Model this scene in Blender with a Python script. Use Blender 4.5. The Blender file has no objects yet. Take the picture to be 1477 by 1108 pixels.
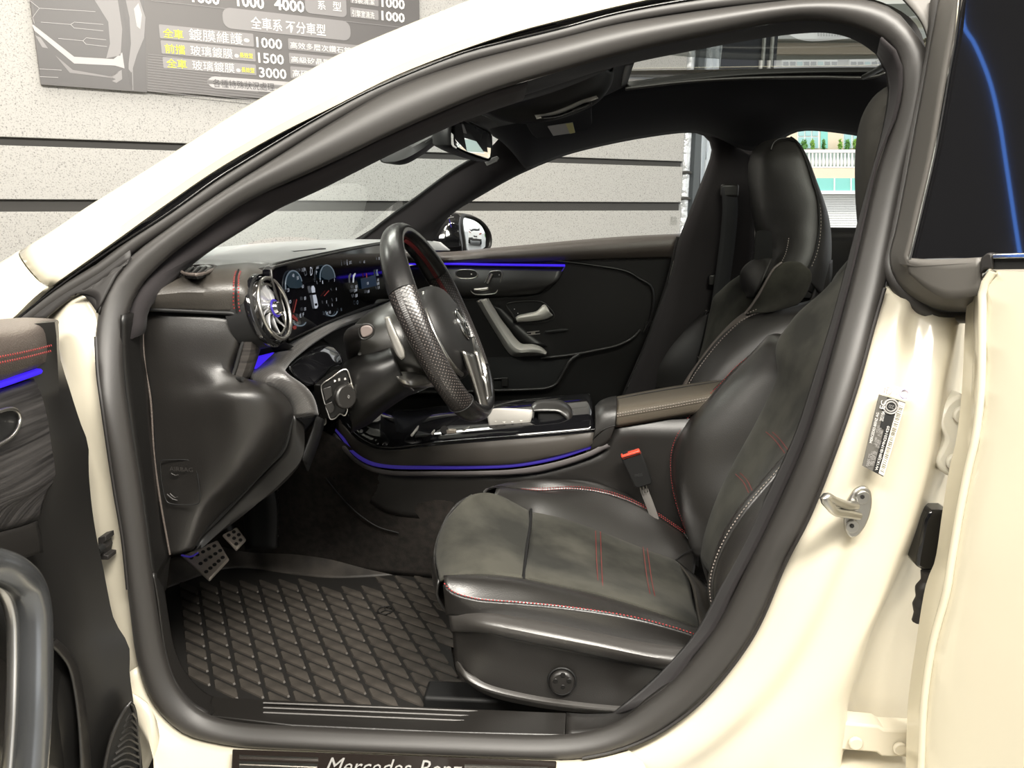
import bpy, bmesh, math, random
from mathutils import Vector, Matrix
random.seed(7)
SC = bpy.context.scene
COL = SC.collection

# ------------------------------------------------------------------ camera
IMG_W, IMG_H, FOC = 1477, 1108, 1100.0
YAW, PITCH = math.radians(4.2), math.radians(13.0)
CAM = Vector((0.0, -0.93, 1.11))
FWD = Vector((-math.sin(YAW) * math.cos(PITCH), math.cos(YAW) * math.cos(PITCH), -math.sin(PITCH)))
RGT = Vector((math.cos(YAW), math.sin(YAW), 0.0))
UPV = RGT.cross(FWD)
cam_data = bpy.data.cameras.new('camera')
cam_data.sensor_width = 36.0
cam_data.lens = FOC / IMG_W * 36.0
cam_data.clip_start = 0.02
cam_data.clip_end = 300
cam = bpy.data.objects.new('camera', cam_data)
COL.objects.link(cam)
cam.matrix_world = Matrix((
    (RGT.x, UPV.x, -FWD.x, CAM.x), (RGT.y, UPV.y, -FWD.y, CAM.y), (RGT.z, UPV.z, -FWD.z, CAM.z), (0, 0, 0, 1)))
SC.camera = cam

# ------------------------------------------------------------------ world, lamps, exposure
world = bpy.data.worlds.new('daylight')
SC.world = world
world.use_nodes = True
wn = world.node_tree.nodes
wn['Background'].inputs[0].default_value = (0.98, 0.99, 1.0, 1)
wn['Background'].inputs[1].default_value = 1.9
SC.view_settings.view_transform = 'Standard'
SC.view_settings.look = 'None'
SC.view_settings.exposure = 0.0
SC.view_settings.gamma = 1.0
SC.view_settings.use_curve_mapping = False
SC.cycles.max_bounces = 8
SC.cycles.transparent_max_bounces = 12

sun_data = bpy.data.lights.new('sun', 'SUN')
sun_data.energy = 1.2
sun_data.angle = math.radians(0.5)
sun_data.color = (1.0, 0.96, 0.9)
sun = bpy.data.objects.new('sun', sun_data)
COL.objects.link(sun)
sun.rotation_euler = Vector((0.25, 0.72, -0.62)).to_track_quat('-Z', 'Y').to_euler()


def area_lamp(name, loc, target, sx, sy, watts, color=(1.0, 0.95, 0.86)):
    d = bpy.data.lights.new(name, 'AREA')
    d.shape = 'RECTANGLE'
    d.size, d.size_y, d.energy, d.color = sx, sy, watts, color
    o = bpy.data.objects.new(name, d)
    COL.objects.link(o)
    o.location = loc
    o.rotation_euler = (Vector(target) - Vector(loc)).to_track_quat('-Z', 'Y').to_euler()
    return o


# LED panels of the workshop ceiling (the ceiling itself is above the frame)
area_lamp('ceiling_lamp_front', (-0.9, -1.9, 2.9), (-0.4, 0.4, 0.6), 1.6, 0.4, 105)
area_lamp('ceiling_lamp_centre', (0.9, -1.3, 2.9), (0.3, 0.2, 0.5), 1.6, 0.4, 205)
area_lamp('ceiling_lamp_wall', (-0.6, 1.3, 3.2), (-0.8, 2.6, 1.0), 1.8, 0.4, 12)
area_lamp('ceiling_lamp_bonnet', (-2.2, 0.6, 2.9), (-0.8, 0.7, 0.9), 1.2, 0.4, 30)
area_lamp('ceiling_lamp_far', (-1.1, 1.9, 3.1), (-0.5, 0.75, 1.0), 1.2, 0.3, 30)


# ------------------------------------------------------------------ geometry helpers
def ray(px, py):
    return FWD + RGT * ((px - IMG_W / 2) / FOC) - UPV * ((py - IMG_H / 2) / FOC)


def P(px, py, y):
    """point of the sight line through (px, py) lying at depth y of the car"""
    d = ray(px, py)
    return CAM + d * ((y - CAM.y) / d.y)


def PX(px, py, x):
    d = ray(px, py)
    return CAM + d * ((x - CAM.x) / d.x)


def PZ(px, py, z):
    d = ray(px, py)
    return CAM + d * ((z - CAM.z) / d.z)


def side_y(z):
    return 0.42 * max(0.0, z - 0.85)


def PS(px, py, off=0.0):
    """point on the tumble-home side surface of the car"""
    y = 0.0
    for _ in range(40):
        y = side_y(P(px, py, y + off).z)
    return P(px, py, y + off)


def plane_pt(px, py, p0, n):
    d = ray(px, py)
    p0, n = Vector(p0), Vector(n)
    return CAM + d * ((p0 - CAM).dot(n) / d.dot(n))


def nums(s):
    return [tuple(float(v) for v in t.split(',')) for t in s.split()]


def c(y, s):
    return [P(a[0], a[1], a[2] if len(a) > 2 else y) for a in nums(s)]


def cs(s, off=0.0):
    return [PS(a[0], a[1], a[2] if len(a) > 2 else off) for a in nums(s)]


def cz(z, s):
    return [PZ(a[0], a[1], z) for a in nums(s)]


def cr(pts, n, closed=False):
    """even resampling of a Catmull-Rom curve through pts"""
    pts = [Vector(p) for p in pts]
    m = len(pts)
    if m == 2 and not closed:
        return [pts[0].lerp(pts[1], i / (n - 1)) for i in range(n)]
    dense = []
    segs = m if closed else m - 1
    for i in range(segs):
        p1, p2 = pts[i % m], pts[(i + 1) % m]
        p0 = pts[(i - 1) % m] if (closed or i > 0) else p1 * 2 - p2
        p3 = pts[(i + 2) % m] if (closed or i + 2 < m) else p2 * 2 - p1
        t0 = 0.0
        t1 = t0 + max((p1 - p0).length, 1e-6) ** 0.5
        t2 = t1 + max((p2 - p1).length, 1e-6) ** 0.5
        t3 = t2 + max((p3 - p2).length, 1e-6) ** 0.5
        for k in range(12):
            t = t1 + (t2 - t1) * k / 12
            a1 = p0 * ((t1 - t) / (t1 - t0)) + p1 * ((t - t0) / (t1 - t0))
            a2 = p1 * ((t2 - t) / (t2 - t1)) + p2 * ((t - t1) / (t2 - t1))
            a3 = p2 * ((t3 - t) / (t3 - t2)) + p3 * ((t - t2) / (t3 - t2))
            b1 = a1 * ((t2 - t) / (t2 - t0)) + a2 * ((t - t0) / (t2 - t0))
            b2 = a2 * ((t3 - t) / (t3 - t1)) + a3 * ((t - t1) / (t3 - t1))
            dense.append(b1 * ((t2 - t) / (t2 - t1)) + b2 * ((t - t1) / (t2 - t1)))
    dense.append(pts[0].copy() if closed else pts[-1].copy())
    L = [0.0]
    for i in range(1, len(dense)):
        L.append(L[-1] + (dense[i] - dense[i - 1]).length)
    tot = L[-1]
    out, j = [], 0
    cnt = n if closed else n - 1
    for i in range(n):
        t = tot * i / cnt
        while j < len(L) - 2 and L[j + 1] < t:
            j += 1
        d = max(L[j + 1] - L[j], 1e-9)
        out.append(dense[j].lerp(dense[j + 1], min(1.0, max(0.0, (t - L[j]) / d))))
    return out


def link(o, parent=None):
    COL.objects.link(o)
    if parent is not None:
        while parent.parent is not None and parent.parent.parent is not None:
            parent = parent.parent          # thing > part > sub-part, no deeper
        o.parent = parent
        o.matrix_parent_inverse = Matrix.Translation(-world_loc(parent))
    return o


def world_loc(o):
    return o.location.copy() if o.type == 'EMPTY' else Vector((0, 0, 0))


def make(name, verts, faces, m, parent=None, smooth=True, uvs=None, sharp=38, bevel=0.0, solid=0.0, sub=0, label=None):
    me = bpy.data.meshes.new(name)
    me.from_pydata([tuple(v) for v in verts], [], faces)
    if uvs is not None:
        ul = me.uv_layers.new(name='uv')
        for lp in me.loops:
            ul.data[lp.index].uv = uvs[lp.vertex_index]
    me.materials.append(m)
    bm = bmesh.new()
    bm.from_mesh(me)
    bmesh.ops.recalc_face_normals(bm, faces=bm.faces)
    bm.to_mesh(me)
    bm.free()
    if smooth:
        me.polygons.foreach_set('use_smooth', [True] * len(me.polygons))
        if sharp:
            me.set_sharp_from_angle(angle=math.radians(sharp))
    o = bpy.data.objects.new(name, me)
    link(o, parent)
    if solid:
        md = o.modifiers.new('solid', 'SOLIDIFY')
        md.thickness = abs(solid)
        md.offset = 1 if solid > 0 else -1
    if bevel:
        md = o.modifiers.new('bevel', 'BEVEL')
        md.width, md.segments, md.limit_method, md.angle_limit = bevel, 2, 'ANGLE', math.radians(35)
        md.harden_normals = False
    if sub:
        md = o.modifiers.new('sub', 'SUBSURF')
        md.levels = md.render_levels = sub
    if label:
        o['label'] = label
    return o


def grid_faces(nr, nc, close_r=False, close_c=False):
    f = []
    for i in range(nr if close_r else nr - 1):
        for j in range(nc if close_c else nc - 1):
            a, b = i * nc + j, i * nc + (j + 1) % nc
            i2 = (i + 1) % nr
            f.append((a, b, i2 * nc + (j + 1) % nc, i2 * nc + j))
    return f


def towards_cam(v, n):
    return n if (CAM - v).dot(n) > 0 else -n


def loft(name, curves, m, parent=None, n=40, k=None, closed=False, bulge=0.0, bulge_pow=1.0, solid=0.0, cap=False, back=0.0, smooth_across=True, sharp=38, label=None, bevel=0.0):
    """surface through the given curves (each resampled to n points); k rows across in all.
    bulge swells it to the outside between first and last curve; back > 0 closes it with a shell that far behind."""
    rows = [cr(cv, n, closed) for cv in curves]
    nr = len(rows)
    k = k or (nr if nr > 2 else 2)
    if bulge and k < 9:
        k = 9
    cols = []
    for j in range(n):
        line = [rows[i][j] for i in range(nr)]
        if nr == 2 or not smooth_across:
            if k == nr:
                cols.append(line)
            else:
                cols.append(cr(line, k) if smooth_across else lin(line, k))
        else:
            cols.append(cr(line, k) if k != nr else line)
    G = [[cols[j][i] for j in range(n)] for i in range(k)]
    if bulge:
        B = [[None] * n for _ in range(k)]
        for i in range(k):
            for j in range(n):
                a = G[i][(j + 1) % n if closed else min(j + 1, n - 1)] - G[i][(j - 1) % n if closed else max(j - 1, 0)]
                b = G[min(i + 1, k - 1)][j] - G[max(i - 1, 0)][j]
                nn = a.cross(b)
                nn = nn.normalized() if nn.length > 1e-12 else Vector((0, -1, 0))
                nn = towards_cam(G[i][j], nn)
                B[i][j] = G[i][j] + nn * (bulge * math.sin(math.pi * i / (k - 1)) ** bulge_pow)
        G = B
    verts = [v for r in G for v in r]
    faces = grid_faces(k, n, close_c=closed)
    uvs = []
    for i in range(k):
        acc = 0.0
        for j in range(n):
            if j:
                acc += (G[i][j] - G[i][j - 1]).length
            w = sum((G[q][j] - G[q - 1][j]).length for q in range(1, i + 1))
            uvs.append((acc, w))
    if cap:
        faces.append(tuple(range(n)))
        faces.append(tuple(range((k - 1) * n, k * n)))
    if back:
        # close the sheet with a rear shell so that it has real depth
        base = len(verts)
        ring = [(0, j) for j in range(n)] + [(i, n - 1) for i in range(1, k)] + [(k - 1, j) for j in range(n - 2, -1, -1)] + [(i, 0) for i in range(k - 2, 0, -1)]
        bd = Vector(back) if not isinstance(back, float) else Vector((0, back, 0))
        for (i, j) in ring:
            verts.append(G[i][j] + bd)
            uvs.append(uvs[i * n + j])
        R = len(ring)
        for q in range(R):
            a = ring[q][0] * n + ring[q][1]
            b = ring[(q + 1) % R][0] * n + ring[(q + 1) % R][1]
            faces.append((a, b, base + (q + 1) % R, base + q))
        faces.append(tuple(range(base, base + R)))
    return make(name, verts, faces, m, parent, uvs=uvs, solid=solid, sharp=sharp, label=label, bevel=bevel)


def lin(line, k):
    out = []
    for i in range(k):
        t = i / (k - 1) * (len(line) - 1)
        q = min(int(t), len(line) - 2)
        out.append(line[q].lerp(line[q + 1], t - q))
    return out


def plate(name, pts, depth, m, parent=None, bevel=0.0, n=0, label=None, smooth=True):
    """flat or gently curved outline pts, extruded by vector depth"""
    if n:
        pts = cr(pts, n, True)
    pts = [Vector(p) for p in pts]
    d = Vector(depth)
    q = len(pts)
    verts = pts + [p + d for p in pts]
    faces = [tuple(range(q)), tuple(range(2 * q - 1, q - 1, -1))]
    for i in range(q):
        faces.append((i, (i + 1) % q, q + (i + 1) % q, q + i))
    return make(name, verts, faces, m, parent, smooth=smooth, bevel=bevel, label=label, sharp=30)


def tube(name, pts, r, m, parent=None, n=0, closed=False, seg=10, flat=1.0, flat_dir=None, label=None, cap=True):
    """swept tube; r a number or list; flat squashes the section along flat_dir"""
    if n:
        k = len(pts)
        if isinstance(r, (list, tuple)):
            r = [r[min(int(i / (n - 1) * (len(r) - 1)), len(r) - 2)] * (1 - (i / (n - 1) * (len(r) - 1) - min(int(i / (n - 1) * (len(r) - 1)), len(r) - 2))) + r[min(int(i / (n - 1) * (len(r) - 1)), len(r) - 2) + 1] * (i / (n - 1) * (len(r) - 1) - min(int(i / (n - 1) * (len(r) - 1)), len(r) - 2)) for i in range(n)]
        pts = cr(pts, n, closed)
    pts = [Vector(p) for p in pts]
    k = len(pts)
    verts, uvs = [], []
    ref = Vector(flat_dir) if flat_dir is not None else None
    prev = None
    acc = 0.0
    for i, p in enumerate(pts):
        if closed:
            t = pts[(i + 1) % k] - pts[i - 1]
        else:
            t = pts[min(i + 1, k - 1)] - pts[max(i - 1, 0)]
        t = t.normalized() if t.length > 1e-12 else Vector((1, 0, 0))
        if ref is not None:
            a = (ref - t * ref.dot(t))
            a = a.normalized() if a.length > 1e-6 else t.orthogonal().normalized()
        elif prev is None:
            a = t.orthogonal().normalized()
        else:
            a = (prev - t * prev.dot(t)).normalized()
        prev = a
        b = t.cross(a)
        rr = r[i] if isinstance(r, (list, tuple)) else r
        if i:
            acc += (p - pts[i - 1]).length
        for s in range(seg):
            w = 2 * math.pi * s / seg
            verts.append(p + a * (rr * flat * math.cos(w)) + b * (rr * math.sin(w)))
            uvs.append((acc, w / (2 * math.pi) * 2 * math.pi * rr))
    faces = grid_faces(k, seg, close_r=closed, close_c=True)
    if not closed and cap:
        faces.append(tuple(range(seg)))
        faces.append(tuple(range((k - 1) * seg, k * seg)))
    return make(name, verts, faces, m, parent, uvs=uvs, label=label, sharp=50)


def stitch(name, pts, m, parent, step=0.0055, fill=0.6, r=0.0009, off=0.0012):
    """a row of thread dashes along pts"""
    L = sum((Vector(pts[i]) - Vector(pts[i - 1])).length for i in range(1, len(pts)))
    n = max(6, int(L / step)) * 2 + 1
    q = cr(pts, n)
    verts, faces = [], []
    for i in range(0, n - 1, 2):
        a, b = q[i], q[i].lerp(q[i + 1], min(1.0, fill * 2))
        t = (b - a)
        if t.length < 1e-9:
            continue
        t.normalize()
        v = (CAM - a).normalized()
        s = t.cross(v).normalized() * r
        u = v * off
        base = len(verts)
        for p in (a, b):
            verts += [p + s, p + u + s * 0.4, p + u - s * 0.4, p - s]
        for e in range(4):
            f = (e + 1) % 4
            faces.append((base + e, base + f, base + 4 + f, base + 4 + e))
        faces += [(base, base + 3, base + 2, base + 1), (base + 4, base + 5, base + 6, base + 7)]
    o = make(name, verts, faces, m, parent, smooth=False)
    o['kind'] = 'stuff'
    return o


def box(name, cx, cy, cz_, sx, sy, sz, m, parent=None, bevel=0.0, rot=None, label=None):
    v = []
    for dx in (-1, 1):
        for dy in (-1, 1):
            for dz in (-1, 1):
                p = Vector((dx * sx / 2, dy * sy / 2, dz * sz / 2))
                if rot is not None:
                    p = rot @ p
                v.append(p + Vector((cx, cy, cz_)))
    f = [(0, 1, 3, 2), (4, 6, 7, 5), (0, 4, 5, 1), (2, 3, 7, 6), (0, 2, 6, 4), (1, 5, 7, 3)]
    return make(name, v, f, m, parent, bevel=bevel, sharp=30, label=label)


def disc(name, ctr, nrm, r, h, m, parent=None, seg=28, bevel=0.0, axis_u=None, ratio=1.0, label=None):
    nrm = Vector(nrm).normalized()
    u = Vector(axis_u) if axis_u is not None else nrm.orthogonal()
    u = (u - nrm * u.dot(nrm)).normalized()
    w = nrm.cross(u)
    pts = [Vector(ctr) + u * (r * math.cos(2 * math.pi * i / seg)) + w * (r * ratio * math.sin(2 * math.pi * i / seg)) for i in range(seg)]
    return plate(name, pts, nrm * h, m, parent, bevel=bevel, label=label)


def ring(name, ctr, nrm, r, tr, m, parent=None, seg=36, axis_u=None, ratio=1.0, flat=1.0, label=None):
    nrm = Vector(nrm).normalized()
    u = Vector(axis_u) if axis_u is not None else nrm.orthogonal()
    u = (u - nrm * u.dot(nrm)).normalized()
    w = nrm.cross(u)
    pts = [Vector(ctr) + u * (r * math.cos(2 * math.pi * i / seg)) + w * (r * ratio * math.sin(2 * math.pi * i / seg)) for i in range(seg)]
    return tube(name, pts, tr, m, parent, closed=True, seg=8, flat=flat, flat_dir=nrm, label=label)


def empty(name, loc):
    o = bpy.data.objects.new(name, None)
    o.location = loc
    o.empty_display_size = 0.1
    COL.objects.link(o)
    return o


def tag(o, label, cat, group=None):
    o['label'], o['category'] = label, cat
    if group:
        o['group'] = group
    return o


def structure(o, label=None):
    o['kind'] = 'structure'
    if label:
        o['label'] = label
    return o


def text_mesh(name, body, origin, xdir, ydir, height, m, parent=None, spacing=1.0, bold=0.0, align='LEFT', width=None, lift=0.0008):
    """flat lettering as a mesh: lower left (or centre) of the line at origin"""
    cu = bpy.data.curves.new(name, 'FONT')
    cu.body = body
    cu.size = 1.0
    cu.resolution_u = 2
    cu.space_character = spacing
    cu.offset = bold
    cu.align_x = align
    tmp = bpy.data.objects.new(name + '_src', cu)
    COL.objects.link(tmp)
    dg = bpy.context.evaluated_depsgraph_get()
    dg.update()
    me = bpy.data.meshes.new_from_object(tmp.evaluated_get(dg))
    bpy.data.objects.remove(tmp)
    bpy.data.curves.remove(cu)
    xs = [v.co.x for v in me.vertices] or [0, 1]
    ys = [v.co.y for v in me.vertices] or [0, 1]
    h = max(ys) - min(ys)
    s = height / h if h > 0 else height
    sx = s if width is None else width / max(1e-6, max(xs) - min(xs))
    X, Y = Vector(xdir).normalized(), Vector(ydir).normalized()
    N = X.cross(Y)
    x0 = {'LEFT': min(xs), 'CENTER': (min(xs) + max(xs)) / 2}[align]
    for v in me.vertices:
        p = Vector(origin) + X * ((v.co.x - x0) * sx) + Y * ((v.co.y - min(ys)) * s) + N * lift
        v.co = p
    me.materials.clear()
    me.materials.append(m)
    me.name = name
    o = bpy.data.objects.new(name, me)
    link(o, parent)
    return o


# ------------------------------------------------------------------ materials
def mat(name, col, rough=0.5, metal=0.0, coat=0.0, crough=0.04, spec=0.5, sheen=0.0, emit=None, estr=0.0, alpha=1.0):
    m = bpy.data.materials.new(name)
    m.use_nodes = True
    b = m.node_tree.nodes['Principled BSDF']
    b.inputs['Base Color'].default_value = (*col, 1)
    b.inputs['Roughness'].default_value = rough
    b.inputs['Metallic'].default_value = metal
    b.inputs['Coat Weight'].default_value = coat
    b.inputs['Coat Roughness'].default_value = crough
    b.inputs['Specular IOR Level'].default_value = spec
    b.inputs['Sheen Weight'].default_value = sheen
    if emit:
        b.inputs['Emission Color'].default_value = (*emit, 1)
        b.inputs['Emission Strength'].default_value = estr
    return m


def nodes(m):
    nt = m.node_tree
    return nt, nt.nodes, nt.links, nt.nodes['Principled BSDF']


def coords(m, kind='Object'):
    nt, N, L, b = nodes(m)
    tc = N.new('ShaderNodeTexCoord')
    return tc.outputs[kind]


def bump(m, scale, strength, dist=0.001, kind='voronoi', src='Object', detail=2.0):
    nt, N, L, b = nodes(m)
    if kind == 'voronoi':
        t = N.new('ShaderNodeTexVoronoi')
        t.inputs['Scale'].default_value = scale
        out = t.outputs['Distance']
    else:
        t = N.new('ShaderNodeTexNoise')
        t.inputs['Scale'].default_value = scale
        t.inputs['Detail'].default_value = detail
        out = t.outputs['Fac']
    L.new(coords(m, src), t.inputs['Vector'])
    bp = N.new('ShaderNodeBump')
    bp.inputs['Strength'].default_value = strength
    bp.inputs['Distance'].default_value = dist
    L.new(out, bp.inputs['Height'])
    L.new(bp.outputs['Normal'], b.inputs['Normal'])
    return m


def vary(m, c1, c2, scale, detail=4.0, lo=0.35, hi=0.65, src='Object', stretch=None):
    nt, N, L, b = nodes(m)
    t = N.new('ShaderNodeTexNoise')
    t.inputs['Scale'].default_value = scale
    t.inputs['Detail'].default_value = detail
    v = coords(m, src)
    if stretch:
        mp = N.new('ShaderNodeMapping')
        mp.inputs['Scale'].default_value = stretch
        L.new(v, mp.inputs['Vector'])
        v = mp.outputs['Vector']
    L.new(v, t.inputs['Vector'])
    r = N.new('ShaderNodeValToRGB')
    r.color_ramp.elements[0].position = lo
    r.color_ramp.elements[1].position = hi
    r.color_ramp.elements[0].color = (*c1, 1)
    r.color_ramp.elements[1].color = (*c2, 1)
    L.new(t.outputs['Fac'], r.inputs['Fac'])
    L.new(r.outputs['Color'], b.inputs['Base Color'])
    return m


def thin_glass(name, tint, refl=1.0):
    m = bpy.data.materials.new(name)
    m.use_nodes = True
    nt = m.node_tree
    N, L = nt.nodes, nt.links
    N.remove(N['Principled BSDF'])
    tr = N.new('ShaderNodeBsdfTransparent')
    tr.inputs[0].default_value = (*tint, 1)
    gl = N.new('ShaderNodeBsdfGlossy')
    gl.inputs['Roughness'].default_value = 0.0
    fr = N.new('ShaderNodeFresnel')
    fr.inputs['IOR'].default_value = 1.35
    mu = N.new('ShaderNodeMath')
    mu.operation = 'MULTIPLY'
    mu.inputs[1].default_value = refl
    mx = N.new('ShaderNodeMixShader')
    L.new(fr.outputs[0], mu.inputs[0])
    L.new(mu.outputs[0], mx.inputs[0])
    L.new(tr.outputs[0], mx.inputs[1])
    L.new(gl.outputs[0], mx.inputs[2])
    L.new(mx.outputs[0], N['Material Output'].inputs['Surface'])
    return m


PAINT = mat('white_paint', (0.66, 0.61, 0.475), 0.28, coat=0.8)
JAMB = mat('jamb_paint', (0.63, 0.58, 0.465), 0.35, coat=0.3)
GLOSS = mat('black_gloss', (0.006, 0.006, 0.007), 0.07, coat=0.6)
RUBBER = bump(mat('seal_rubber', (0.027, 0.0245, 0.0225), 0.52, spec=0.75), 300, 0.15, 0.0004, 'noise')
RUBBER2 = mat('dark_rubber', (0.018, 0.016, 0.015), 0.55)
APPL = mat('pillar_applique', (0.115, 0.108, 0.098), 0.55)
SATINP = mat('satin_silver_paint', (0.68, 0.66, 0.61), 0.38, metal=0.35)
LEATHER = bump(mat('black_leather', (0.016, 0.0145, 0.013), 0.36, spec=1.0, coat=0.6, crough=0.34), 620, 0.35, 0.0005)
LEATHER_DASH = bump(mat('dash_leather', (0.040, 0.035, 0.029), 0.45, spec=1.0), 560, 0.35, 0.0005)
PADTOP = bump(mat('pad_leather_lit', (0.095, 0.077, 0.066), 0.45, spec=0.9), 520, 0.6, 0.0007)  # black leather, its lit tone put into the base colour
SUEDE = bump(vary(mat('dark_suede', (0.045, 0.044, 0.036), 0.9, sheen=0.05, spec=0.3), (0.019, 0.019, 0.015), (0.060, 0.058, 0.047), 8, 6, 0.38, 0.62), 700, 0.3, 0.0006, 'noise')
PLASTIC = bump(mat('black_plastic', (0.0125, 0.0112, 0.010), 0.42, spec=0.8), 900, 0.25, 0.0004)
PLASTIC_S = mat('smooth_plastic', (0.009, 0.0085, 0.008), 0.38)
PLASTIC_D = mat('dark_plastic', (0.008, 0.008, 0.008), 0.55)
SEATSIDE = bump(mat('seat_side_plastic', (0.036, 0.033, 0.030), 0.42, spec=1.0, coat=0.4, crough=0.45), 900, 0.35, 0.0004)
HEADLINER = bump(mat('headliner_cloth', (0.0085, 0.0085, 0.012), 0.95, sheen=0.05), 900, 0.3, 0.0005, 'noise')
PILLARTRIM = bump(mat('pillar_cloth', (0.022, 0.019, 0.020), 0.9, sheen=0.05, spec=0.3), 900, 0.3, 0.0005, 'noise')
DASHTOP = bump(mat('dash_top_leather_lit', (0.060, 0.055, 0.046), 0.32, spec=1.0, coat=0.8, crough=0.3, sheen=1.0), 560, 0.2, 0.0004)  # black leather lightened, with sheen added, to paint the glare on top
CARPET = bump(vary(mat('footwell_carpet', (0.02, 0.015, 0.012), 0.95), (0.012, 0.010, 0.008), (0.028, 0.022, 0.018), 60), 500, 0.6, 0.001, 'noise')
MATR = bump(vary(mat('mat_rubber', (0.03, 0.027, 0.024), 0.55), (0.026, 0.023, 0.020), (0.085, 0.074, 0.063), 14, 8, 0.35, 0.72), 260, 0.4, 0.0006, 'noise')
MATG = mat('mat_groove', (0.012, 0.011, 0.010), 0.6)
SATIN = mat('satin_metal', (0.62, 0.60, 0.56), 0.30, metal=1.0)
CHROME = mat('chrome', (0.80, 0.80, 0.78), 0.10, metal=1.0)
PADSILVER = mat('pad_silver', (0.58, 0.56, 0.52), 0.36, metal=0.25)
LEATHER_M = bump(mat('matte_leather', (0.014, 0.0125, 0.0115), 0.50, spec=0.6), 620, 0.3, 0.0005)
HEADSIDE = mat('headrest_side_lit', (0.055, 0.052, 0.045), 0.65)  # seat leather in a lighter grey, painted as its lit side
DULLMETAL = mat('zinc_metal', (0.52, 0.51, 0.48), 0.34, metal=1.0)
PEDALM = mat('pedal_metal', (0.50, 0.44, 0.38), 0.42, metal=0.5)
REDTHREAD = mat('red_thread', (0.30, 0.035, 0.035), 0.7)
GREYTHREAD = mat('pale_thread', (0.30, 0.26, 0.23), 0.8)
BLUE = mat('ambient_light', (0.02, 0.01, 0.3), 0.5, emit=(0.06, 0.02, 1.0), estr=0.8)
BLUEDIM = mat('ambient_light_dim', (0.02, 0.01, 0.2), 0.5, emit=(0.09, 0.06, 0.50), estr=0.22)
MIRROR = mat('mirror_glass', (0.86, 0.88, 0.88), 0.0, metal=1.0)
GLASS = thin_glass('window_glass', (0.92, 0.98, 0.98), 0.25)
GLASS_ROOF = thin_glass('roof_glass', (0.55, 0.58, 0.55), 0.6)
GLASS_SIDE = thin_glass('side_glass', (0.96, 0.97, 0.95), 0.5)
GLASS_DARK = mat('privacy_glass', (0.008, 0.008, 0.009), 0.02, coat=0.3)
SCREEN = mat('screen_black', (0.002, 0.002, 0.003), 0.06)
WHITE_PRINT = mat('white_print', (0.75, 0.73, 0.70), 0.6)
GREY_PRINT = mat('grey_print', (0.30, 0.29, 0.28), 0.6)
BLACK_PRINT = mat('black_print', (0.012, 0.012, 0.012), 0.5)
RED_PLASTIC = mat('red_plastic', (0.75, 0.07, 0.035), 0.35)


def glow(name, col, s):
    return mat(name, (0.0, 0.0, 0.0), 0.4, emit=col, estr=s)


G_WHITE = glow('screen_white', (0.75, 0.8, 0.9), 0.55)
G_BLUE = glow('screen_blue', (0.03, 0.14, 0.30), 0.55)
G_RED = glow('screen_red', (0.55, 0.06, 0.05), 0.3)
G_TEAL = glow('screen_teal', (0.02, 0.10, 0.17), 0.14)


def weave(m, sx, sy, c1, c2, rough=0.4):
    """dot pattern in surface metres: punched or knurled grain"""
    nt, N, L, b = nodes(m)
    uv = N.new('ShaderNodeTexCoord')
    mp = N.new('ShaderNodeMapping')
    mp.inputs['Scale'].default_value = (1 / sx, 1 / sy, 1)
    mp.inputs['Rotation'].default_value = (0, 0, math.radians(45))
    L.new(uv.outputs['UV'], mp.inputs['Vector'])
    vo = N.new('ShaderNodeTexVoronoi')
    vo.voronoi_dimensions = '2D'
    vo.inputs['Scale'].default_value = 1.0
    vo.inputs['Randomness'].default_value = 0.0
    L.new(mp.outputs['Vector'], vo.inputs['Vector'])
    r = N.new('ShaderNodeValToRGB')
    r.color_ramp.elements[0].position = 0.15
    r.color_ramp.elements[1].position = 0.25
    r.color_ramp.elements[0].color = (*c1, 1)
    r.color_ramp.elements[1].color = (*c2, 1)
    L.new(vo.outputs['Distance'], r.inputs['Fac'])
    L.new(r.outputs['Color'], b.inputs['Base Color'])
    bp = N.new('ShaderNodeBump')
    bp.inputs['Strength'].default_value = 0.5
    bp.inputs['Distance'].default_value = 0.0008
    L.new(vo.outputs['Distance'], bp.inputs['Height'])
    L.new(bp.outputs['Normal'], b.inputs['Normal'])
    return m


PERF = weave(mat('punched_leather', (0.03, 0.026, 0.024), 0.34, spec=0.8), 0.0046, 0.0046, (0.13, 0.11, 0.10), (0.012, 0.0105, 0.010))
KNURL = weave(mat('knurled_trim', (0.05, 0.046, 0.042), 0.36, spec=1.0, coat=0.5, crough=0.35, sheen=0.3), 0.0034, 0.0034, (0.085, 0.080, 0.074), (0.034, 0.031, 0.029))  # sheen added to paint the bright lit look of the band
WOOD = mat('dark_grained_trim', (0.045, 0.043, 0.042), 0.42)
vary(WOOD, (0.016, 0.015, 0.015), (0.080, 0.075, 0.073), 4, 7, 0.36, 0.68, src='UV', stretch=(1.0, 45.0, 1.0))
DASHWOOD = mat('grained_end_trim', (0.06, 0.05, 0.045), 0.45)
vary(DASHWOOD, (0.016, 0.014, 0.013), (0.042, 0.037, 0.033), 4, 6, 0.36, 0.66, src='UV', stretch=(60.0, 2.0, 1.0))


# ================================================================== SETTING: workshop and street
WU = Vector((1.839, 1.164, 0)).normalized()          # along the far wall
WN = Vector((WU.y, -WU.x, 0))                        # out of the wall, towards the car
_d = ray(987, 300)
WALL0 = CAM + _d * (4.5 / math.hypot(_d.x, _d.y))


def W(px, py, lift=0.0):
    return plane_pt(px, py, WALL0 + WN * lift, WN)


def wz(s, z, lift=0.0):
    """wall point from distance s along the wall (0 at its corner) and height z"""
    return Vector((WALL0.x, WALL0.y, 0)) + WU * s + WN * lift + Vector((0, 0, z))


def floor_mat(name, c1, c2):
    m = mat(name, c1, 0.45)
    vary(m, c1, c2, 3, 6)
    return m


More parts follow.
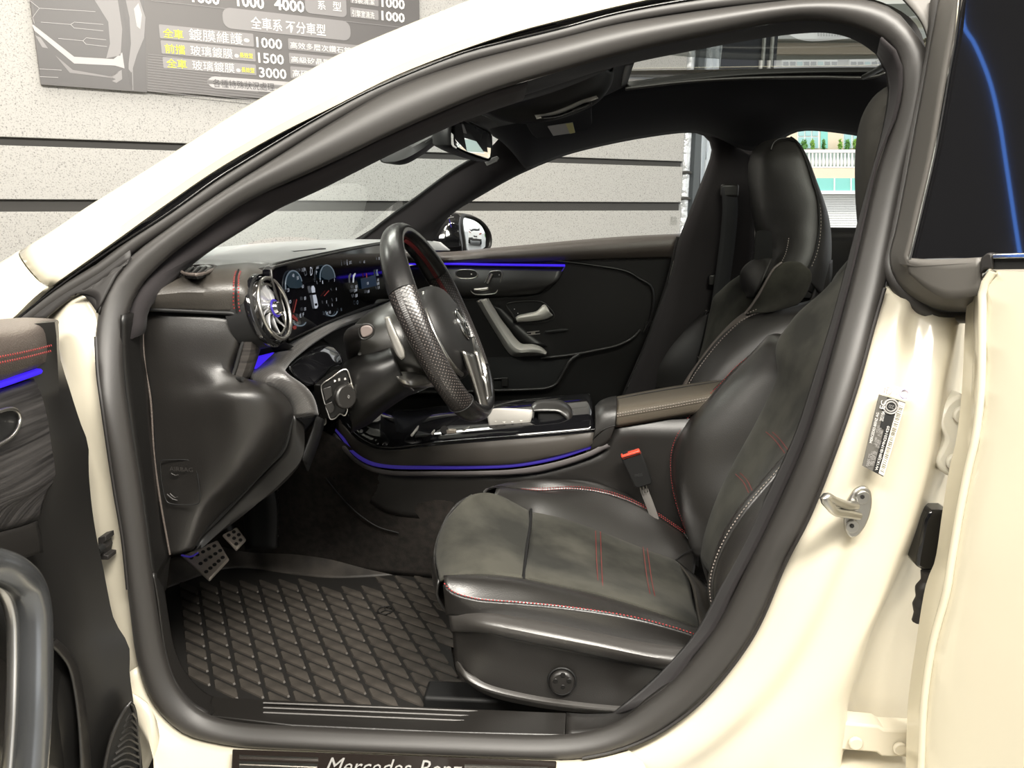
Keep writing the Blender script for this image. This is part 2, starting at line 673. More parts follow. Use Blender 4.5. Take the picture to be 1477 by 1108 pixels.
FLOOR = floor_mat('workshop_floor_paint', (0.20, 0.20, 0.19), (0.30, 0.29, 0.27))
ASPH = floor_mat('street_asphalt', (0.22, 0.22, 0.22), (0.30, 0.30, 0.29))
STONE = mat('terrazzo_board', (0.62, 0.60, 0.55), 0.6)
nt, N, L, b = nodes(STONE)
t1 = N.new('ShaderNodeTexNoise')
t1.inputs['Scale'].default_value = 200
t1.inputs['Detail'].default_value = 3
L.new(coords(STONE), t1.inputs['Vector'])
r1 = N.new('ShaderNodeValToRGB')
for e, (p_, c_) in zip(r1.color_ramp.elements, ((0.30, (0.18, 0.176, 0.168, 1)), (0.52, (0.435, 0.425, 0.405, 1)))):
    e.position, e.color = p_, c_
e = r1.color_ramp.elements.new(0.41)
e.color = (0.375, 0.367, 0.35, 1)
L.new(t1.outputs['Fac'], r1.inputs['Fac'])
L.new(r1.outputs['Color'], b.inputs['Base Color'])
GROOVE = mat('wall_groove', (0.045, 0.043, 0.040), 0.7)

fl = box('floor', 0, 0.5, -0.05, 12, 9, 0.1, FLOOR)
structure(fl)
st = box('ground', 10, 24, -0.08, 90, 70, 0.08, ASPH)
structure(st)
ceil = box('ceiling', -1.0, 0.1, 3.42, 8.4, 7.6, 0.1, mat('ceiling_paint', (0.55, 0.54, 0.52), 0.8))
structure(ceil)
DIMW = mat('dim_wall_paint', (0.10, 0.10, 0.105), 0.6)
structure(box('wall_near', -1.0, -3.75, 1.68, 8.4, 0.12, 3.4, DIMW))
structure(box('wall_front', -5.25, 0.0, 1.68, 0.12, 7.6, 3.4, DIMW))

# far wall: dark backing with big boards, the joints between them recessed
S0, S1 = -5.2, -0.025
back = plate('wall_far', [wz(S0, 0, -0.02), wz(S1, 0, -0.02), wz(S1, 3.35, -0.02), wz(S0, 3.35, -0.02)], -WN * 0.12, GROOVE)
structure(back)


def wall_height(px, py):
    return W(px, py).z


zu1, zu0 = wall_height(905, 229.8), wall_height(905, 238.2)
zl1, zl0 = wall_height(905, 291.5), wall_height(905, 303.8)
for (z0, z1) in ((zu1, 2.1), (zl1, zu0), (0.62, zl0), (0.05, 0.60), (2.12, 3.35)):
    plate('wall_board', [wz(S0, z0), wz(S1, z0), wz(S1, z1), wz(S0, z1)], -WN * 0.02, STONE, back, bevel=0.002, smooth=False)
# small pencilled scrawl near the corner of the wall
text_mesh('scrawl', '\u9a57', W(966, 325), WU, (0, 0, 1), 0.05, mat('pencil', (0.30, 0.30, 0.28), 0.8), back, lift=0.002)

# ------------------------------------------------------------------ price board on the wall
SIGN = mat('sign_print', (0.105, 0.098, 0.096), 0.45)
SIGN_L = mat('sign_grey', (0.23, 0.22, 0.22), 0.45)
SIGN_M = mat('sign_mid_grey', (0.20, 0.19, 0.19), 0.45)
SIGN_W = mat('sign_white', (0.66, 0.65, 0.63), 0.5)
SIGN_Y = mat('sign_yellow', (0.80, 0.76, 0.03), 0.5)
SIGN_S = mat('sign_silver', (0.40, 0.385, 0.385), 0.45)
SIGN_D = mat('sign_dark', (0.075, 0.07, 0.07), 0.4)


def sz(px, py):
    p = W(px, py, 0.022)
    return (p - Vector((WALL0.x, WALL0.y, 0))).dot(WU), p.z


sL = sz(58.7, 122)
sR = sz(605.5, 20)
sign = empty('price_board', wz((sL[0] + sR[0]) / 2, sL[1], 0))
tag(sign, 'large dark grey price board with white and yellow lettering fixed to the speckled wall', 'sign')
SB, ST = sL[1], sL[1] + 1.05
plate('board', [wz(sL[0], SB, 0.02), wz(sR[0], SB, 0.02), wz(sR[0], ST, 0.02), wz(sL[0], ST, 0.02)], -WN * 0.02, SIGN, sign, bevel=0.002, smooth=False)


def srect(name, p0, p1, m, lift=0.0215, n=0, r=0.0):
    (a, zb), (bb, zt) = sz(*p0), sz(*p1)
    a, bb = min(a, bb), max(a, bb)
    zb, zt = min(zb, zt), max(zb, zt)
    if r:
        q = []
        for (cx_, cz__, s0) in ((bb - r, zt - r, 0), (a + r, zt - r, 90), (a + r, zb + r, 180), (bb - r, zb + r, 270)):
            for k in range(5):
                w = math.radians(s0 + k * 22.5)
                q.append(wz(cx_ + r * math.cos(w), cz__ + r * math.sin(w), lift))
    else:
        q = [wz(a, zb, lift), wz(bb, zb, lift), wz(bb, zt, lift), wz(a, zt, lift)]
    return plate(name, q, -WN * 0.0012, m, sign, smooth=False)


def stext(body, p0, p1, m, bold=0.0, name='lettering'):
    """line of print whose lower left / upper right corners are the picture points p0 / p1"""
    (a, zb), (bb, zt) = sz(*p0), sz(*p1)
    return text_mesh(name, body, wz(a, zb, 0.0222), WU, (0, 0, 1), zt - zb, m, sign, width=bb - a, bold=bold)


def z5(x, y):
    return (x / 2.3823, y / 2.3823)


# picture half: outline of a car front and dripping film, in flat print
def spoly(name, pts, m, lift=0.0212):
    q = [wz(*sz(*z5(*p)), lift) for p in pts]
    return plate(name, q, -WN * 0.0008, m, sign, smooth=False)


spoly('picture_panel', [(505, 317), (140, 290), (100, -160), (490, -160)], SIGN_D, 0.0206)
spoly('picture_print', [(108, 80), (255, 195), (390, 203), (420, 180), (428, 235), (395, 225), (255, 218), (118, 105)], SIGN_S)
spoly('picture_print', [(325, 0), (372, 75), (378, 150), (365, 200), (415, 190), (420, 100), (405, 0)], SIGN_L)
spoly('picture_print', [(432, 0), (445, 60), (450, 150), (440, 235), (452, 250), (470, 190), (495, 130), (500, 60), (480, 0)], SIGN_L)
spoly('picture_print', [(460, 30), (470, 90), (482, 100), (488, 50), (476, 10)], SIGN_S, 0.0218)
spoly('picture_print', [(120, 120), (145, 162), (165, 166), (140, 130)], SIGN_L)
spoly('picture_print', [(190, 190), (250, 240), (375, 262), (410, 245), (385, 268), (240, 250)], SIGN_M)
spoly('picture_print', [(375, 262), (418, 240), (420, 272), (400, 285), (385, 278), (398, 272)], SIGN_L)


def sline(pts, w=1.6, m=None, lift=0.0216):
    for (p, q) in zip(pts[:-1], pts[1:]):
        dx, dy = q[0] - p[0], q[1] - p[1]
        l = math.hypot(dx, dy)
        ox, oy = -dy / l * w / 2, dx / l * w / 2
        spoly('print_line', [(p[0] + ox, p[1] + oy), (q[0] + ox, q[1] + oy), (q[0] - ox, q[1] - oy), (p[0] - ox, p[1] - oy)], m or SIGN_S, lift)


sline([(100, 0), (135, 28), (328, 40)])
sline([(135, 28), (112, 60), (118, 80)])
sline([(140, 76), (243, 84), (255, 76), (355, 84)])
sline([(243, 84), (255, 96), (355, 106)])
sline([(200, 132), (285, 140), (296, 130), (365, 137)])
sline([(285, 140), (296, 152), (368, 160)])
sline([(135, 237), (212, 241)])
sline([(135, 263), (200, 266)])
sline([(455, 235), (457, 310)], 3, SIGN_L)
sline([(418, 0), (440, 110), (440, 240), (455, 300)], 4, SIGN_D)
sline([(520, 2), (1400, 96)], 1.6, SIGN_L)
for i in range(15):                      # fine ruled lines along the bottom of the price half
    y = 186 + i * 9
    sline([(508, y), (508 + min(480, 120 + i * 26), y + min(480, 120 + i * 26) * 0.108)], 2.0, SIGN_M, 0.0210)
srect('label_box', z5(768, 96), z5(1203, 74), SIGN_L, r=0.03)
(a0, zb0), (a1, zt0) = sz(*z5(768, 93)), sz(*z5(768, 40))
stext('\u5168\u8eca\u7cfb \u4e0d\u5206\u8eca\u578b', z5(863, 99), z5(1118, 84), SIGN_W, 0.012)
for (x0, yb, x1, yt, yel, whi, price) in (
        (550, 131, 870, 116, '\u5168\u8eca', '\u934d\u819c\u7dad\u8b77', '1000'),
        (556, 184, 876, 168, '\u524d\u64cb', '\u73bb\u7483\u934d\u819c', '1500'),
        (562, 234, 879, 222, '\u5168\u8eca', '\u73bb\u7483\u934d\u819c', '3000')):
    srect('label_box', z5(x0, yb), z5(x1, yt), SIGN_L, r=0.004)
    stext(yel, z5(x0 + 12, yb - 2), z5(x0 + 78, yb - 28), SIGN_Y, 0.006)
    wide = price == '1000'
    stext(whi, z5(x0 + 100, yb + 6), z5(x0 + (282 if wide else 242), yb - 16), SIGN_W, 0.0)
    if not wide:
        stext('\u9577\u6548\u578b', z5(x0 + 268, yb + 14), z5(x0 + 312, yb + 0), SIGN_Y, 0.006)
    stext('\u25c9', z5(x0 + (288 if wide else 250), yb + 14), z5(x0 + (306 if wide else 264), yb + 2), SIGN_W)
    stext(price, z5(x1 + 12, yb + 32), z5(x1 + (98 if price != '3000' else 104), yb + 4), SIGN_W, 0.02)
for (x0, yb, x1, yt, body) in ((992, 168, 1255, 172, '\u9ad8\u6548\u591a\u5c64\u6b21\u947d\u77f3\u934d\u819c'), (995, 216, 1240, 218, '\u9ad8\u7d1a\u77fd\u6676\u9676\u74f7\u934d\u819c'), (1000, 266, 1240, 262, '\u9ad8\u786c\u5ea610H\u73bb\u7483\u819c')):
    srect('label_box', z5(x0, yb + 2), z5(x1, yt - 14), SIGN_L, r=0.004)
    stext(body, z5(x0 + 6, yb - 2), z5(x1 - 24, yt - 6), SIGN_W, 0.008)
srect('note_pill', z5(714, 302), z5(1080, 288), SIGN_S, r=0.03)
stext('\u5404\u7a2e\u7279\u6b8a\u72c0\u6cc1\u8655\u7406', z5(733, 299), z5(942, 286), SIGN_D)
stext('\uff0c', z5(954, 312), z5(960, 302), SIGN_D)
stext('\u4f9d', z5(980, 314), z5(1004, 290), SIGN_D)
# upper rows, cut by the top of the photograph
stext('1000', z5(815, 22), z5(906, -10), SIGN_W, 0.03)
stext('4000', z5(943, 33), z5(1044, 4), SIGN_W, 0.03)
stext('1600', z5(660, 8), z5(752, -22), SIGN_W, 0.03)
srect('label_box', z5(1050, 44), z5(1188, -30), SIGN_L, r=0.02)
stext('\u7cfb', z5(1092, 32), z5(1118, 4), SIGN_W, 0.01)
stext('\u578b', z5(1144, 36), z5(1172, 8), SIGN_W, 0.01)
srect('label_box', z5(1205, 58), z5(1300, 36), SIGN_L, r=0.004)
stext('\u5f15\u64ce\u5ba4\u6e05\u6d17', z5(1210, 56), z5(1286, 42), SIGN_W, 0.006)
stext('1000', z5(1311, 70), z5(1390, 46), SIGN_W, 0.03)
srect('label_box', z5(1205, 10), z5(1300, -12), SIGN_L, r=0.004)
stext('\u5167\u88dd\u6e05\u6f54', z5(1210, 9), z5(1286, -4), SIGN_W, 0.006)
stext('1000', z5(1311, 24), z5(1390, -1), SIGN_W, 0.03)

# ------------------------------------------------------------------ wrapped downpipe and post at the wall's end
FOIL = mat('crinkled_film', (0.62, 0.64, 0.66), 0.22, metal=0.35)
bump(FOIL, 16, 0.9, 0.03, 'noise', detail=5)
pipe = empty('downpipe', wz(0.012, 0, -0.03))
tag(pipe, 'silver wrapped downpipe standing at the end of the speckled wall', 'pipe')
tube('pipe', [wz(0.012, 0.0, -0.03), wz(0.012, 1.5, -0.03), wz(0.012, 3.3, -0.03)], 0.031, FOIL, pipe, n=14, seg=14)
for z in (1.16, 1.30, 1.52, 0.5, 2.4):
    tube('pipe_clip', [wz(-0.02, z, -0.01), wz(0.0, z + 0.004, 0.006), wz(0.03, z, 0.004), wz(0.045, z, -0.03)], 0.008, GROOVE, pipe, n=10, seg=8)
post = plate('post', [wz(0.056, 0, 0.0), wz(0.10, 0, 0.0), wz(0.10, 3.3, 0.0), wz(0.056, 3.3, 0.0)], -WN * 0.12, mat('dark_steel', (0.07, 0.08, 0.085), 0.5), smooth=False)
tag(post, 'dark steel post beside the silver downpipe', 'post')
FSTEP = ((W(1041, 70, -0.04) - Vector((WALL0.x, WALL0.y, 0))).dot(WU) - 0.135) / 7
rows = []
for i in range(9):
    z = 0.02 + i * 0.41
    rows.append([wz(0.135 + FSTEP * k + random.uniform(-.012, .012), z + random.uniform(-.05, .05), 0.02 * math.sin(k * 2.1 + i) - 0.04) for k in range(8)])
film = loft('plastic_film', rows, mat('plastic_film', (0.58, 0.63, 0.68), 0.25), None, n=30, k=40, solid=0.003)
tag(film, 'pale crinkled plastic sheet hanging behind the dark steel post', 'sheet')
gate = empty('steel_shutter_case', wz(0.95, 0, -0.35))
tag(gate, 'dark steel shutter column with two bright edges beyond the plastic sheet', 'column')
DARKS = mat('column_steel', (0.03, 0.032, 0.040), 0.5)
CS0, CS1 = [(W(x_, 70, -0.4) - Vector((WALL0.x, WALL0.y, 0))).dot(WU) for x_ in (1038, 1121)]
plate('column', [wz(CS0, 0, -0.4), wz(CS1, 0, -0.4), wz(CS1, 3.4, -0.4), wz(CS0, 3.4, -0.4)], -WN * 0.2, DARKS, gate, smooth=False)
for s in [(W(x_, 70, -0.4) - Vector((WALL0.x, WALL0.y, 0))).dot(WU) for x_ in (1098.5, 1110.5)]:
    plate('edge_strip', [wz(s, 0, -0.385), wz(s + 0.018, 0, -0.385), wz(s + 0.018, 3.4, -0.385), wz(s, 3.4, -0.385)], -WN * 0.014, mat('bright_edge', (0.7, 0.7, 0.66), 0.4), gate, smooth=False)

# ------------------------------------------------------------------ building across the street
BY = 30.0


def B(px, py, f=0.0):
    """point on the facade, about thirty metres off; f metres in front of it"""
    return plane_pt(px, py, CAM + Vector((FWD.x, FWD.y, 0)).normalized() * (BY - f), Vector((FWD.x, FWD.y, 0)).normalized())


BIN = Vector((FWD.x, FWD.y, 0)).normalized()
CREAM = mat('facade_cream', (0.78, 0.66, 0.50), 0.8)
CREAMW = mat('facade_white', (0.85, 0.84, 0.80), 0.8)
TEAL = mat('awning_teal', (0.25, 0.62, 0.55), 0.5)
WINT = mat('window_teal', (0.35, 0.58, 0.58), 0.15)
SHUT = mat('shutter_white', (0.88, 0.88, 0.86), 0.5)
BEIGE = mat('facade_grey', (0.42, 0.42, 0.37), 0.8)
BTAN = mat('facade_tan', (0.50, 0.42, 0.33), 0.8)


def brect(name, x0, y0, x1, y1, m, par, f=0.0, d=0.3):
    return plate(name, [B(x0, y1, f), B(x1, y1, f), B(x1, y0, f), B(x0, y0, f)], BIN * d, m, par, smooth=False)


def rail(name, x0, x1, y, h, m, par, f):
    return brect(name, x0, y - h / 2, x1, y + h / 2, m, par, f, 0.12)


house = empty('building', B(1200, 340) * 1.0)
house.location.z = 0
tag(house, 'pale building across the street with a balustraded balcony, teal awning and white roller shutter', 'building')
brect('lower_wall', 1040, 190, 1560, 345, CREAM, house, 0.0, 3.0)
brect('upper_wall', 1040, -60, 1560, 190, BEIGE, house, 0.0, 3.0)
brect('upper_band', 1040, 62, 1560, 78, BTAN, house, 0.25)
brect('slab_edge', 1040, 40, 1560, 56, CREAMW, house, 0.5)
sh = brect('roller_shutter', 1100, 281, 1420, 345, SHUT, house, 0.25, 0.15)
for i in range(18):
    brect('shutter_slat', 1100, 281.5 + i * 3.4, 1420, 284.2 + i * 3.4, SHUT, sh, 0.30, 0.05)
aw = brect('awning', 1090, 257, 1420, 275, TEAL, house, 1.0, 0.75)
for x in (1150, 1176, 1203, 1227, 1252):
    brect('awning_rib', x, 257, x + 1.6, 275, CREAMW, aw, 1.05, 0.05)
brect('awning_ledge', 1080, 275, 1430, 280, CREAMW, house, 1.05, 0.8)
brect('balcony_wall', 1080, 242, 1430, 257, CREAM, house, 1.0, 1.0)
brect('balcony_shade', 1080, 218, 1430, 242, mat('balcony_backing', (0.35, 0.45, 0.43), 0.7), house, 0.3, 0.05)
bal = rail('balcony_rail', 1080, 1430, 218, 4.5, CREAMW, house, 1.0)
rail('balcony_foot', 1080, 1430, 241.5, 2.5, CREAMW, house, 1.0)
for i in range(46):
    x = 1120 + i * 5.2
    pts = [B(x, y, 0.95) for y in (241, 238, 234, 230, 226, 223, 220)]
    tube('baluster', pts, [0.03, 0.05, 0.062, 0.05, 0.03, 0.035, 0.03], CREAMW, house, n=8, seg=6)
bw = brect('window', 1150, 170, 1182, 214, CREAMW, house, 0.02)
for k in range(3):
    brect('pane', 1152 + k * 10, 180, 1160 + k * 10, 196, WINT, bw, 0.06, 0.03)
    brect('pane', 1152 + k * 10, 198, 1160 + k * 10, 214, WINT, bw, 0.06, 0.03)
bw = brect('window', 1216, 170, 1244, 214, CREAMW, house, 0.02)
for k in range(2):
    brect('pane', 1218 + k * 13, 176, 1228 + k * 13, 214, WINT, bw, 0.06, 0.03)
brect('teal_panel', 1184, 176, 1194, 214, TEAL, house, 0.04)
for (x0, x1) in ((1128, 1208), (1226, 1300)):
    w = brect('window', x0, 86, x1, 106, CREAMW, house, 0.15)
    for k in range(int((x1 - x0) / 10)):
        brect('pane', x0 + 2 + k * 10, 89, x0 + 9.5 + k * 10, 104, WINT if k % 3 == 2 else mat('dark_pane', (0.10, 0.12, 0.12), 0.2), w, 0.2, 0.03)
for k in range(20):
    brect('railing_bar', 1180 + k * 4, 38, 1181.4 + k * 4, 52, mat('railing_iron', (0.2, 0.2, 0.18), 0.6) if k == 0 else bpy.data.materials['railing_iron'], house, 0.6, 0.04)
LEAFM = [mat('leaf_green', (0.10, 0.26, 0.05), 0.6), mat('leaf_light_green', (0.22, 0.40, 0.06), 0.6)]
for i, (x, w) in enumerate(((1160, 12), (1172, 8), (1188, 6), (1212, 7), (1222, 10), (1234, 10), (1246, 9))):
    pot = empty('potted_plant', B(x, 216, 0.45))
    lab = ['round yellow-green bush', 'small loose shrub', 'thin upright shrub', 'narrow shrub', 'leafy light shrub', 'broad leafy bush', 'feathery bush'][i]
    place = ['at the left end of the balcony', 'beside the leftmost bush of the balcony', 'before the teal panel on the balcony', 'at the middle of the balcony', 'left of the broad bush on the balcony', 'near the right end of the balcony', 'at the hidden right end of the balcony'][i]
    tag(pot, lab + ' ' + place, 'plant', 'plants along the balcony')
    verts, faces = [], []
    for k in range(90):
        r = random.random() ** 0.5
        a = random.uniform(0, 6.283)
        ctr = B(x + w * 0.34 * r * math.cos(a), 209 - 8 * r * math.sin(a), 0.45 + random.uniform(-.08, .08) + (i % 3) * 0.02)
        n1 = Vector((random.gauss(0, 1), random.gauss(0, 1), random.gauss(0, 1))).normalized() * 0.07
        n2 = n1.orthogonal().normalized() * 0.03
        q = len(verts)
        verts += [ctr - n1, ctr + n2, ctr + n1, ctr - n2]
        faces.append((q, q + 1, q + 2, q + 3))
    fo = make('foliage', verts, faces, LEAFM[i % 2], pot, smooth=False)
    fo['kind'] = 'stuff'
    tube('stem', [B(x, 219, 0.5), B(x, 209, 0.5)], 0.03, LEAFM[0], pot, seg=6)

# ------------------------------------------------------------------ what the mirrors and the dark window show
led = empty('light_tube', (-5.17, -1.3, 0.6))
tag(led, 'thin curved blue light tube on the dim workshop wall, mirrored in the rear door window', 'light')
tube('tube', [(-5.165, -0.97, 2.75), (-5.165, -1.03, 2.5), (-5.165, -1.06, 2.36), (-5.165, -1.13, 2.26), (-5.165, -1.26, 2.0), (-5.165, -1.36, 1.71), (-5.165, -1.43, 1.45), (-5.165, -1.52, 1.11), (-5.165, -1.60, 0.81), (-5.165, -1.66, 0.6)], 0.0125, mat('tube_glow', (0.1, 0.2, 0.8), 0.5, emit=(0.10, 0.30, 1.0), estr=9.0), led, n=50, seg=10)
tube('tube_cap', [(-5.165, -0.97, 2.75), (-5.165, -0.965, 2.78)], 0.024, PLASTIC_D, led, seg=12)
tube('tube_cap', [(-5.165, -1.66, 0.6), (-5.165, -1.665, 0.57)], 0.024, PLASTIC_D, led, seg=12)

pcar = empty('parked_car', (7.6, 4.55, 0.0))
pcar.rotation_euler = (0, 0, 0)
tag(pcar, 'white parked car out on the street, seen from behind in the passenger mirror', 'car')
CF = Vector((0.94, 0.34, 0)).normalized()
CL = Vector((-CF.y, CF.x, 0))


def cc(f, l, z):
    return Vector((7.6, 4.55, 0)) + CF * f + CL * l + Vector((0, 0, z))


def section(f, w, z0, z1, top=0.9):
    return [cc(f, -w, z0), cc(f, -w * 1.02, (z0 + z1) / 2), cc(f, -w * top, z1), cc(f, 0, z1 + 0.02), cc(f, w * top, z1), cc(f, w * 1.02, (z0 + z1) / 2), cc(f, w, z0)]


PW = mat('parked_white', (0.8, 0.8, 0.78), 0.3, coat=0.5)
loft('body', [section(0.0, 0.82, 0.35, 0.95, .95), section(0.05, 0.88, 0.3, 1.0, .96), section(1.0, 0.92, 0.25, 1.02, .95), section(3.2, 0.92, 0.25, 1.0, .95), section(4.4, 0.8, 0.3, 0.75, .9)], PW, pcar, n=30, k=24, cap=True)
loft('cabin', [section(0.15, 0.80, 0.95, 1.02, .9), section(0.45, 0.76, 0.95, 1.52, .82), section(2.0, 0.78, 0.95, 1.60, .80), section(3.2, 0.80, 0.95, 1.0, .9)], PW, pcar, n=30, k=18, cap=True)
plate('rear_window', [cc(0.17, -0.60, 1.06), cc(0.17, 0.60, 1.06), cc(0.40, 0.52, 1.44), cc(0.40, -0.52, 1.44)], CF * 0.02 - CF * 0.05, GLASS_DARK, pcar, smooth=False)
for s in (-1, 1):
    plate('tail_lamp', [cc(-0.03, s * 0.50, 0.80), cc(-0.03, s * 0.84, 0.84), cc(-0.03, s * 0.84, 0.92), cc(-0.03, s * 0.50, 0.88)], CF * 0.06, mat('tail_red', (0.25, 0.02, 0.02), 0.3) if 'tail_red' not in bpy.data.materials else bpy.data.materials['tail_red'], pcar, bevel=0.01)
plate('number_plate', [cc(-0.04, -0.2, 0.58), cc(-0.04, 0.2, 0.58), cc(-0.04, 0.2, 0.72), cc(-0.04, -0.2, 0.72)], CF * 0.03, BLACK_PRINT, pcar)
plate('bumper', [cc(-0.05, -0.86, 0.30), cc(-0.05, 0.86, 0.30), cc(-0.05, 0.86, 0.46), cc(-0.05, -0.86, 0.46)], CF * 0.1, PLASTIC, pcar, bevel=0.02)
for f in (0.8, 3.5):
    for s in (-1, 1):
        tube('wheel', [cc(f, s * 0.72, 0.32), cc(f, s * 0.93, 0.32)], 0.32, RUBBER2, pcar, seg=24)
bush = empty('bush', (11.5, 9.4, 0))
tag(bush, 'green bush beside the parked car, seen in the passenger mirror', 'plant')
verts, faces = [], []
for k in range(700):
    a, r, z = random.uniform(0, 6.283), random.random() ** 0.5, random.random()
    ctr = Vector((11.5 + 1.2 * r * math.cos(a), 9.4 + 1.2 * r * math.sin(a), 0.2 + 2.2 * z * (1 - 0.5 * r * r)))
    n1 = Vector((random.gauss(0, 1), random.gauss(0, 1), random.gauss(0, 1))).normalized() * 0.2
    n2 = n1.orthogonal().normalized() * 0.09
    q = len(verts)
    verts += [ctr - n1, ctr + n2, ctr + n1, ctr - n2]
    faces.append((q, q + 1, q + 2, q + 3))
make('foliage', verts, faces, LEAFM[0], bush, smooth=False)['kind'] = 'stuff'
tube('stem', [(11.5, 9.4, 0), (11.5, 9.4, 1.2)], 0.12, BTAN, bush, seg=8)


# ================================================================== CAR
car = empty('car', (0.0, 0.775, 0.0))
tag(car, 'white coupe with black leather interior, its driver door and rear door standing open', 'car')

# ---- roof rail and wing above the door opening
RAIL_LO = cs('68,413 150,355 238,291 311,241 400,190 485,148 567,107 675,65 750,41 808,26 917,0 1040,-22 1180,-36 1300,-30 1364,-12')
RAIL_UP = cs('40.6,358.5 90,328 130,300.5 185,267 271,214 350,163 410,128 485,84 580,43 688,0 800,-38 920,-68 1060,-92 1200,-104 1340,-100', 0.07)
RAIL_BACK = [p + Vector((0.02, 0.10, -0.02)) for p in RAIL_UP]
RAIL_MID = [a.lerp(b_, 0.5) + Vector((0, -0.028, 0.012)) for a, b_ in zip(cr(RAIL_LO, 30), cr(RAIL_UP, 30))]
RAIL_IN = [p + Vector((0.0, 0.03, 0.0)) for p in RAIL_LO]
loft('roof_rail', [RAIL_IN, RAIL_LO, RAIL_MID, RAIL_UP, RAIL_BACK], PAINT, car, n=60, k=22, solid=-0.003, label='cream white roof rail and windscreen pillar over the open driver door')
WING_LO = cs('66,414 45,432 21,457 0,474 -60,522 -140,590')
WING_UP = cs('38,359.5 0,380 -60,408 -140,440', 0.07)
WING_MID = [a.lerp(b_, 0.5) + Vector((0, -0.028, 0.012)) for a, b_ in zip(cr(WING_LO, 20), cr(WING_UP, 20))]
loft('wing', [[p + Vector((0, 0.03, 0)) for p in WING_LO], WING_LO, WING_MID, WING_UP, [p + Vector((0.02, 0.10, -0.02)) for p in WING_UP]], PAINT, car, n=24, k=20, solid=-0.003, label='white front wing panel ending in a joint at the pillar')

# ---- gloss channel and lip under the rail
CH_UP = cs('20,457 68,413 150,356 238,291.5 311,241.5 400,190.5 485,148.5 567,107.5 675,65.5 750,41.5 808,26.5 917,0 1040,-22 1180,-35 1300,-28', 0.012)
LIP_UP = cs('24,462 75,421 152,367 243,309 311,260 350,235.6 485,156 567,116.5 675,74.5 720,63 808,42 889.6,20 998,0 1077,-9 1180,-14 1262,-8', 0.0)
SEAL_TOP = cs('30,472 90,432 152,402 192,364 243,328 314,280 350,256 485,173 567,127 675,89 720,77 808,55 889.6,35 1000,17 1100,4 1180,-3 1240,-2', 0.012)
CH_MID = [a.lerp(b_, 0.5) + Vector((0, 0.012, 0)) for a, b_ in zip(cr(CH_UP, 40), cr(LIP_UP, 40))]
loft('roof_channel', [CH_UP, CH_MID, LIP_UP], GLOSS, car, n=60, k=9, solid=-0.002, label='glossy black drip channel along the roof rail')
LIPC = [a.lerp(b_, 0.45) for a, b_ in zip(cr(LIP_UP, 40), cr(SEAL_TOP, 40))]
tube('roof_lip_seal', [p + Vector((0, 0.006, 0)) for p in LIPC], 0.0095, RUBBER, car, n=60, seg=10)
loft('channel_base', [CH_MID, [p + Vector((0, 0.03, 0)) for p in SEAL_TOP]], RUBBER2, car, n=50)
# cover piece where channel, wing and seal meet
loft('mirror_corner_trim', [cs('100,428 117,424 140,432 141,452', -0.004), cs('117,424 150,400 168,384 186,370', -0.004), cs('142,453 150,425 165,398 188,370', -0.006)], RUBBER2, car, n=12, k=6, solid=-0.004)
loft('mirror_corner_base', [cs('24,462 75,424 120,394 187,350', 0.006), cs('60,462 100,430 130,415 188,372', 0.004)], RUBBER2, car, n=16, k=4, solid=-0.004)

# ---- door seal: one wide rubber loop round the opening
SO = '314,280 243,329 187,372 152,415 142,453 138,486 141,540 146,578 152,621 165,708 176,773 180,808 187,876 198,954 217,1008 244,1041 271,1060 311,1071 350,1077 450,1082 550,1086 650,1090 750,1093 800,1094.5 840,1093 890,1081.5 944,1060 998,1022 1038.5,981 1079,927 1100,889 1134,808 1166,746 1207,643 1239.5,545 1260,470 1277,413 1284,370 1302,280 1321,190 1334,120 1340,89 1337,72 1315,41 1288,13 1240,-2 1180,-3 1100,4 1000,17 889.6,35 808,55 720,77 675,89 567,127 485,173 400,226'
SI = '360,287 290,336 244,369 203,410 184,445 177,490 176.5,520 178,551 190,621 203,700 213,773 219,827 225,862 236,938 249,981 271,1014 298,1033 338,1043 400,1046 470,1050 540,1053 640,1056 720,1059 800,1061 849,1057 890,1046 922,1019 971,985 1002,944 1036,903 1060,850 1092,790 1128,715 1165,630 1193,535 1215,455 1232,390 1250,310 1270,225 1293,170 1303,120 1302,92 1285,60 1261,48 1229,37 1185,28.5 1131,29 1100,37 1040,48 971,61 889,80 808,103 700,135 640,160 567,192 485,232 420,262'
so = cr(cs(SO, 0.006), 180, True)
si_ = cr(cs(SI, 0.018), 180, True)


def match(outer, inner):
    """start the inner loop where it is nearest to the outer loop's start and keep the pairs in step"""
    out = []
    n = len(inner)
    j = min(range(n), key=lambda k: (inner[k] - outer[0]).length)
    for i, p in enumerate(outer):
        best = min(range(-4, 9), key=lambda d: (inner[(j + d) % n] - p).length)
        j = (j + max(0, best)) % n
        out.append(inner[j])
    # smooth
    for _ in range(6):
        out = [(out[i - 1] + out[i] * 2 + out[(i + 1) % n]) / 4 for i in range(n)]
    return out


def closed_band(name, rows, m, parent, bul=0.0, solid=0.0, label=None):
    n = len(rows[0])
    k = 11
    G = []
    for i in range(k):
        t = i / (k - 1) * (len(rows) - 1)
        q = min(int(t), len(rows) - 2)
        G.append([rows[q][j].lerp(rows[q + 1][j], t - q) + Vector((0, -bul * math.sin(math.pi * i / (k - 1)) ** 0.7, 0)) for j in range(n)])
    verts = [v for r in G for v in r]
    uvs = [(j * 0.02, i * 0.005) for i in range(k) for j in range(n)]
    return make(name, verts, grid_faces(k, n, close_c=True), m, parent, uvs=uvs, solid=solid, label=label)


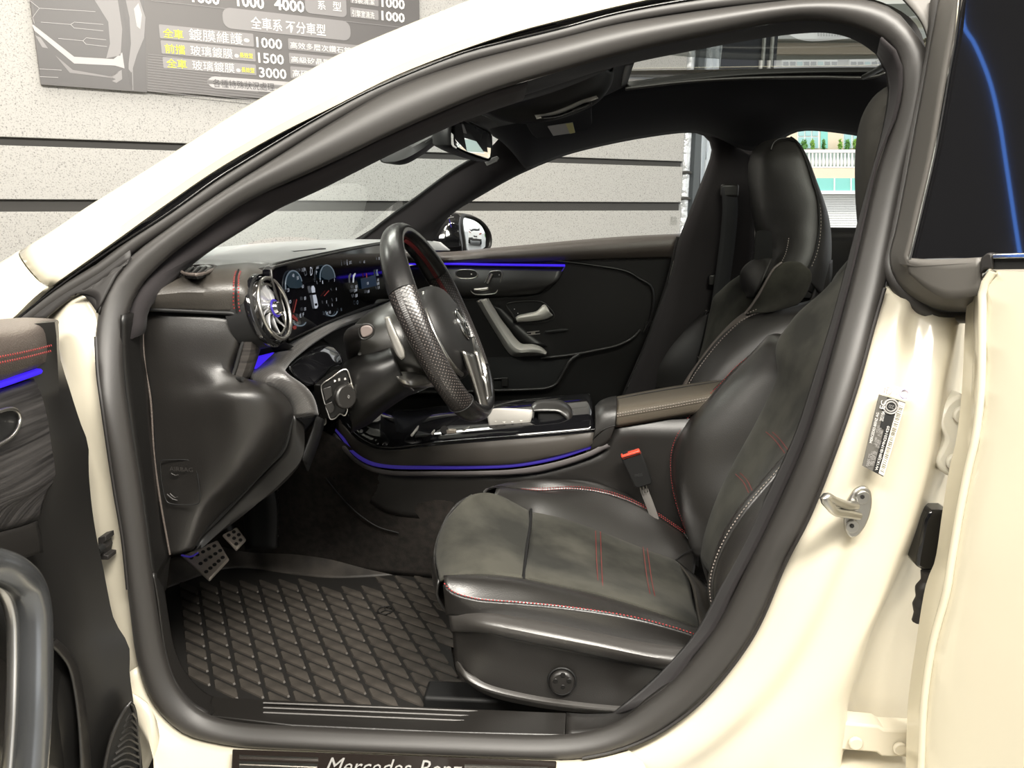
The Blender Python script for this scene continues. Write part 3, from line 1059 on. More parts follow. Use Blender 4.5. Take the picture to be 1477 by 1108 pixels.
sm = match(so, cr(cs(SI, 0.018), 720, True) if False else cr(cs(SI, 0.018), 180, True))
closed_band('door_seal', [so, sm], RUBBER, car, bul=0.015, solid=-0.004, label='wide black rubber door seal running round the driver door opening')
closed_band('seal_flange', [[p + Vector((0, 0.004, 0)) for p in so], [p + Vector((0, 0.045, 0)) for p in so]], RUBBER2, car)
# inner trim lip: from the seal's inner edge a narrow return into the cabin
deep = []
ctr_in = sum(sm, Vector()) / len(sm)
for p in sm:
    deep.append(p + Vector((0, 0.05, 0)) - (ctr_in - p).normalized() * 0.07)
closed_band('opening_return', [sm, deep], RUBBER2, car)
# serrated edge of the seal on the hinge side and on the pillar side
edge_pts = cs('138,486 141,540 146,578 152,621 165,708 176,773 184,850', -0.002)
tube('seal_edge', edge_pts, 0.0022, RUBBER2, car, n=60, seg=6)
tube('seal_edge', cs('840,1094 890,1083 944,1061 998,1024 1038.5,983 1079,929 1100,891 1134,810 1166,748 1207,645 1239.5,547 1260,472 1276,416', -0.002), 0.0024, RUBBER2, car, n=90, seg=6)

# ---- hinge pillar, sill and centre pillar in body colour
loft('hinge_pillar', [cs('60,468 64,520 70,600 84,700 100,800 120,900 150,1000 170,1120', 0.03), cs('100,430 108,500 118,580 128,650 140,740 150,830 170,930 196,1030 204,1120', 0.012), cs('122,424 142,453 140,486 148,578 154,621 167,708 178,773 189,876 200,954 219,1008 240,1038', 0.012)], JAMB, car, n=40, k=14, solid=-0.003, label='white hinge pillar between the open driver door and the seal')
# hinge check bolt block
chk = plate('door_check', cs('141,776 152,773 153,780 148,784 151,792 149,801 156,802 156,808 146,808 141,800', -0.014), (0, 0.02, 0), RUBBER2, car, bevel=0.001)
disc('check_roller', PS(147, 790, -0.016), (0, -1, 0), 0.006, 0.012, PLASTIC_D, chk, seg=14)
SILL_IN = cs('200,960 217,1008 244,1041 271,1060 311,1071 350,1077 450,1082 550,1086 650,1090 750,1093 840,1093 900,1079', 0.008)
SILL_MID = [P(a, b_, y) for a, b_, y in nums('170,985,-0.005 195,1030,-0.01 225,1066,-0.015 260,1090,-0.02 300,1104,-0.025 345,1112,-0.03 450,1120,-0.035 550,1124,-0.035 650,1127,-0.035 750,1128,-0.035 850,1124,-0.03 930,1104,-0.02')]
SILL_OUT = [Vector((p.x + 0.05 * max(0, 1 - i / 4), p.y - 0.10 * min(1, 0.06 + i / 5), p.z - 0.035)) for i, p in enumerate(SILL_MID)]
SILL_DN = [Vector((p.x, p.y - 0.005, p.z - 0.18)) for p in SILL_OUT]
loft('sill', [SILL_IN, SILL_MID, SILL_OUT, SILL_DN], JAMB, car, n=50, k=20, solid=-0.003, label='white door sill under the rubber seal')

# centre pillar: raised inner face, fold, recess for the rear door's hinges
BP_IN = cs('1290,402 1277,413 1260,470 1239.5,545 1207,643 1166,746 1134,808 1100,889 1079,927 1038.5,981 998,1022 944,1060 890,1082 850,1096 820,1130', 0.012)
BP_A = cs('1312,430 1300,455 1288,510 1272,585 1245,690 1212,780 1180,850 1140,930 1105,985 1050,1045 1000,1085 960,1110 930,1135', -0.006)
BP_B = cs('1350,456 1345,520 1335,600 1318,690 1295,760 1270,820 1250,880 1225,930 1180,1000 1130,1060 1090,1110 1070,1140', -0.010)
BP_C = cs('1384,458 1368,540 1352,640 1330,730 1304,800 1280,858 1256,912 1237,970 1221,1015 1217,1060 1208,1110 1205,1145', 0.0)
BP_D = cs('1396,456 1388,540 1372,640 1350,740 1318,810 1290,862 1264,916 1244,970 1230,1015 1226,1060 1217,1110 1214,1145', 0.045)
BP_E = cs('1440,456 1440,560 1430,660 1420,760 1410,830 1390,900 1370,960 1350,1010 1340,1050 1335,1100 1330,1145', 0.055)
BP_AB = [a.lerp(b_, 0.5) + Vector((0, 0.010, 0)) for a, b_ in zip(cr(BP_A, 40), cr(BP_B, 40))]
BP_BC = [a.lerp(b_, 0.55) + Vector((0, -0.006, 0)) for a, b_ in zip(cr(BP_B, 40), cr(BP_C, 40))]
loft('centre_pillar', [BP_IN, BP_A, BP_AB, BP_B, BP_BC, BP_C, BP_D, BP_E], JAMB, car, n=50, k=40, solid=-0.003, label='white centre pillar with type plate and door striker')
cp = bpy.data.objects['centre_pillar']


def pil(px, py, off=-0.027):
    return PS(px, py, off)


# type plate: black and grey foil with lettering and bar code
tp = [pil(1268, 569), pil(1306, 580.5), pil(1274, 688), pil(1244, 672)]
plate_o = plate('type_plate', tp, (0, 0.001, 0), mat('plate_grey', (0.10, 0.095, 0.085), 0.4), cp, smooth=False, label='black and grey type plate sticker with bar code')
TU = (tp[1] - tp[0]).normalized()
TVv = (tp[0] - tp[3]).normalized()
TN = TU.cross(TVv)
TN = towards_cam(tp[0], TN).normalized()


def tpt(u, v, l=0.0012):
    """u across (0..1), v down the plate (0..1)"""
    a = tp[0].lerp(tp[1], u)
    q = tp[3].lerp(tp[2], u)
    return a.lerp(q, v) + TN * l


def trect(name, u0, v0, u1, v1, m, l=0.0010):
    return plate(name, [tpt(u0, v0, l), tpt(u1, v0, l), tpt(u1, v1, l), tpt(u0, v1, l)], -TN * 0.0006, m, plate_o, smooth=False)


trect('plate_field', 0.32, 0.0, 0.72, 0.42, BLACK_PRINT)
trect('plate_field', 0.5, 0.42, 0.74, 1.0, BLACK_PRINT)
trect('bar_code_field', 0.75, 0.015, 0.985, 0.985, mat('plate_white', (0.8, 0.76, 0.66), 0.5), 0.0013)
rb = random.Random(3)
v = 0.06
while v < 0.95:
    h = rb.choice((0.006, 0.009, 0.013))
    trect('bar', 0.78, v, 0.95, v + h, mat('bar_print', (0.16, 0.15, 0.12), 0.5) if 'bar_print' not in bpy.data.materials else bpy.data.materials['bar_print'], 0.0017)
    v += h + rb.choice((0.009, 0.012, 0.018))
seal_c = tpt(0.52, 0.11)
ring('plate_emblem', seal_c, TN, 0.0085, 0.0011, GREY_PRINT, plate_o, seg=20)
ring('plate_emblem', seal_c, TN, 0.0058, 0.0009, GREY_PRINT, plate_o, seg=16)
text_mesh('lettering', 'CCC', seal_c - TU * 0.003 - TVv * 0.002, TU, TVv, 0.004, GREY_PRINT, plate_o, width=0.006)


def ttext(body, u, v0, v1, h, m):
    """line that runs up the plate from v1 to v0, letters lying along it"""
    o_ = tpt(u, v1, 0.0014)
    e_ = tpt(u, v0, 0.0014)
    X = (e_ - o_)
    return text_mesh('lettering', body, o_, X, (X.cross(TN) * -1.0), h, m, plate_o, width=X.length)


ttext('W1K5J8HB1MN201420', 0.70, 0.36, 0.96, 0.0042, SIGN_W)
ttext('EC', 0.30, 0.06, 0.17, 0.0060, SIGN_W)
ttext('2021/04', 0.36, 0.20, 0.33, 0.0042, SIGN_W)
ttext('MERCEDES-BENZ AG', 0.14, 0.24, 0.66, 0.0030, SIGN_W)
for k, (u, a_, b_) in enumerate(((0.28, 0.40, 0.50), (0.37, 0.42, 0.53), (0.46, 0.45, 0.53), (0.30, 0.56, 0.66), (0.40, 0.58, 0.68), (0.49, 0.58, 0.68), (0.30, 0.76, 0.96), (0.38, 0.74, 0.94), (0.46, 0.74, 0.92), (0.22, 0.80, 0.97))):
    ttext(('1975 KG', '0-1475', '1- 980', '2-1040', '149 650', '0118.2', 'TYP 118.351', '282 914 00', '118 347 1A', 'PARIS 775')[k], u, a_, b_, 0.0026, GREY_PRINT)
lab = plate('id_label', [pil(1272, 553), pil(1311, 562), pil(1308, 578), pil(1268, 567)], (0, 0.0006, 0), mat('label_white', (0.82, 0.78, 0.72), 0.5), cp, smooth=False, label='small white sticker reading ID')
text_mesh('lettering', 'ID', pil(1274, 567, -0.0285), TU, TVv, 0.0085, mat('pen_grey', (0.25, 0.22, 0.20), 0.7), lab, width=0.0095)
text_mesh('lettering', '\u3072', pil(1289, 569, -0.0285), TU, TVv, 0.009, bpy.data.materials['pen_grey'], lab, width=0.0055)
ring('stamp', pil(1304.5, 568, -0.0285), TN, 0.0052, 0.0009, mat('stamp_violet', (0.55, 0.50, 0.75), 0.6), lab, seg=18)

# striker: base plate, two screws, bent loop
DZ = Vector((0, -1, 0))
sp = plate('striker', cs('1218,745 1222,728 1236,706 1247,702 1256,708 1258,730 1250,757 1238,773 1229,777 1221,768', -0.018), (0, 0.007, 0), DULLMETAL, cp, bevel=0.002, n=30, label='zinc door striker with two star screws')
for (sx_, sy_) in ((1244, 717), (1229, 759)):
    s_ = disc('screw', PS(sx_, sy_, -0.0185), (0, -1, 0), 0.0085, 0.003, DULLMETAL, sp, seg=20, bevel=0.0008)
    disc('screw_recess', PS(sx_, sy_, -0.0222), (0, -1, 0), 0.0028, 0.0004, BLACK_PRINT, sp, seg=6)
tube('striker_loop', [PS(1238, 744, -0.022), PS(1222, 741, -0.036), PS(1205, 738, -0.05), PS(1196, 729, -0.058), PS(1189, 719, -0.06), PS(1193, 717, -0.058), PS(1204, 723, -0.05), PS(1222, 729, -0.036), PS(1234, 730, -0.022)], 0.0055, DULLMETAL, sp, n=50, seg=10)
plate('striker_cap', [PS(1189, 717, -0.063), PS(1196, 716, -0.06), PS(1207, 728, -0.055), PS(1204, 740, -0.055), PS(1195, 731, -0.06)], (0, 0.006, 0), DULLMETAL, sp, bevel=0.0015)

# hinges and check strap of the rear door
h1 = plate('rear_door_hinge', cs('1394,570 1376,574 1362,588 1358,612 1365,635 1358,652 1352,662 1355,676 1366,686 1380,690 1394,690', 0.004), (0, 0.03, 0), mat('hinge_paint', (0.66, 0.63, 0.54), 0.4), cp, bevel=0.004, n=36)
disc('hinge_bolt', PS(1386, 597, 0.003), (0, -1, 0), 0.011, 0.007, bpy.data.materials['hinge_paint'], h1, seg=20, bevel=0.002)
disc('hinge_bolt', PS(1376, 665, 0.003), (0, -1, 0), 0.011, 0.007, bpy.data.materials['hinge_paint'], h1, seg=20, bevel=0.002)
h2 = plate('rear_door_hinge', cs('1208,1046 1215,1043 1268,1048 1276,1053 1330,1056 1330,1094 1272,1092 1264,1086 1212,1082 1205,1080', 0.002), (0, 0.03, 0), JAMB, cp, bevel=0.003)
disc('hinge_bolt', PS(1233, 1070, 0.001), (0, -1, 0), 0.0095, 0.006, JAMB, h2, seg=22, bevel=0.002)
disc('hinge_bolt', PS(1297, 1078, 0.001), (0, -1, 0), 0.0095, 0.006, JAMB, h2, seg=22, bevel=0.002)
plate('rear_check_strap', cs('1341,737 1372,737 1372,826 1333,824 1322,818 1323,805 1334,750', -0.006), (0, 0.03, 0), GLOSS, cp, bevel=0.004)
tube('cable_grommet', cs('1340,826 1336,840 1331,852 1329,866 1327,880 1326,896', 0.0), [0.010, 0.007, 0.010, 0.007, 0.010, 0.007, 0.009], RUBBER2, cp, n=30, seg=10)

# seal of the rear door, black strip and applique of the pillar
APL_L = cs('1364,0 1352,55 1345,100 1330,180 1315,262 1300,330 1292,372 1294,392 1304,412 1324,432 1352,446 1396,449', -0.004)
tube('rear_seal', cs('1352,0 1346,60 1336,110 1320,190 1305,275 1290,350 1283,385 1292,408 1320,438 1350,454 1396,457', 0.0), 0.0085, RUBBER, cp, n=70, seg=10, label='black rubber seal of the rear door')
loft('roof_corner_trim', [cs('1270,-30 1300,-6 1330,30 1343,64 1347,70', 0.006), cs('1290,-40 1320,-30 1345,-20 1358,10 1350,58', 0.006)], APPL, cp, n=16, k=5, solid=-0.004)

# scuff plate outside on the sill, with the maker's name
ZS = P(570, 1100, -0.02).z + 0.004
kp = plate('kick_plate', [PZ(335, 1080, ZS) + Vector((0, 0, 0)), PZ(803, 1097, ZS), PZ(800, 1150, ZS), PZ(332, 1132, ZS)], (0, 0, -0.008), mat('kick_plate_dark', (0.018, 0.014, 0.012), 0.2, coat=0.4), car, bevel=0.002, label='dark kick plate on the white sill with silver lettering')
for (a_, b_, c_, d_) in ((345, 1089, 459, 1095), (345, 1100, 457, 1104), (670, 1102.5, 790, 1105)):
    q = [PZ(a_, b_, ZS + 0.002), PZ(c_, b_ + 4.2, ZS + 0.002), PZ(c_, b_ + 6.2, ZS + 0.002), PZ(a_, b_ + 2, ZS + 0.002)]
    plate('plate_line', q, (0, 0, -0.002), SATIN, kp, smooth=False)
for (a_, c_, t_) in ((345, 458, 1098), (672, 792, 1110)):
    plate('plate_insert', [PZ(a_, t_, ZS + 0.001), PZ(c_, t_ + 4, ZS + 0.001), PZ(c_, t_ + 28, ZS + 0.001), PZ(a_, t_ + 24, ZS + 0.001)], (0, 0, -0.001), SATIN, kp, smooth=False)
a_, b_ = PZ(468, 1117, ZS + 0.0022), PZ(664, 1123, ZS + 0.0022)
text_mesh('lettering', 'Mercedes-Benz', a_, b_ - a_, Vector((0, 1, 0)), (PZ(470, 1093, ZS).y - PZ(470, 1117, ZS).y), mat('plate_silver', (0.75, 0.73, 0.70), 0.25, metal=0.6), kp, width=(b_ - a_).length)

# inner tread plate with bright ribs
TPL = plate('tread_plate', c(0.06, '300,1032,0.05 420,1046,0.045 640,1056,0.045 815,1061,0.045 817,1028,0.085 650,1021,0.10 400,1014,0.11 305,1005,0.11'), (0, 0, -0.02), PLASTIC, car, bevel=0.002, label='ribbed black tread plate inside the sill')
for i, (ya, yb, xe, yw) in enumerate(((1017, 1029, 776, 0.092), (1024, 1036, 780, 0.082), (1031, 1043.5, 784, 0.071))):
    tube('rib', [P(380, ya - 3, yw), P(560, (ya + yb) / 2 - 2, yw), P(xe, yb + 1, yw)], 0.0013, mat('rib_grey', (0.13, 0.125, 0.12), 0.5) if 'rib_grey' not in bpy.data.materials else bpy.data.materials['rib_grey'], TPL, n=20, seg=6)
loft('sill_trim_end', [c(0.07, '816,1060,0.045 850,1056,0.04 890,1045,0.035 930,1012,0.03 975,980,0.03'), c(0.1, '817,1028,0.085 850,1030,0.09 895,1026,0.09 930,1003,0.09 960,975,0.09')], PLASTIC, car, n=20, k=5, solid=-0.003)
loft('inner_sill_trim', [c(0.06, '219,827,0.035 225,862,0.035 236,938,0.035 249,981,0.035 271,1014,0.035 300,1034,0.04'), c(0.1, '230,830,0.12 236,862,0.12 250,940,0.12 268,975,0.13 300,1005,0.14 340,1016,0.14')], PLASTIC, car, n=24, k=8, solid=-0.003)
loft('centre_pillar_trim', [c(0.06, '930,1018,0.03 975,985,0.03 1002,944,0.03 1036,903,0.03 1060,850,0.035 1092,790,0.04 1128,715,0.05 1165,630,0.055 1193,535,0.065 1215,455,0.085 1232,390,0.10 1250,310,0.125 1270,225,0.155 1293,170,0.17 1303,120,0.19 1302,95,0.2 1290,68,0.21 1272,53,0.215'), c(0.1, '880,1035,0.10 940,985,0.10 980,945,0.10 1010,906,0.10 1040,850,0.10 1072,790,0.10 1108,715,0.11 1148,630,0.115 1178,540,0.125 1203,460,0.145 1222,390,0.16 1243,310,0.185 1265,230,0.205 1278,176,0.225 1284,130,0.245 1281,108,0.25 1276,92,0.25 1267,78,0.25')], PILLARTRIM, car, n=40, k=5, solid=-0.003)

# ------------------------------------------------------------------ driver door, standing open
DP0 = Vector((-0.66, -0.02, 0))
_t = math.radians(75)
DN = Vector((math.sin(_t), math.cos(_t), 0))
DE = Vector((math.cos(_t), -math.sin(_t), 0))


def D(px, py, off=0.0):
    return plane_pt(px, py, DP0 + DN * off, DN)


def d(s, off=0.0):
    return [D(a[0], a[1], a[2] if len(a) > 2 else off) for a in nums(s)]


DDA = d('-90,470 -90,490 -90,520 -90,560 -90,600 -90,640 -90,680 -90,720 -90,760 -90,800 -90,850 -90,900 -90,940 -90,980 -90,1020 -90,1060 -90,1120', -0.02)
door = loft('driver_door', [c(0, '84,462,-0.035 85,475,-0.035 86,512,-0.035 100,560,-0.035 116,610,-0.035 127,640,-0.035 128,680,-0.035 133,735,-0.035 141,784,-0.035 148,815,-0.035 156,857,-0.035 165,895,-0.035 186,932,-0.035 187,970,-0.035 193,1016,-0.035 199,1065,-0.035 204,1120,-0.035'),
                           c(0, '70,466,-0.075 72,475,-0.075 74,512,-0.075 78,560,-0.07 84,610,-0.07 92,640,-0.07 95,680,-0.07 92,735,-0.075 90,784,-0.08 95,815,-0.08 100,857,-0.08 105,895,-0.08 112,932,-0.08 120,970,-0.08 125,1016,-0.085 130,1065,-0.085 135,1120,-0.085'),
                           d('0,468 0,490 0,520 0,560 0,600 0,640 0,680 0,720 0,760 0,800 0,850 0,900 0,940 0,980 0,1020 0,1060 0,1120', -0.02),
                           DDA, [p + DE * 0.62 for p in DDA]], PLASTIC_S, car, n=40, k=30, back=(-0.05, -0.03, 0), label='open driver door seen on its black inner side')
# soft top pad
padA = [D(x, y, o_) for x, y, o_ in nums('-80,470,0.0 0,466.5,0.0 50,459.5,0.0 80,460.5,-0.005')]
padB = [D(x, y, o_) for x, y, o_ in nums('-80,500,0.03 0,496,0.03 50,488,0.03 82,478,0.012')]
padC = [D(x, y, o_) for x, y, o_ in nums('-80,556,0.02 0,548,0.02 50,531,0.02 78,522,0.01')]
loft('door_top_pad', [[p - DN * 0.05 for p in padA], padA, padB, padC, [p - DN * 0.03 for p in padC]], PADTOP, door, n=24, k=16, solid=-0.002, label='soft leather pad in a lit brownish tone along the top of the open door')
stitch('stitching', d('-40,522 0,515 40,507 76,498', 0.0325), REDTHREAD, door, r=0.0012)
stitch('stitching', d('-40,531 0,523.5 40,515 75,506', 0.0325), REDTHREAD, door, r=0.0012)
tube('ambient_strip', d('-60,572 0,554.5 40,541 77,528', 0.012), 0.0042, BLUE, door, n=20, seg=8, label='glowing blue light strip on the open door')
loft('grained_trim', [d('-60,582 0,562 40,549 77,537', 0.006), d('-60,600 0,590 50,575 84,556', 0.010), d('-60,650 0,650 60,640 104,630', 0.014), d('-60,710 0,705 50,700 107,655', 0.014), d('-60,745 0,735 40,720 66,709', 0.010), d('-60,785 0,766 30,758 54,749', 0.006)], WOOD, door, n=30, k=24, solid=-0.002, label='dark wood-grained trim of the open door')
bz = tube('switch_bezel', d('-60,606 -10,596 12,590 22,591 29,600 28,612 20,627 0,641 -60,664', 0.020), 0.0022, SATIN, door, n=40, seg=8)
plate('switch_recess', d('-60,606 -10,596 12,590 22,591 29,600 28,612 20,627 0,641 -60,664', 0.016), -DN * 0.004, BLACK_PRINT, bz)
loft('armrest_panel', [d('-60,790 0,768 30,760 52,752', 0.008), d('-60,815 0,793 40,775 58,780', 0.010), d('-60,840 0,815 30,806 60,797', 0.008)], PLASTIC, door, n=16, k=8, solid=-0.002)
loft('pocket_rim', [d('70,930 85,945 98,965 106,1000 112,1050 116,1120', 0.012), d('74,926 92,940 106,965 114,1000 122,1050 128,1120', 0.004)], PLASTIC, door, n=20, k=8, bulge=0.006, solid=-0.002)
loft('map_pocket', [d('-60,900 -10,905 10,930 20,1000 20,1120', 0.0), d('-60,1125 -10,1120 40,1118 75,1116 110,1118', 0.01), ], PLASTIC, door, n=16, k=6, solid=-0.002)
# pull handle: thick silver tube with a dark inside
hl = [D(x, y, o_) for x, y, o_ in nums('-70,806,0.035 -20,813,0.045 15,824,0.055 38,846,0.058 48,880,0.060 50,930,0.060 49,1000,0.060 46,1060,0.058 40,1140,0.055')]
hd = tube('pull_handle', hl, 0.0165, mat('satin_grey', (0.16, 0.165, 0.17), 0.26, metal=0.8), door, n=60, seg=18, label='thick satin silver pull handle of the open door')
tube('handle_highlight', [p + Vector((-0.012, -0.014, 0.0)) for p in hl], 0.0060, SATIN, hd, n=60, seg=10)  # bright highlight along the handle, modelled as a thin metal tube
plate('handle_recess', d('-60,850 0,852 20,870 26,920 26,1000 20,1120 -60,1120', 0.004), -DN * 0.01, PLASTIC_D, door)
# loudspeaker grille with curved ribs
gr = plate('speaker_grille', c(0, '187,1014,-0.06 194,1022,-0.05 199,1065,-0.048 204,1130,-0.05 150,1130,-0.088 152,1100,-0.088 162,1060,-0.08'), (-0.004, 0, 0), PLASTIC_D, door, bevel=0.001)
tube('grille_rim', c(0, '150,1130,-0.092 152,1100,-0.092 162,1060,-0.085 176,1030,-0.07 187,1014,-0.062 193,1022,-0.055 199,1065,-0.052 204,1120,-0.052'), 0.0025, PLASTIC, gr, n=30, seg=8)
for i in range(11):
    y = 1030 + i * 9.5
    xl = max(159, 184 - (y - 1024) * 0.33) if y < 1100 else 160
    xr = 196 + (y - 1030) * 0.07
    tube('grille_rib', c(0, f'{xl},{y + 10},-0.088 {(xl + xr) / 2},{y - 1},-0.074 {xr},{y + 6},-0.060'), 0.0016, PLASTIC, gr, n=10, seg=6)

# ------------------------------------------------------------------ rear door, ajar
RDT = math.radians(52)
RP0 = Vector((0.44, -0.05, 0))
RE = Vector((math.cos(RDT), -math.sin(RDT), 0))
RN = Vector((-math.sin(RDT), -math.cos(RDT), 0))


def R(px, py, off=0.0):
    return plane_pt(px, py, RP0 + RN * off, RN)


def r_(s, off=0.0):
    return [R(a[0], a[1], a[2] if len(a) > 2 else off) for a in nums(s)]


RDA = r_('1600,396 1600,415 1600,442 1600,486 1600,560 1600,630 1600,678 1600,740 1600,811 1600,850 1600,930 1600,1011 1600,1125', 0.006)
rd = loft('rear_door', [cs('1421,386 1399,413 1394,442 1391,486 1387.5,560 1380,630 1369,678 1359,740 1348,811 1337,838 1321,930 1310,1011 1306,1125', -0.028),
                       cs('1425,388 1408,413 1403,442 1402,486 1400,560 1393,630 1382,678 1371,740 1358,811 1348,838 1333,930 1321,1011 1316,1125', -0.045),
                       r_('1432,390 1416,415 1415,442 1414.5,486 1413,560 1405,630 1394,678 1382,740 1370,811 1364,850 1343,930 1331,1011 1326,1125', 0.0),
                       r_('1470,392 1470,415 1470,442 1470,486 1470,560 1470,630 1470,678 1470,740 1470,811 1470,850 1470,930 1470,1011 1470,1125', 0.006),
                       RDA, [p + RE * 0.35 + RN * 0.01 for p in RDA], [p + RE * 0.66 for p in RDA]], PAINT, car, n=50, k=44, back=(0.03, 0.03, 0), label='white rear door standing ajar with dark tinted window', sharp=25)
tube('door_fold', r_('1432,392 1418,415 1417,442 1416.5,486 1415,560 1407,630 1396,678 1384,740 1372,811 1366,850 1345,930 1333,1011 1328,1125', 0.004), 0.0045, PAINT, rd, n=50, seg=8)
loft('window_frame', [cs('1364,-14 1350,58 1342,104 1327,184 1312,266 1299,332 1290,372 1296,396 1310,415 1330,430 1356,441 1396,444', -0.010), r_('1392,-20 1379,49 1369,103 1350,217 1340,262 1330,300 1316,362 1312,376 1340,377 1360,376 1390,374 1425,371', -0.002)], APPL, rd, n=50, k=8, solid=-0.006, label='dark grey frame round the rear door window')
loft('frame_foot', [r_('1312,372 1340,374 1380,373 1416,371', -0.004), r_('1316,392 1345,418 1372,430 1418,424', -0.010), ], APPL, rd, n=20, k=5, solid=-0.006)
tube('rear_frame_seal', cs('1374,-14 1361,50 1352,100 1337,184 1322,266 1308,332 1298,366 1301,386 1315,404 1338,421 1362,433 1396,436', -0.024), 0.0045, PLASTIC_D, rd, n=60, seg=8)
plate('window_pane', r_('1386,-30 1377.6,49 1368,103 1348,217 1329,300 1311,374 1413,372 1429,366 1600,362', -0.004) + [R(1600, 362, -0.004) + RE * 0.50, R(1600, 300, -0.004) + RE * 0.56, R(1600, 100, -0.004) + RE * 0.30, R(1600, -30, -0.004) + RE * 0.05], -RN * 0.004, GLASS_DARK, rd, smooth=False, label='dark tinted window of the rear door')
tube('window_bead', r_('1387,-30 1379,49 1369.5,103 1349.5,217 1330.5,300 1313,373', 0.001), 0.0016, CHROME, rd, n=40, seg=6)
plate('waist_seal', r_('1414,372 1424,364 1431,366 1432,388 1420,388 1412,396', 0.006), -RN * 0.012, RUBBER2, rd, bevel=0.002)
plate('waist_strip', r_('1431,366.5 1600,362', 0.008) + [R(1600, 362, 0.008) + RE * 0.55, R(1600, 370, 0.008) + RE * 0.55] + r_('1600,370 1431,373', 0.008), -RN * 0.01, CHROME, rd, bevel=0.001)
plate('waist_gap', r_('1430,372 1600,369 1600,387 1430,389', 0.002), -RN * 0.01, PLASTIC_D, rd)

# ------------------------------------------------------------------ rest of the bodywork: rear, roof edge, bonnet
RS = []
for (x, zr, yr) in ((0.80, 1.39, 0.26), (0.98, 1.37, 0.27), (1.2, 1.315, 0.28), (1.5, 1.215, 0.30), (1.85, 1.08, 0.33), (2.2, 0.985, 0.36), (2.45, 0.95, 0.40)):
    sec = []
    for (y, z) in ((0.0, 0.36), (-0.035, 0.62), (-0.015, 0.86), (0.04, 0.93), (0.16, max(0.945, zr - 0.09)), (yr, zr), (0.5, zr + 0.035), (0.775, zr + 0.045)):
        sec.append(Vector((x, y, z)))
    RS.append(sec + [Vector((p.x, 1.55 - p.y, p.z)) for p in reversed(sec[:-1])])
loft('rear_quarter', RS[3:] + [[Vector((2.5, 0.775 + (p.y - 0.775) * 0.9, 0.6 + (p.z - 0.6) * 0.85)) for p in RS[-1]]], PAINT, car, n=60, k=20, solid=-0.003)
loft('roof_rear', [r[5:10] for r in RS[0:4]], PAINT, car, n=40, k=14, solid=-0.003)
loft('roof_rail_rear', [[r[4] for r in RS[0:4]], [r[4] + Vector((0, -0.012, -0.03)) for r in RS[0:4]], [r[4] + Vector((0, 0.03, -0.06)) for r in RS[0:4]]], GLOSS, car, n=20, k=9, solid=-0.003)
loft('rear_opening_frame', [[Vector((1.5, 0.0, 0.36)), Vector((1.52, -0.03, 0.62)), Vector((1.5, -0.01, 0.86)), Vector((1.42, 0.06, 0.98)), Vector((1.28, 0.19, 1.20))], [Vector((1.34, 0.06, 0.36)), Vector((1.36, 0.04, 0.62)), Vector((1.36, 0.05, 0.86)), Vector((1.32, 0.10, 0.98)), Vector((1.20, 0.23, 1.20))]], JAMB, car, n=20, k=6, solid=-0.003)
loft('sill_rear', [[Vector((0.30, 0.05, 0.36)), Vector((1.5, 0.05, 0.36))], [Vector((0.30, -0.10, 0.33)), Vector((1.5, -0.08, 0.33))], [Vector((0.30, -0.12, 0.15)), Vector((1.5, -0.10, 0.15))]], JAMB, car, n=12, k=8, solid=-0.003)
BN = []
for (x, z) in ((-0.80, 0.945), (-1.1, 0.905), (-1.4, 0.86), (-1.7, 0.80), (-1.95, 0.70)):
    w = 0.70 - max(0, -1.4 - x) * 0.3
    BN.append([Vector((x, 0.775 - w, z - 0.03)), Vector((x, 0.775 - w * 0.8, z)), Vector((x, 0.775 - w * 0.4, z + 0.015)), Vector((x, 0.775, z + 0.02)), Vector((x, 0.775 + w * 0.4, z + 0.015)), Vector((x, 0.775 + w * 0.8, z)), Vector((x, 0.775 + w, z - 0.03))])
loft('bonnet', BN, PAINT, car, n=40, k=16, solid=-0.003)
_o = DP0 - DN * 0.085
plate('door_skin', [_o + DE * 0.02 + Vector((0, 0, 0.34)), _o + DE * 0.95 + Vector((0, 0, 0.34)), _o + DE * 0.95 + Vector((0, 0, 0.97)), _o + DE * 0.02 + Vector((0, 0, 0.93))], -DN * 0.02, PAINT, door, bevel=0.006)


# ------------------------------------------------------------------ cabin: pillars, roof lining, glass
# windscreen pillar trim, driver side
PT_OUT = cs('176,497 180,462 203,410 244,369 290,336 360,287 420,262 485,232 567,192 640,160 700,135 760,117', 0.035)
PT_IN = [P(a, b_, y) for a, b_, y in nums('207,470,0.10 211,442,0.10 232,420,0.105 265,388,0.13 298,361,0.15 401,297,0.20 470,262,0.24 540,225,0.28 600,196,0.32 650,172,0.35 690,158,0.38 740,140,0.40')]
loft('windscreen_pillar_trim', [PT_OUT, PT_IN], PILLARTRIM, car, n=40, k=9, bulge=0.012, solid=-0.004, label='dark cloth trim of the near windscreen pillar')
loft('pillar_back', [[p + Vector((0, 0.01, 0)) for p in PT_IN], [p + Vector((-0.06, 0.03, 0.02)) for p in PT_IN]], PILLARTRIM, car, n=40)

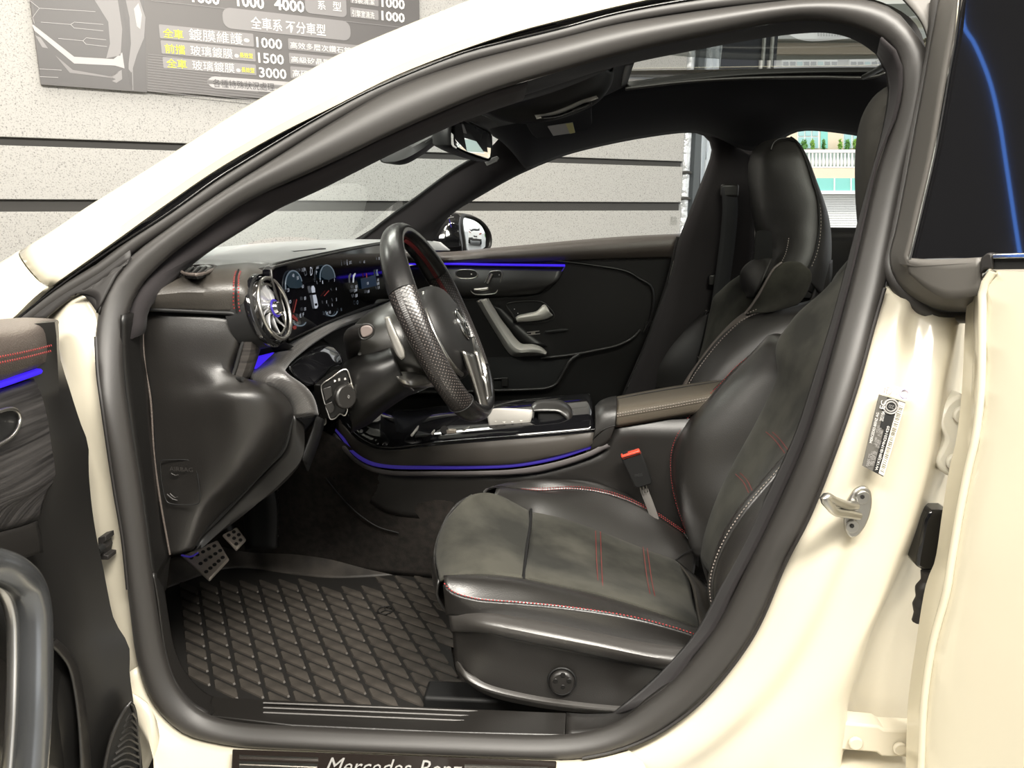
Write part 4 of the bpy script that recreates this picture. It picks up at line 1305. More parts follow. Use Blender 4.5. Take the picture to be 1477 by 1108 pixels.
# roof lining in strips round the glass roof
NEAR = cs('560,196 640,160 700,135 760,117 808,103 889,80 971,61 1040,48 1100,37 1150,28 1200,28 1240,38 1262,48 1285,60 1302,92 1306,130', 0.035)
OPN = c(0.42, '830,108 880,96 915,86 988,71 1040,64 1100,54 1166,46 1207,47 1239,58 1264,78 1276,93 1283,118 1285,150')
loft('roof_lining', [NEAR, OPN], HEADLINER, car, n=60, k=8, bulge=0.006, label='dark cloth roof lining')
rl = bpy.data.objects['roof_lining']
FARO = c(1.08, '700,175,1.0 800,150 904,124 980,114 1077,105 1180,103 1280,104 1330,110')
FARW = c(1.37, '728,195,1.26 760,245,1.34 773,241,1.36 814,225 868,211 930,199 984,192 1003,192 1030,199 1060,212 1085,218 1112,212 1135,197 1152,190 1176,189 1211,192.5 1240,197 1330,215')
loft('roof_lining_far', [FARO, FARW], HEADLINER, car, n=60, k=10, bulge=0.02, solid=0.004)
FRONT_H = [P(a, b_, y) for a, b_, y in nums('560,196,0.32 640,164,0.36 692,165,0.62 728,189,1.25')]
FRONT_O = [P(a, b_, y) for a, b_, y in nums('812,108,0.33 880,96,0.40 906,90,0.70 903,124,1.08')]
loft('roof_lining_front', [FRONT_H, FRONT_O], HEADLINER, car, n=30, k=12, bulge=0.012, solid=0.004)
loft('roof_header', [FRONT_H, [p + Vector((-0.05, 0.0, -0.012)) for p in FRONT_H]], PILLARTRIM, car, n=20)
# rim of the glass roof opening
loft('roof_frame', [c(1.07, '904,118 1000,106 1077,100 1180,97.5 1278,97'), c(1.06, '902,127 1000,115 1077,108 1180,104 1278,103')], PLASTIC_D, rl, n=20, k=4, solid=-0.004)
tube('roof_frame_bead', c(1.05, '902,128 990,118 1077,113 1180,111.5 1260,111 1280,104'), 0.004, PLASTIC, rl, n=30, seg=8)
tube('roof_frame_arm', [P(1246, 111, 1.0), P(1262, 103, 0.8), P(1280, 92, 0.6)], 0.006, PLASTIC, rl, n=12, seg=8)
loft('roof_frame_side', [[P(904, 120, 1.08), P(909, 103, .75), P(915, 86, .42)], [P(895, 124, 1.08), P(898, 106, .75), P(903, 88, .42)]], PLASTIC_D, rl, n=10, k=3, solid=-0.004)
zr = P(1000, 106, 1.08).z + 0.02
gl = make('roof_glass', [(0.05, 0.40, zr - 0.03), (0.75, 0.40, zr - 0.03), (0.75, 0.78, zr + 0.008), (0.05, 0.78, zr + 0.008), (0.75, 1.12, zr - 0.005), (0.05, 1.12, zr - 0.005)], [(0, 1, 2, 3), (3, 2, 4, 5)], GLASS_ROOF, car, smooth=False)
# painted roof skin over the lining, with the opening for the glass
sk = []
for x in (-0.10, 0.04, 0.76, 1.7):
    for y in (0.29, 0.395, 0.775, 1.125, 1.30):
        t = abs(y - 0.775) / 0.575
        sk.append((x, y, (1.475 if x > 0 else 1.455) - 0.075 * t ** 2.2 - (0.10 if x > 1.2 else 0)))
skf = [(i * 5 + j, i * 5 + j + 1, (i + 1) * 5 + j + 1, (i + 1) * 5 + j) for i in range(3) for j in range(4) if not (i == 1 and j in (1, 2))]
make('roof_skin', sk, skf, PAINT, car, solid=0.002)

# overhead console
OC = [P(a, b_, y) for a, b_, y in nums('668,148,0.50 697,161,0.55 728,172,0.58 760,177,0.60 786,174,0.61 812,168,0.62 862,146,0.62 880,122,0.60 882,102,0.55')]
OCm = [P(a, b_, y) for a, b_, y in nums('690,144,0.46 718,148,0.50 770,153,0.54 815,147,0.55 852,130,0.55 868,113,0.52 872,98,0.50')]
OCt = [P(a, b_, y) for a, b_, y in nums('704,132,0.40 735,128,0.42 770,122,0.42 805,112,0.42 835,104,0.42 855,98,0.42 866,93,0.42')]
oc = loft('overhead_console', [[p + Vector((0, 0.02, 0.03)) for p in OC], OC, OCm, OCt], PLASTIC_D, car, n=36, k=16, solid=0.003, label='dark overhead console with a bright curved trim')
loft('console_trim', [c(0.55, '771,166 790,163.5 815,155 840,144 860,138'), c(0.55, '774,172 800,166 825,157 848,148 863,142')], SATINP, oc, n=24, k=4, solid=-0.003)
loft('console_switch_bar', [c(0.545, '780,168.5 800,166 822,158.5 843,149 853,147'), c(0.545, '782,171.5 805,169 828,161 848,153 854,150')], GLOSS, oc, n=24, k=4, solid=-0.003)
loft('switch', [c(0.54, '826,158 838,153.5 852,148'), c(0.54, '823,161.5 838,156.5 852,151')], PLASTIC, oc, n=8, k=3, solid=-0.003)
plate('reading_lamp', c(0.44, '783,120.5 822,109 823.5,114 806,117.5'), (0, 0.004, 0.002), mat('lamp_lens', (0.75, 0.72, 0.65), 0.4), oc, label='pale wedge of a reading lamp')
# sun visor of the passenger with its label
vs = plate('sun_visor', [P(757, 178, .95), P(810, 172, .95), P(853, 157, .98), P(854, 178, 1.05), P(848, 189, 1.05), P(775, 200, 1.05), P(768, 195, 1.03)], (0, 0.006, 0.014), HEADLINER, car, bevel=0.003, label='dark sun visor folded up on the passenger side')
plate('visor_label', [P(790, 183, .975), P(826, 177.5, .975), P(829.5, 191.5, 1.02), P(798, 196, 1.02)], (0, 0.001, 0.002), mat('label_silver', (0.46, 0.45, 0.46), 0.5), vs, smooth=False, label='pale sticker on the sun visor')
plate('visor_label_stripe', [P(816, 179, .974), P(826, 177.5, .974), P(829.5, 191.5, 1.019), P(822, 193, 1.019)], (0, 0.0005, 0.001), mat('label_yellow', (0.62, 0.58, 0.28), 0.5), vs, smooth=False)

# far windscreen pillar
fp = loft('far_pillar_trim', [[P(a, b_, y) for a, b_, y in nums('497,354,1.36 560,316,1.33 600,287,1.31 650,250,1.29 690,226,1.27 712,209,1.26 727,192,1.25')],
                         [P(a, b_, y) for a, b_, y in nums('560,356,1.36 600,334,1.35 650,298,1.33 700,262,1.31 740,238,1.30 765,220,1.29 775,205,1.29')],
                         [P(a, b_, y) for a, b_, y in nums('620,356,1.42 640,322,1.41 655,307,1.40 700,279,1.38 745,254,1.37 773,241,1.37 790,230,1.37')]], PILLARTRIM, car, n=30, k=12, solid=0.004, label='dark windscreen pillar trim on the passenger side')
tube('pillar_edge', [P(a, b_, y) for a, b_, y in nums('514,351,1.355 560,314.5,1.32 600,285.5,1.30 650,248.5,1.28 690,224,1.26')], 0.004, PLASTIC_D, fp, n=30, seg=8)
cl = plate('airbag_badge', c(1.24, '699,233.5 701,230.5 717,225 720,228 717,233 702,239.5'), (0, 0.004, 0), mat('badge_grey', (0.16, 0.155, 0.15), 0.5), fp, bevel=0.001)
text_mesh('lettering', 'AIRBAG', P(702, 237, 1.238), P(718, 230, 1.238) - P(702, 237, 1.238), (-0.2, 0, 1), 0.006, mat('badge_dark', (0.05, 0.05, 0.05), 0.5), cl, width=0.024)
tube('trim_seam', [P(a, b_, y) for a, b_, y in nums('729,200,1.25 745,216,1.28 762,240,1.33')], 0.0016, PLASTIC_D, fp, n=12, seg=6)

# far roof side rail and centre pillar
loft('far_centre_pillar_trim', [c(1.40, '1003,192 1018,198 1026,212 1024,228 1018,245 1005,278 987,324 979,345 966,400 948,450 930,500 905,560 880,620'),
                           c(1.36, '1020,193 1034,200 1040,214 1038,232 1032,250 1020,283 1004,328 996,350 986,400 975,450 962,500 945,560 930,620'),
                           c(1.40, '1080,196 1086,204 1090,216 1090,235 1090,255 1090,285 1088,328 1088,350 1085,400 1085,450 1080,500 1075,560 1070,620')], PILLARTRIM, car, n=40, k=14, solid=0.004, label='dark centre pillar trim on the passenger side')
loft('seat_belt', [c(1.33, '1040,270 1042,300 1038,350 1030,410 1024,450'), c(1.34, '1062,270 1064,300 1060,350 1052,410 1046,450')], mat('belt_webbing', (0.022, 0.022, 0.024), 0.8), car, n=20, k=4, solid=-0.002)
box('belt_guide', *P(1052, 275, 1.34), 0.05, 0.02, 0.035, PLASTIC, car, bevel=0.006)
box('belt_anchor', *P(1027, 404, 1.35), 0.02, 0.015, 0.03, PLASTIC, car, bevel=0.003)
# far rear side: window opening, waist, door card behind the passenger seat
loft('far_rear_door_card', [c(1.50, '1080,326 1140,327.5 1200,328 1250,328.5 1330,329'), c(1.48, '1080,345 1140,344 1200,344 1250,344 1330,344'), c(1.47, '1080,420 1140,420 1200,420 1250,420 1330,420'), c(1.47, '1080,640 1140,640 1200,640 1250,640 1330,640')], PLASTIC_S, car, n=20, k=14, solid=0.004)
loft('far_rear_pillar', [c(1.38, '1270,190 1275,260 1280,330'), c(1.38, '1330,190 1335,260 1340,330')], PILLARTRIM, car, n=10, k=4, solid=0.004)

# window panes
ws = loft('windscreen', [[P(a, b_, y) for a, b_, y in nums('211,442,0.13 265,388,0.16 298,361,0.18 401,297,0.23 540,225,0.31 650,172,0.38')],
                    [P(a, b_, y) for a, b_, y in nums('497,354,1.40 530,335,1.38 570,306,1.36 620,270,1.33 690,224,1.29 728,190,1.27')]], GLASS, car, n=24, k=12, bulge=-0.07, label='tinted windscreen')
loft('far_side_window', [c(1.46, '640,322 655,307 700,279 745,254 773,241 814,225 868,211 930,199 984,191 1010,191 1030,200'), c(1.50, '640,362 660,360 700,357 745,354 773,352 814,348 868,344 930,340 975,336 985,330 1030,215')], GLASS_SIDE, car, n=24, k=4, label='clear side window of the passenger door')
loft('far_rear_window', [c(1.44, '1085,205 1135,190 1176,180 1211,185 1330,200'), c(1.50, '1085,332 1135,332 1176,332 1211,332 1330,332')], GLASS_SIDE, car, n=12, k=4)

# ------------------------------------------------------------------ camera housing and inside mirror
sh_ = loft('sensor_housing', [[P(a, b_, y) for a, b_, y in nums('546,221,0.70 565,210,0.70 600,195,0.70 640,178,0.70 664,164,0.72')],
                         [P(a, b_, y) for a, b_, y in nums('548,232,0.66 575,231,0.66 603,215,0.66 645,186,0.66 672,166,0.66')],
                         [P(a, b_, y) for a, b_, y in nums('560,236,0.74 583,237,0.76 605,226,0.78 650,192,0.78 690,166,0.80')],
                         [P(a, b_, y) for a, b_, y in nums('556,226,0.86 580,222,0.88 605,208,0.9 650,184,0.9 690,164,0.9')]], PLASTIC_D, car, n=24, k=16, solid=0.003, label='black sensor housing at the top of the windscreen')
for i in range(12):
    x = 614 + i * 2.9
    y = 206.5 - i * 1.9
    tube('vent_slot', [P(x, y, .655), P(x + 2.6, y - 4.0, .655)], 0.0018, PLASTIC_D, sh_, seg=6)
tube('mirror_arm', [P(668, 160, 0.75), P(664, 175, 0.72), P(660, 190, 0.70)], [0.022, 0.016, 0.014], PLASTIC_S, car, n=10, seg=12)
MY = lambda a: 0.60 + (a - 654) * 0.0052
mc = [P(a, b_, MY(a)) for a, b_ in nums('654,171 659,169.5 664,170 690,181.5 706,190 709.5,196 709,226 706,231 700,231 675,222.5 656,213 651,208 652,175')]
mcc = sum(mc, Vector()) / len(mc)
mr = loft('inside_mirror', [[mcc + (p - mcc) * 0.5 + Vector((-0.055, 0.0, 0)) for p in mc], [mcc + (p - mcc) * 0.85 + Vector((-0.040, 0.0, 0)) for p in mc], [mcc + (p - mcc) * 1.0 + Vector((-0.018, 0, 0)) for p in mc], mc], PLASTIC_D, car, n=50, k=14, closed=True, solid=0.002, label='inside mirror reflecting the roof and the daylight outside')
mg = [P(a, b_, MY(a)) for a, b_ in nums('657,174 661,172.5 664,173 690,184.5 705,193 707,197 706.5,225 704,228.5 700,228 675,219.5 659,211.5 656,208 656,178')]
plate('mirror_glass', [p + Vector((0.001, 0, 0)) for p in mg], (-0.003, 0, 0), MIRROR, mr, n=50, smooth=False)

# ------------------------------------------------------------------ outside mirror, passenger side
om = loft('outside_mirror', [[P(a, b_, y) for a, b_, y in nums('612,352,1.72 614,344,1.72 622,332,1.72 640,318,1.73 655,311.5,1.74')],
                        [P(a, b_, y) for a, b_, y in nums('625,366,1.66 626,350,1.66 632,332,1.67 645,318,1.68 660,310.5,1.70')],
                        [P(a, b_, y) for a, b_, y in nums('668,366,1.66 667,350,1.66 664.5,335,1.67 663.5,320,1.68 664,310.5,1.70')]], GLOSS, car, n=20, k=14, bulge=0.01, solid=0.004, label='black outside mirror on the passenger side')
out = [P(a, b_, 1.70 + (a - 663) * 0.0032) for a, b_ in nums('663,311 675,310.6 688,315.5 698,324 704.5,334 707,344 705.8,357 697,363 671,366 666.5,345')]
oc_ = sum(out, Vector()) / len(out)
loft('mirror_shell', [[p + Vector((0.004, -0.004, 0)) for p in [oc_ + (q - oc_) * 0.86 for q in out]], [p + Vector((0.006, -0.008, 0)) for p in out], [p + Vector((-0.05, 0.02, 0)) for p in out], [oc_ + (q - oc_) * 0.6 + Vector((-0.09, 0.05, 0)) for q in out]], PLASTIC, om, n=40, k=16, closed=True, cap=False, solid=0.002)
mgl = [P(a, b_, 1.70 + (a - 663) * 0.0032) + Vector((0.002, -0.003, 0)) for a, b_ in nums('664.6,315 675,315.6 684,319 692.4,325.5 697,333 699.5,341.7 699.5,350.5 698,362 671,362 666.5,341')]
mgl = cr(mgl, 36, True)
mgc = sum(mgl, Vector()) / len(mgl)
mgn = towards_cam(mgc, (mgl[0] - mgc).cross(mgl[9] - mgc)).normalized()
gv, gf = [], []
for k in range(1, 8):                       # convex glass
    for p in mgl:
        q = mgc + (p - mgc) * (k / 7)
        gv.append(q - mgn * ((q - mgc).length_squared / (2 * 0.75)) + mgn * 0.004)
gv.append(mgc + mgn * 0.004)
gf = grid_faces(7, 36, close_c=True) + [(36 * 7, i_, (i_ + 1) % 36) for i_ in range(36)]
make('mirror_glass', gv, gf, MIRROR, om, sharp=0)
tube('mirror_blue_edge', [P(648, 316, 1.655), P(649.5, 322, 1.655), P(651, 328, 1.655)], 0.0012, BLUEDIM, om, n=6, seg=6)

# ------------------------------------------------------------------ passenger door, inner side
YD = 1.47
pd = plate('passenger_door', c(YD, '560,390 640,374 800,373 900,362 978,339 974,365 967,400 950,450 931,500 905,560 880,620 560,620'), (0, 0.05, 0), PLASTIC_S, car, n=0, bevel=0.004, label='black inner side of the passenger door')
loft('waist_pad', [c(1.52, '560,365 650,363 700,358.5 760,353 830,346.5 900,341 983,337'), c(1.45, '560,372 650,369 700,364 760,359 830,353 900,347 981,341'), c(1.44, '560,377 650,375 700,371 760,368 830,365 900,361 976,356'), c(1.462, '560,382 650,381.5 700,380 760,379 830,376 900,374 972,372')], PADTOP, pd, n=40, k=18, solid=-0.003, label='leather pad under the passenger window')
tube('ambient_strip', c(1.455, '560,379.5 600,380.5 648,380.5 700,381.5 760,382.3 815,383'), 0.0036, BLUE, pd, n=30, seg=8, label='glowing blue light strip on the passenger door')
tube('ambient_tail', c(1.458, '815,383 812,389 806,396'), 0.0018, BLUEDIM, pd, n=8, seg=6)
loft('trim_panel', [c(1.462, '560,386 650,386 730,387 812,389'), c(1.450, '560,405 650,405 730,405 806,404'), c(1.452, '560,425 650,425 730,422 790,414'), c(1.466, '560,432 650,431 730,428 778,424')], PLASTIC, pd, n=30, k=14, solid=-0.003)
tube('trim_seam', c(1.460, '560,433 650,432 730,430 780,425 800,410 812,392'), 0.0018, PLASTIC_D, pd, n=40, seg=6)
tube('panel_edge', c(1.462, '800,376 850,382 905,392 922,402 938,412 942,425 938,460 928,480'), 0.004, PLASTIC_S, pd, n=40, seg=8)
plate('lamp_insert', c(1.462, '932,464 944,463 940,470 930,472'), (0, 0.004, 0), PLASTIC, pd)
# memory buttons
bz = tube('memory_bezel', cr(c(1.448, '660,390.5 685,390.5 689,395.5 685,400.5 661,400.5 656.5,395.5'), 30, True), 0.0017, SATIN, pd, closed=True, seg=8)
plate('memory_keys', c(1.449, '660,391 685,391 688,395.5 685,400 661,400 657.5,395.5'), (0, 0.004, 0), BLACK_PRINT, bz, n=24)
disc('key_mark', P(680, 395.5, 1.4485), (0, -1, 0), 0.0022, 0.001, WHITE_PRINT, bz, seg=10)
# seat shaped switches
bz = tube('seat_switch_bezel', cr(c(1.448, '709,391.5 722,391 724,393.5 719,415 715,422.5 710,424 684,424 679,419 677.5,414 680,410.5 698,408.5 703,400 706,393'), 60, True), 0.0017, SATIN, pd, closed=True, seg=8)
plate('switch_field', c(1.449, '709,392 722,391.5 723.5,393.5 718.5,415 714.5,422 710,423.5 684,423.5 679.5,419 678.5,414 680.5,411 698.5,409 703.5,400 706.5,393.5'), (0, 0.004, 0), BLACK_PRINT, bz)
tube('seat_switch', c(1.443, '684,418 694,417.5 704,416'), [0.0042, 0.005, 0.0045], SATIN, bz, n=10, seg=10)
tube('seat_switch', c(1.443, '703,409 706,402 709.5,395'), [0.0042, 0.005, 0.0045], SATIN, bz, n=10, seg=10)
for (a_, b_) in ((720, 396.5), (718, 404), (715.5, 411), (713, 418.5)):
    disc('key_mark', P(a_, b_, 1.4485), (0, -1, 0), 0.0017, 0.0008, WHITE_PRINT, bz, seg=8)
# pull handle
ph = loft('pull_handle', [c(1.45, '689,433.5 697,448 709,468 722,489 733,506 740,512.5 760,512.5 775,511.5 788,510.5'), c(1.405, '696,432 704,446 716,466 729,486 741,501 750,506 765,505 777,506 788,510'), c(1.44, '703,431.5 712,446 722,462 733,476 742,488 752,497 768,498 780,502 788,509.5')], SATINP, pd, n=40, k=16, solid=-0.004, label='satin silver pull handle of the passenger door')
plate('handle_cap', c(1.42, '688.5,434.5 690.5,432.5 703,431 704,434.5 692,437'), (0, 0.02, 0), CHROME, ph, bevel=0.001)
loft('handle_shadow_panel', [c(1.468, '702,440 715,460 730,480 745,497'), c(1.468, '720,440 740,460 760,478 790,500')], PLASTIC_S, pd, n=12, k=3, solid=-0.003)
# opener in its recess
rc = plate('opener_recess', c(1.464, '730,440 735,437 776,434.6 785.5,438 799.5,455 795,461.4 750,464.5 744,461.5 738,452'), (0, 0.01, 0), PLASTIC_D, pd, n=40)
tube('opener_rim', cr(c(1.462, '730,440 735,437 776,434.6 785.5,438 799.5,455 795,461.4 750,464.5 744,461.5 738,452'), 50, True), 0.0024, PLASTIC, rc, closed=True, seg=8)
oh = loft('opener_handle', [c(1.452, '744,459 748,456 760,453 774,449.5 779,445 784,440 787,441'), c(1.440, '745,461 750,459 762,457 776,455 783,453 789,449 793,450'), c(1.452, '746,463.5 752,463 764,462.5 778,461 786,459.5 793,457 797,454')], SATINP, rc, n=24, k=10, solid=-0.003, label='silver inside door opener')
for (a_, b_) in ((742, 446), (747, 452)):
    disc('lock_mark', P(a_, b_, 1.4625), (0, -1, 0), 0.0016, 0.0008, WHITE_PRINT, rc, seg=8)
# loudspeaker badge and slot
for q in ('760,479 778,477 778,478.2 760,480.2', '760,482.8 779,480.8 779,482 760,484', '766,480 772,479.3 772,482.3 766,483'):
    plate('speaker_badge', c(1.463, q), (0, 0.002, 0), SATIN, pd, smooth=False)
loft('tweeter_slot', [c(1.464, '786,477 800,475.5 812,474 820,475'), c(1.464, '786,481 800,480 812,479 820,477')], PLASTIC_D, pd, n=14, k=3, solid=-0.002)
# lower edge of the armrest and the pocket below it
tube('armrest_edge', c(1.452, '780,517 830,511 862,505 892,498 912,488 924,476'), 0.0045, PLASTIC, pd, n=40, seg=8)
pk = plate('door_pocket', c(1.462, '560,520 740,515 790,514 822,511 828,516 820,530 806,550 796,558 780,562 710,564 560,566'), (0, 0.004, 0), PLASTIC_D, pd)
tube('pocket_lip', c(1.45, '560,566 640,566 712,563.5 760,562 790,559.5 802,554 812,538 824,519 836,511'), 0.006, PLASTIC, pd, n=60, seg=10)
box('pocket_divider', *P(728, 551, 1.455), 0.02, 0.006, 0.03, PLASTIC, pk, bevel=0.002)
tube('divider_bar', c(1.455, '712,547 732,545.5'), 0.003, PLASTIC, pk, seg=8)
tube('passenger_door_seal', c(1.43, '979,342 974,365 966,400 950,450 931,500 905,560 884,612'), 0.008, RUBBER2, car, n=50, seg=10)
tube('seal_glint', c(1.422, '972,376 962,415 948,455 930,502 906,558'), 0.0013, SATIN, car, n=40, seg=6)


# ------------------------------------------------------------------ dashboard
# soft upper dash: end face towards the door, turning into the rear face, level top
D_BOT = [P(a, b_, y) for a, b_, y in nums('196,444,0.11 211,445,0.11 260,447,0.112 310,449.5,0.117 336,451,0.122 352,462,0.130 356,478,0.140 377,474.5,0.165')]
D_MID = [P(a, b_, y) for a, b_, y in nums('196,425,0.10 211,425,0.10 260,422,0.102 310,419,0.107 338,418,0.114 354,424,0.122 362,436,0.135 372,440,0.165')]
D_SHO = [P(a, b_, y) for a, b_, y in nums('196,410,0.125 215,409,0.125 260,403,0.13 305,398,0.14 338,396,0.15 356,397,0.16 368,402,0.175 380,402,0.20')]
D_TOP = [P(a, b_, y) for a, b_, y in nums('196,402,0.20 225,400,0.20 262,393,0.22 305,387.5,0.23 338,384,0.24 358,382.5,0.25 376,384,0.26 388,383,0.27')]
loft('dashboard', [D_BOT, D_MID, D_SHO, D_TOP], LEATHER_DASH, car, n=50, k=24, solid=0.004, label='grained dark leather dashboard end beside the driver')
da = bpy.data.objects['dashboard']
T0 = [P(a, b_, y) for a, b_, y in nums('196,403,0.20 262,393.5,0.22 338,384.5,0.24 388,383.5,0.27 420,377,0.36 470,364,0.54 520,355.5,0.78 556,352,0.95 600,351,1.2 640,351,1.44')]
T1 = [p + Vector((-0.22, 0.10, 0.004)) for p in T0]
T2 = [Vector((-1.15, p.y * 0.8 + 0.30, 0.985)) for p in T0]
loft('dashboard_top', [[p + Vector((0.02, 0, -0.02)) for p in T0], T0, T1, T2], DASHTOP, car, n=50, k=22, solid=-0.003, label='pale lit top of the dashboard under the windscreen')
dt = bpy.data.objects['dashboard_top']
# loudspeaker tile in the top and the side vent
plate('speaker_tile', [PZ(a, b_, 1.032) for a, b_ in nums('398,359.8 440,356.8 470,358 424,362.3')], (0, 0, -0.006), PLASTIC, dt, smooth=False)
VZ = 1.0205
vt = plate('side_vent', [PZ(a, b_, VZ) for a, b_ in nums('262,389 272,384 306,383.5 309,387 292,395 284,396.5 268,395')], (0, 0, -0.006), PLASTIC_D, dt, bevel=0.001, label='slatted side vent in the dashboard corner')
tube('vent_frame', cr([PZ(a, b_, VZ + .001) for a, b_ in nums('262,389 272,384 306,383.5 309,387 292,395 284,396.5 268,395')], 40, True), 0.0024, PADTOP, vt, closed=True, seg=8)
for k in range(4):
    x = 270 + k * 9
    tube('vent_slat', [PZ(x - 2, 395 - abs(k - 1), VZ + .002), PZ(x + 3, 390, VZ + .002), PZ(x + 9, 385.5, VZ + .002)], 0.0022, PLASTIC, vt, n=8, seg=6)
# seams of the dash
tube('dash_seam', [P(a, b_, y) for a, b_, y in nums('344,389,0.155 341,397,0.138 340.5,418,0.106 340.5,436,0.109 342,451,0.114')], 0.0014, PLASTIC_D, da, n=20, seg=6)
stitch('stitching', [P(a, b_, y) for a, b_, y in nums('341,391,0.150 338,399,0.132 337,418,0.103 336.5,436,0.106 338,448,0.112')], REDTHREAD, da, r=0.0010)
stitch('stitching', [P(a, b_, y) for a, b_, y in nums('347,391,0.150 344.5,399,0.132 344,418,0.103 344,436,0.106 346,452,0.112')], REDTHREAD, da, r=0.0010)
tube('dash_gap', [P(a, b_, y - .004) for a, b_, y in nums('205,446,0.11 260,448.5,0.112 310,451,0.117 336,452.5,0.120 349,458,0.126 354,472,0.132 353.5,484,0.134 347,504,0.130 340,530,0.126 336,544,0.122 350,546.5,0.108')], 0.0030, PLASTIC_D, da, n=40, seg=8)
# grained end piece below the seam
loft('end_trim', [[P(a, b_, y) for a, b_, y in nums('353,480,0.132 350,500,0.130 343,525,0.127 337,543,0.124')], [P(a, b_, y) for a, b_, y in nums('364,479,0.132 362,500,0.132 356,525,0.130 348,545,0.125')], [P(a, b_, y) for a, b_, y in nums('376,475.5,0.155 374,495,0.158 366,522,0.155 358,543,0.15')]], DASHWOOD, car, n=20, k=8, solid=0.004)

# lower side panel (with the knee bolster), one moulding
K = [[(206, 449, .115), (240, 450.5, .115), (280, 452, .116), (320, 454.5, .12), (345, 460, .128), (351, 478, .135)],
     [(207, 480, .112), (240, 480, .108), (280, 481, .108), (315, 483, .112), (340, 490, .122), (347, 500, .133)],
     [(209, 520, .112), (240, 522, .106), (280, 524, .104), (310, 528, .108), (330, 535, .118), (337, 542, .130)],
     [(214, 552, .112), (245, 556, .106), (285, 556, .100), (320, 553, .098), (350, 548, .112), (378, 551.5, .145)],
     [(217, 574, .112), (250, 582, .104), (295, 580, .090), (340, 572, .082), (380, 568, .105), (405, 565, .160)],
     [(220, 612, .112), (255, 625, .106), (305, 625, .095), (355, 615, .092), (400, 600, .120), (422, 588, .175)],
     [(223, 655, .112), (258, 668, .108), (305, 668, .102), (350, 660, .108), (395, 640, .140), (421, 612, .19)],
     [(228, 700, .112), (262, 710, .110), (300, 705, .112), (340, 692, .125), (375, 672, .155), (405, 652, .19)],
     [(236, 750, .112), (260, 752, .113), (285, 744, .12), (310, 730, .138), (335, 713, .16), (352, 709, .185)],
     [(245, 801, .112), (258, 799, .115), (268, 796, .12), (278, 793, .13), (283, 786, .15), (288, 772, .17)]]
loft('knee_panel', [[P(*q) for q in row] for row in K], PLASTIC, car, n=50, k=50, solid=0.006, label='large dark moulded panel below the dashboard end')
kn = bpy.data.objects['knee_panel']
fl_ = tube('airbag_flap_line', cr(c(0.106, '232,665 236,664 275,664.5 280,668 288,724 285,727 244,726 239,721'), 60, True), 0.0009, PLASTIC_D, kn, closed=True, seg=6)
text_mesh('lettering', 'AIRBAG', P(245, 679, 0.104), (1, 0.0, -0.03), (0, 0, 1), 0.0068, mat('moulded_mark', (0.035, 0.032, 0.03), 0.4), kn, width=0.036)
tube('flap_mark', c(0.105, '247,683 253,686 257,685'), 0.0009, bpy.data.materials['moulded_mark'], kn, seg=6)
tube('flap_mark', c(0.105, '241,713 249,720 256,722'), 0.0009, bpy.data.materials['moulded_mark'], kn, seg=6)
tube('flap_mark', c(0.105, '245,712 252,718 256,717'), 0.0009, bpy.data.materials['moulded_mark'], kn, seg=6)
# strip of trim between the seal and that panel
loft('kick_panel', [[P(a, b_, y) for a, b_, y in nums('178,455,0.05 178,500,0.05 182,560,0.05 192,630,0.05 205,710,0.05 214,775,0.05 222,845,0.05')], [P(a, b_, y) for a, b_, y in nums('210,448,0.105 208,500,0.105 216,560,0.105 221,630,0.105 229,710,0.105 239,775,0.108 246,802,0.11')]], PLASTIC_S, car, n=30, k=5, solid=0.004)
loft('kick_panel_foot', [[P(a, b_, y) for a, b_, y in nums('219,830,0.05 224,870,0.05')], [P(a, b_, y) for a, b_, y in nums('246,801,0.11 240,850,0.16')]], PLASTIC_S, car, n=8, k=4, solid=0.004)
tube('panel_seam', [P(a, b_, y) for a, b_, y in nums('211,449,0.103 206.5,472,0.103 208.5,524,0.103 217,575,0.103 222,654,0.103 230,716,0.103 245,800,0.105')], 0.0016, PADTOP, kn, n=50, seg=8)
tube('panel_seam', [P(a, b_, y) for a, b_, y in nums('190,640,0.06 200,689,0.06 208,745,0.06 218,830,0.06')], 0.0009, PLASTIC_D, kn, n=30, seg=6)

# outer edge of the knee panel, with the gap between
EO = [P(a, b_, y) for a, b_, y in nums('440,614,0.22 437,662,0.205 404,702,0.20 375,724,0.20 350,744,0.195 318,768,0.18 292,790,0.16 283,794,0.15')]
EI = [P(a, b_, y) for a, b_, y in nums('424,600,0.19 412,646,0.195 392,668,0.195 372,689,0.195 352,711,0.19 318,746,0.18 290,774,0.165 285,786,0.155')]
loft('knee_panel_edge', [EI, EO, [p + Vector((-0.05, 0.03, -0.01)) for p in EO]], PLASTIC_S, car, n=30, k=10, solid=0.003)
tube('panel_gap', [p + Vector((-0.001, -0.005, 0)) for p in EI], 0.0032, PLASTIC_D, kn, n=40, seg=6)
# closing sheet behind the knee panel (underside of the dash)
loft('dash_underside', [[p + Vector((-0.05, 0.03, -0.01)) for p in EO], [Vector((p.x - 0.1, 1.44, max(p.z, 0.55) + 0.08)) for p in EO]], PLASTIC_D, car, n=20, k=6)

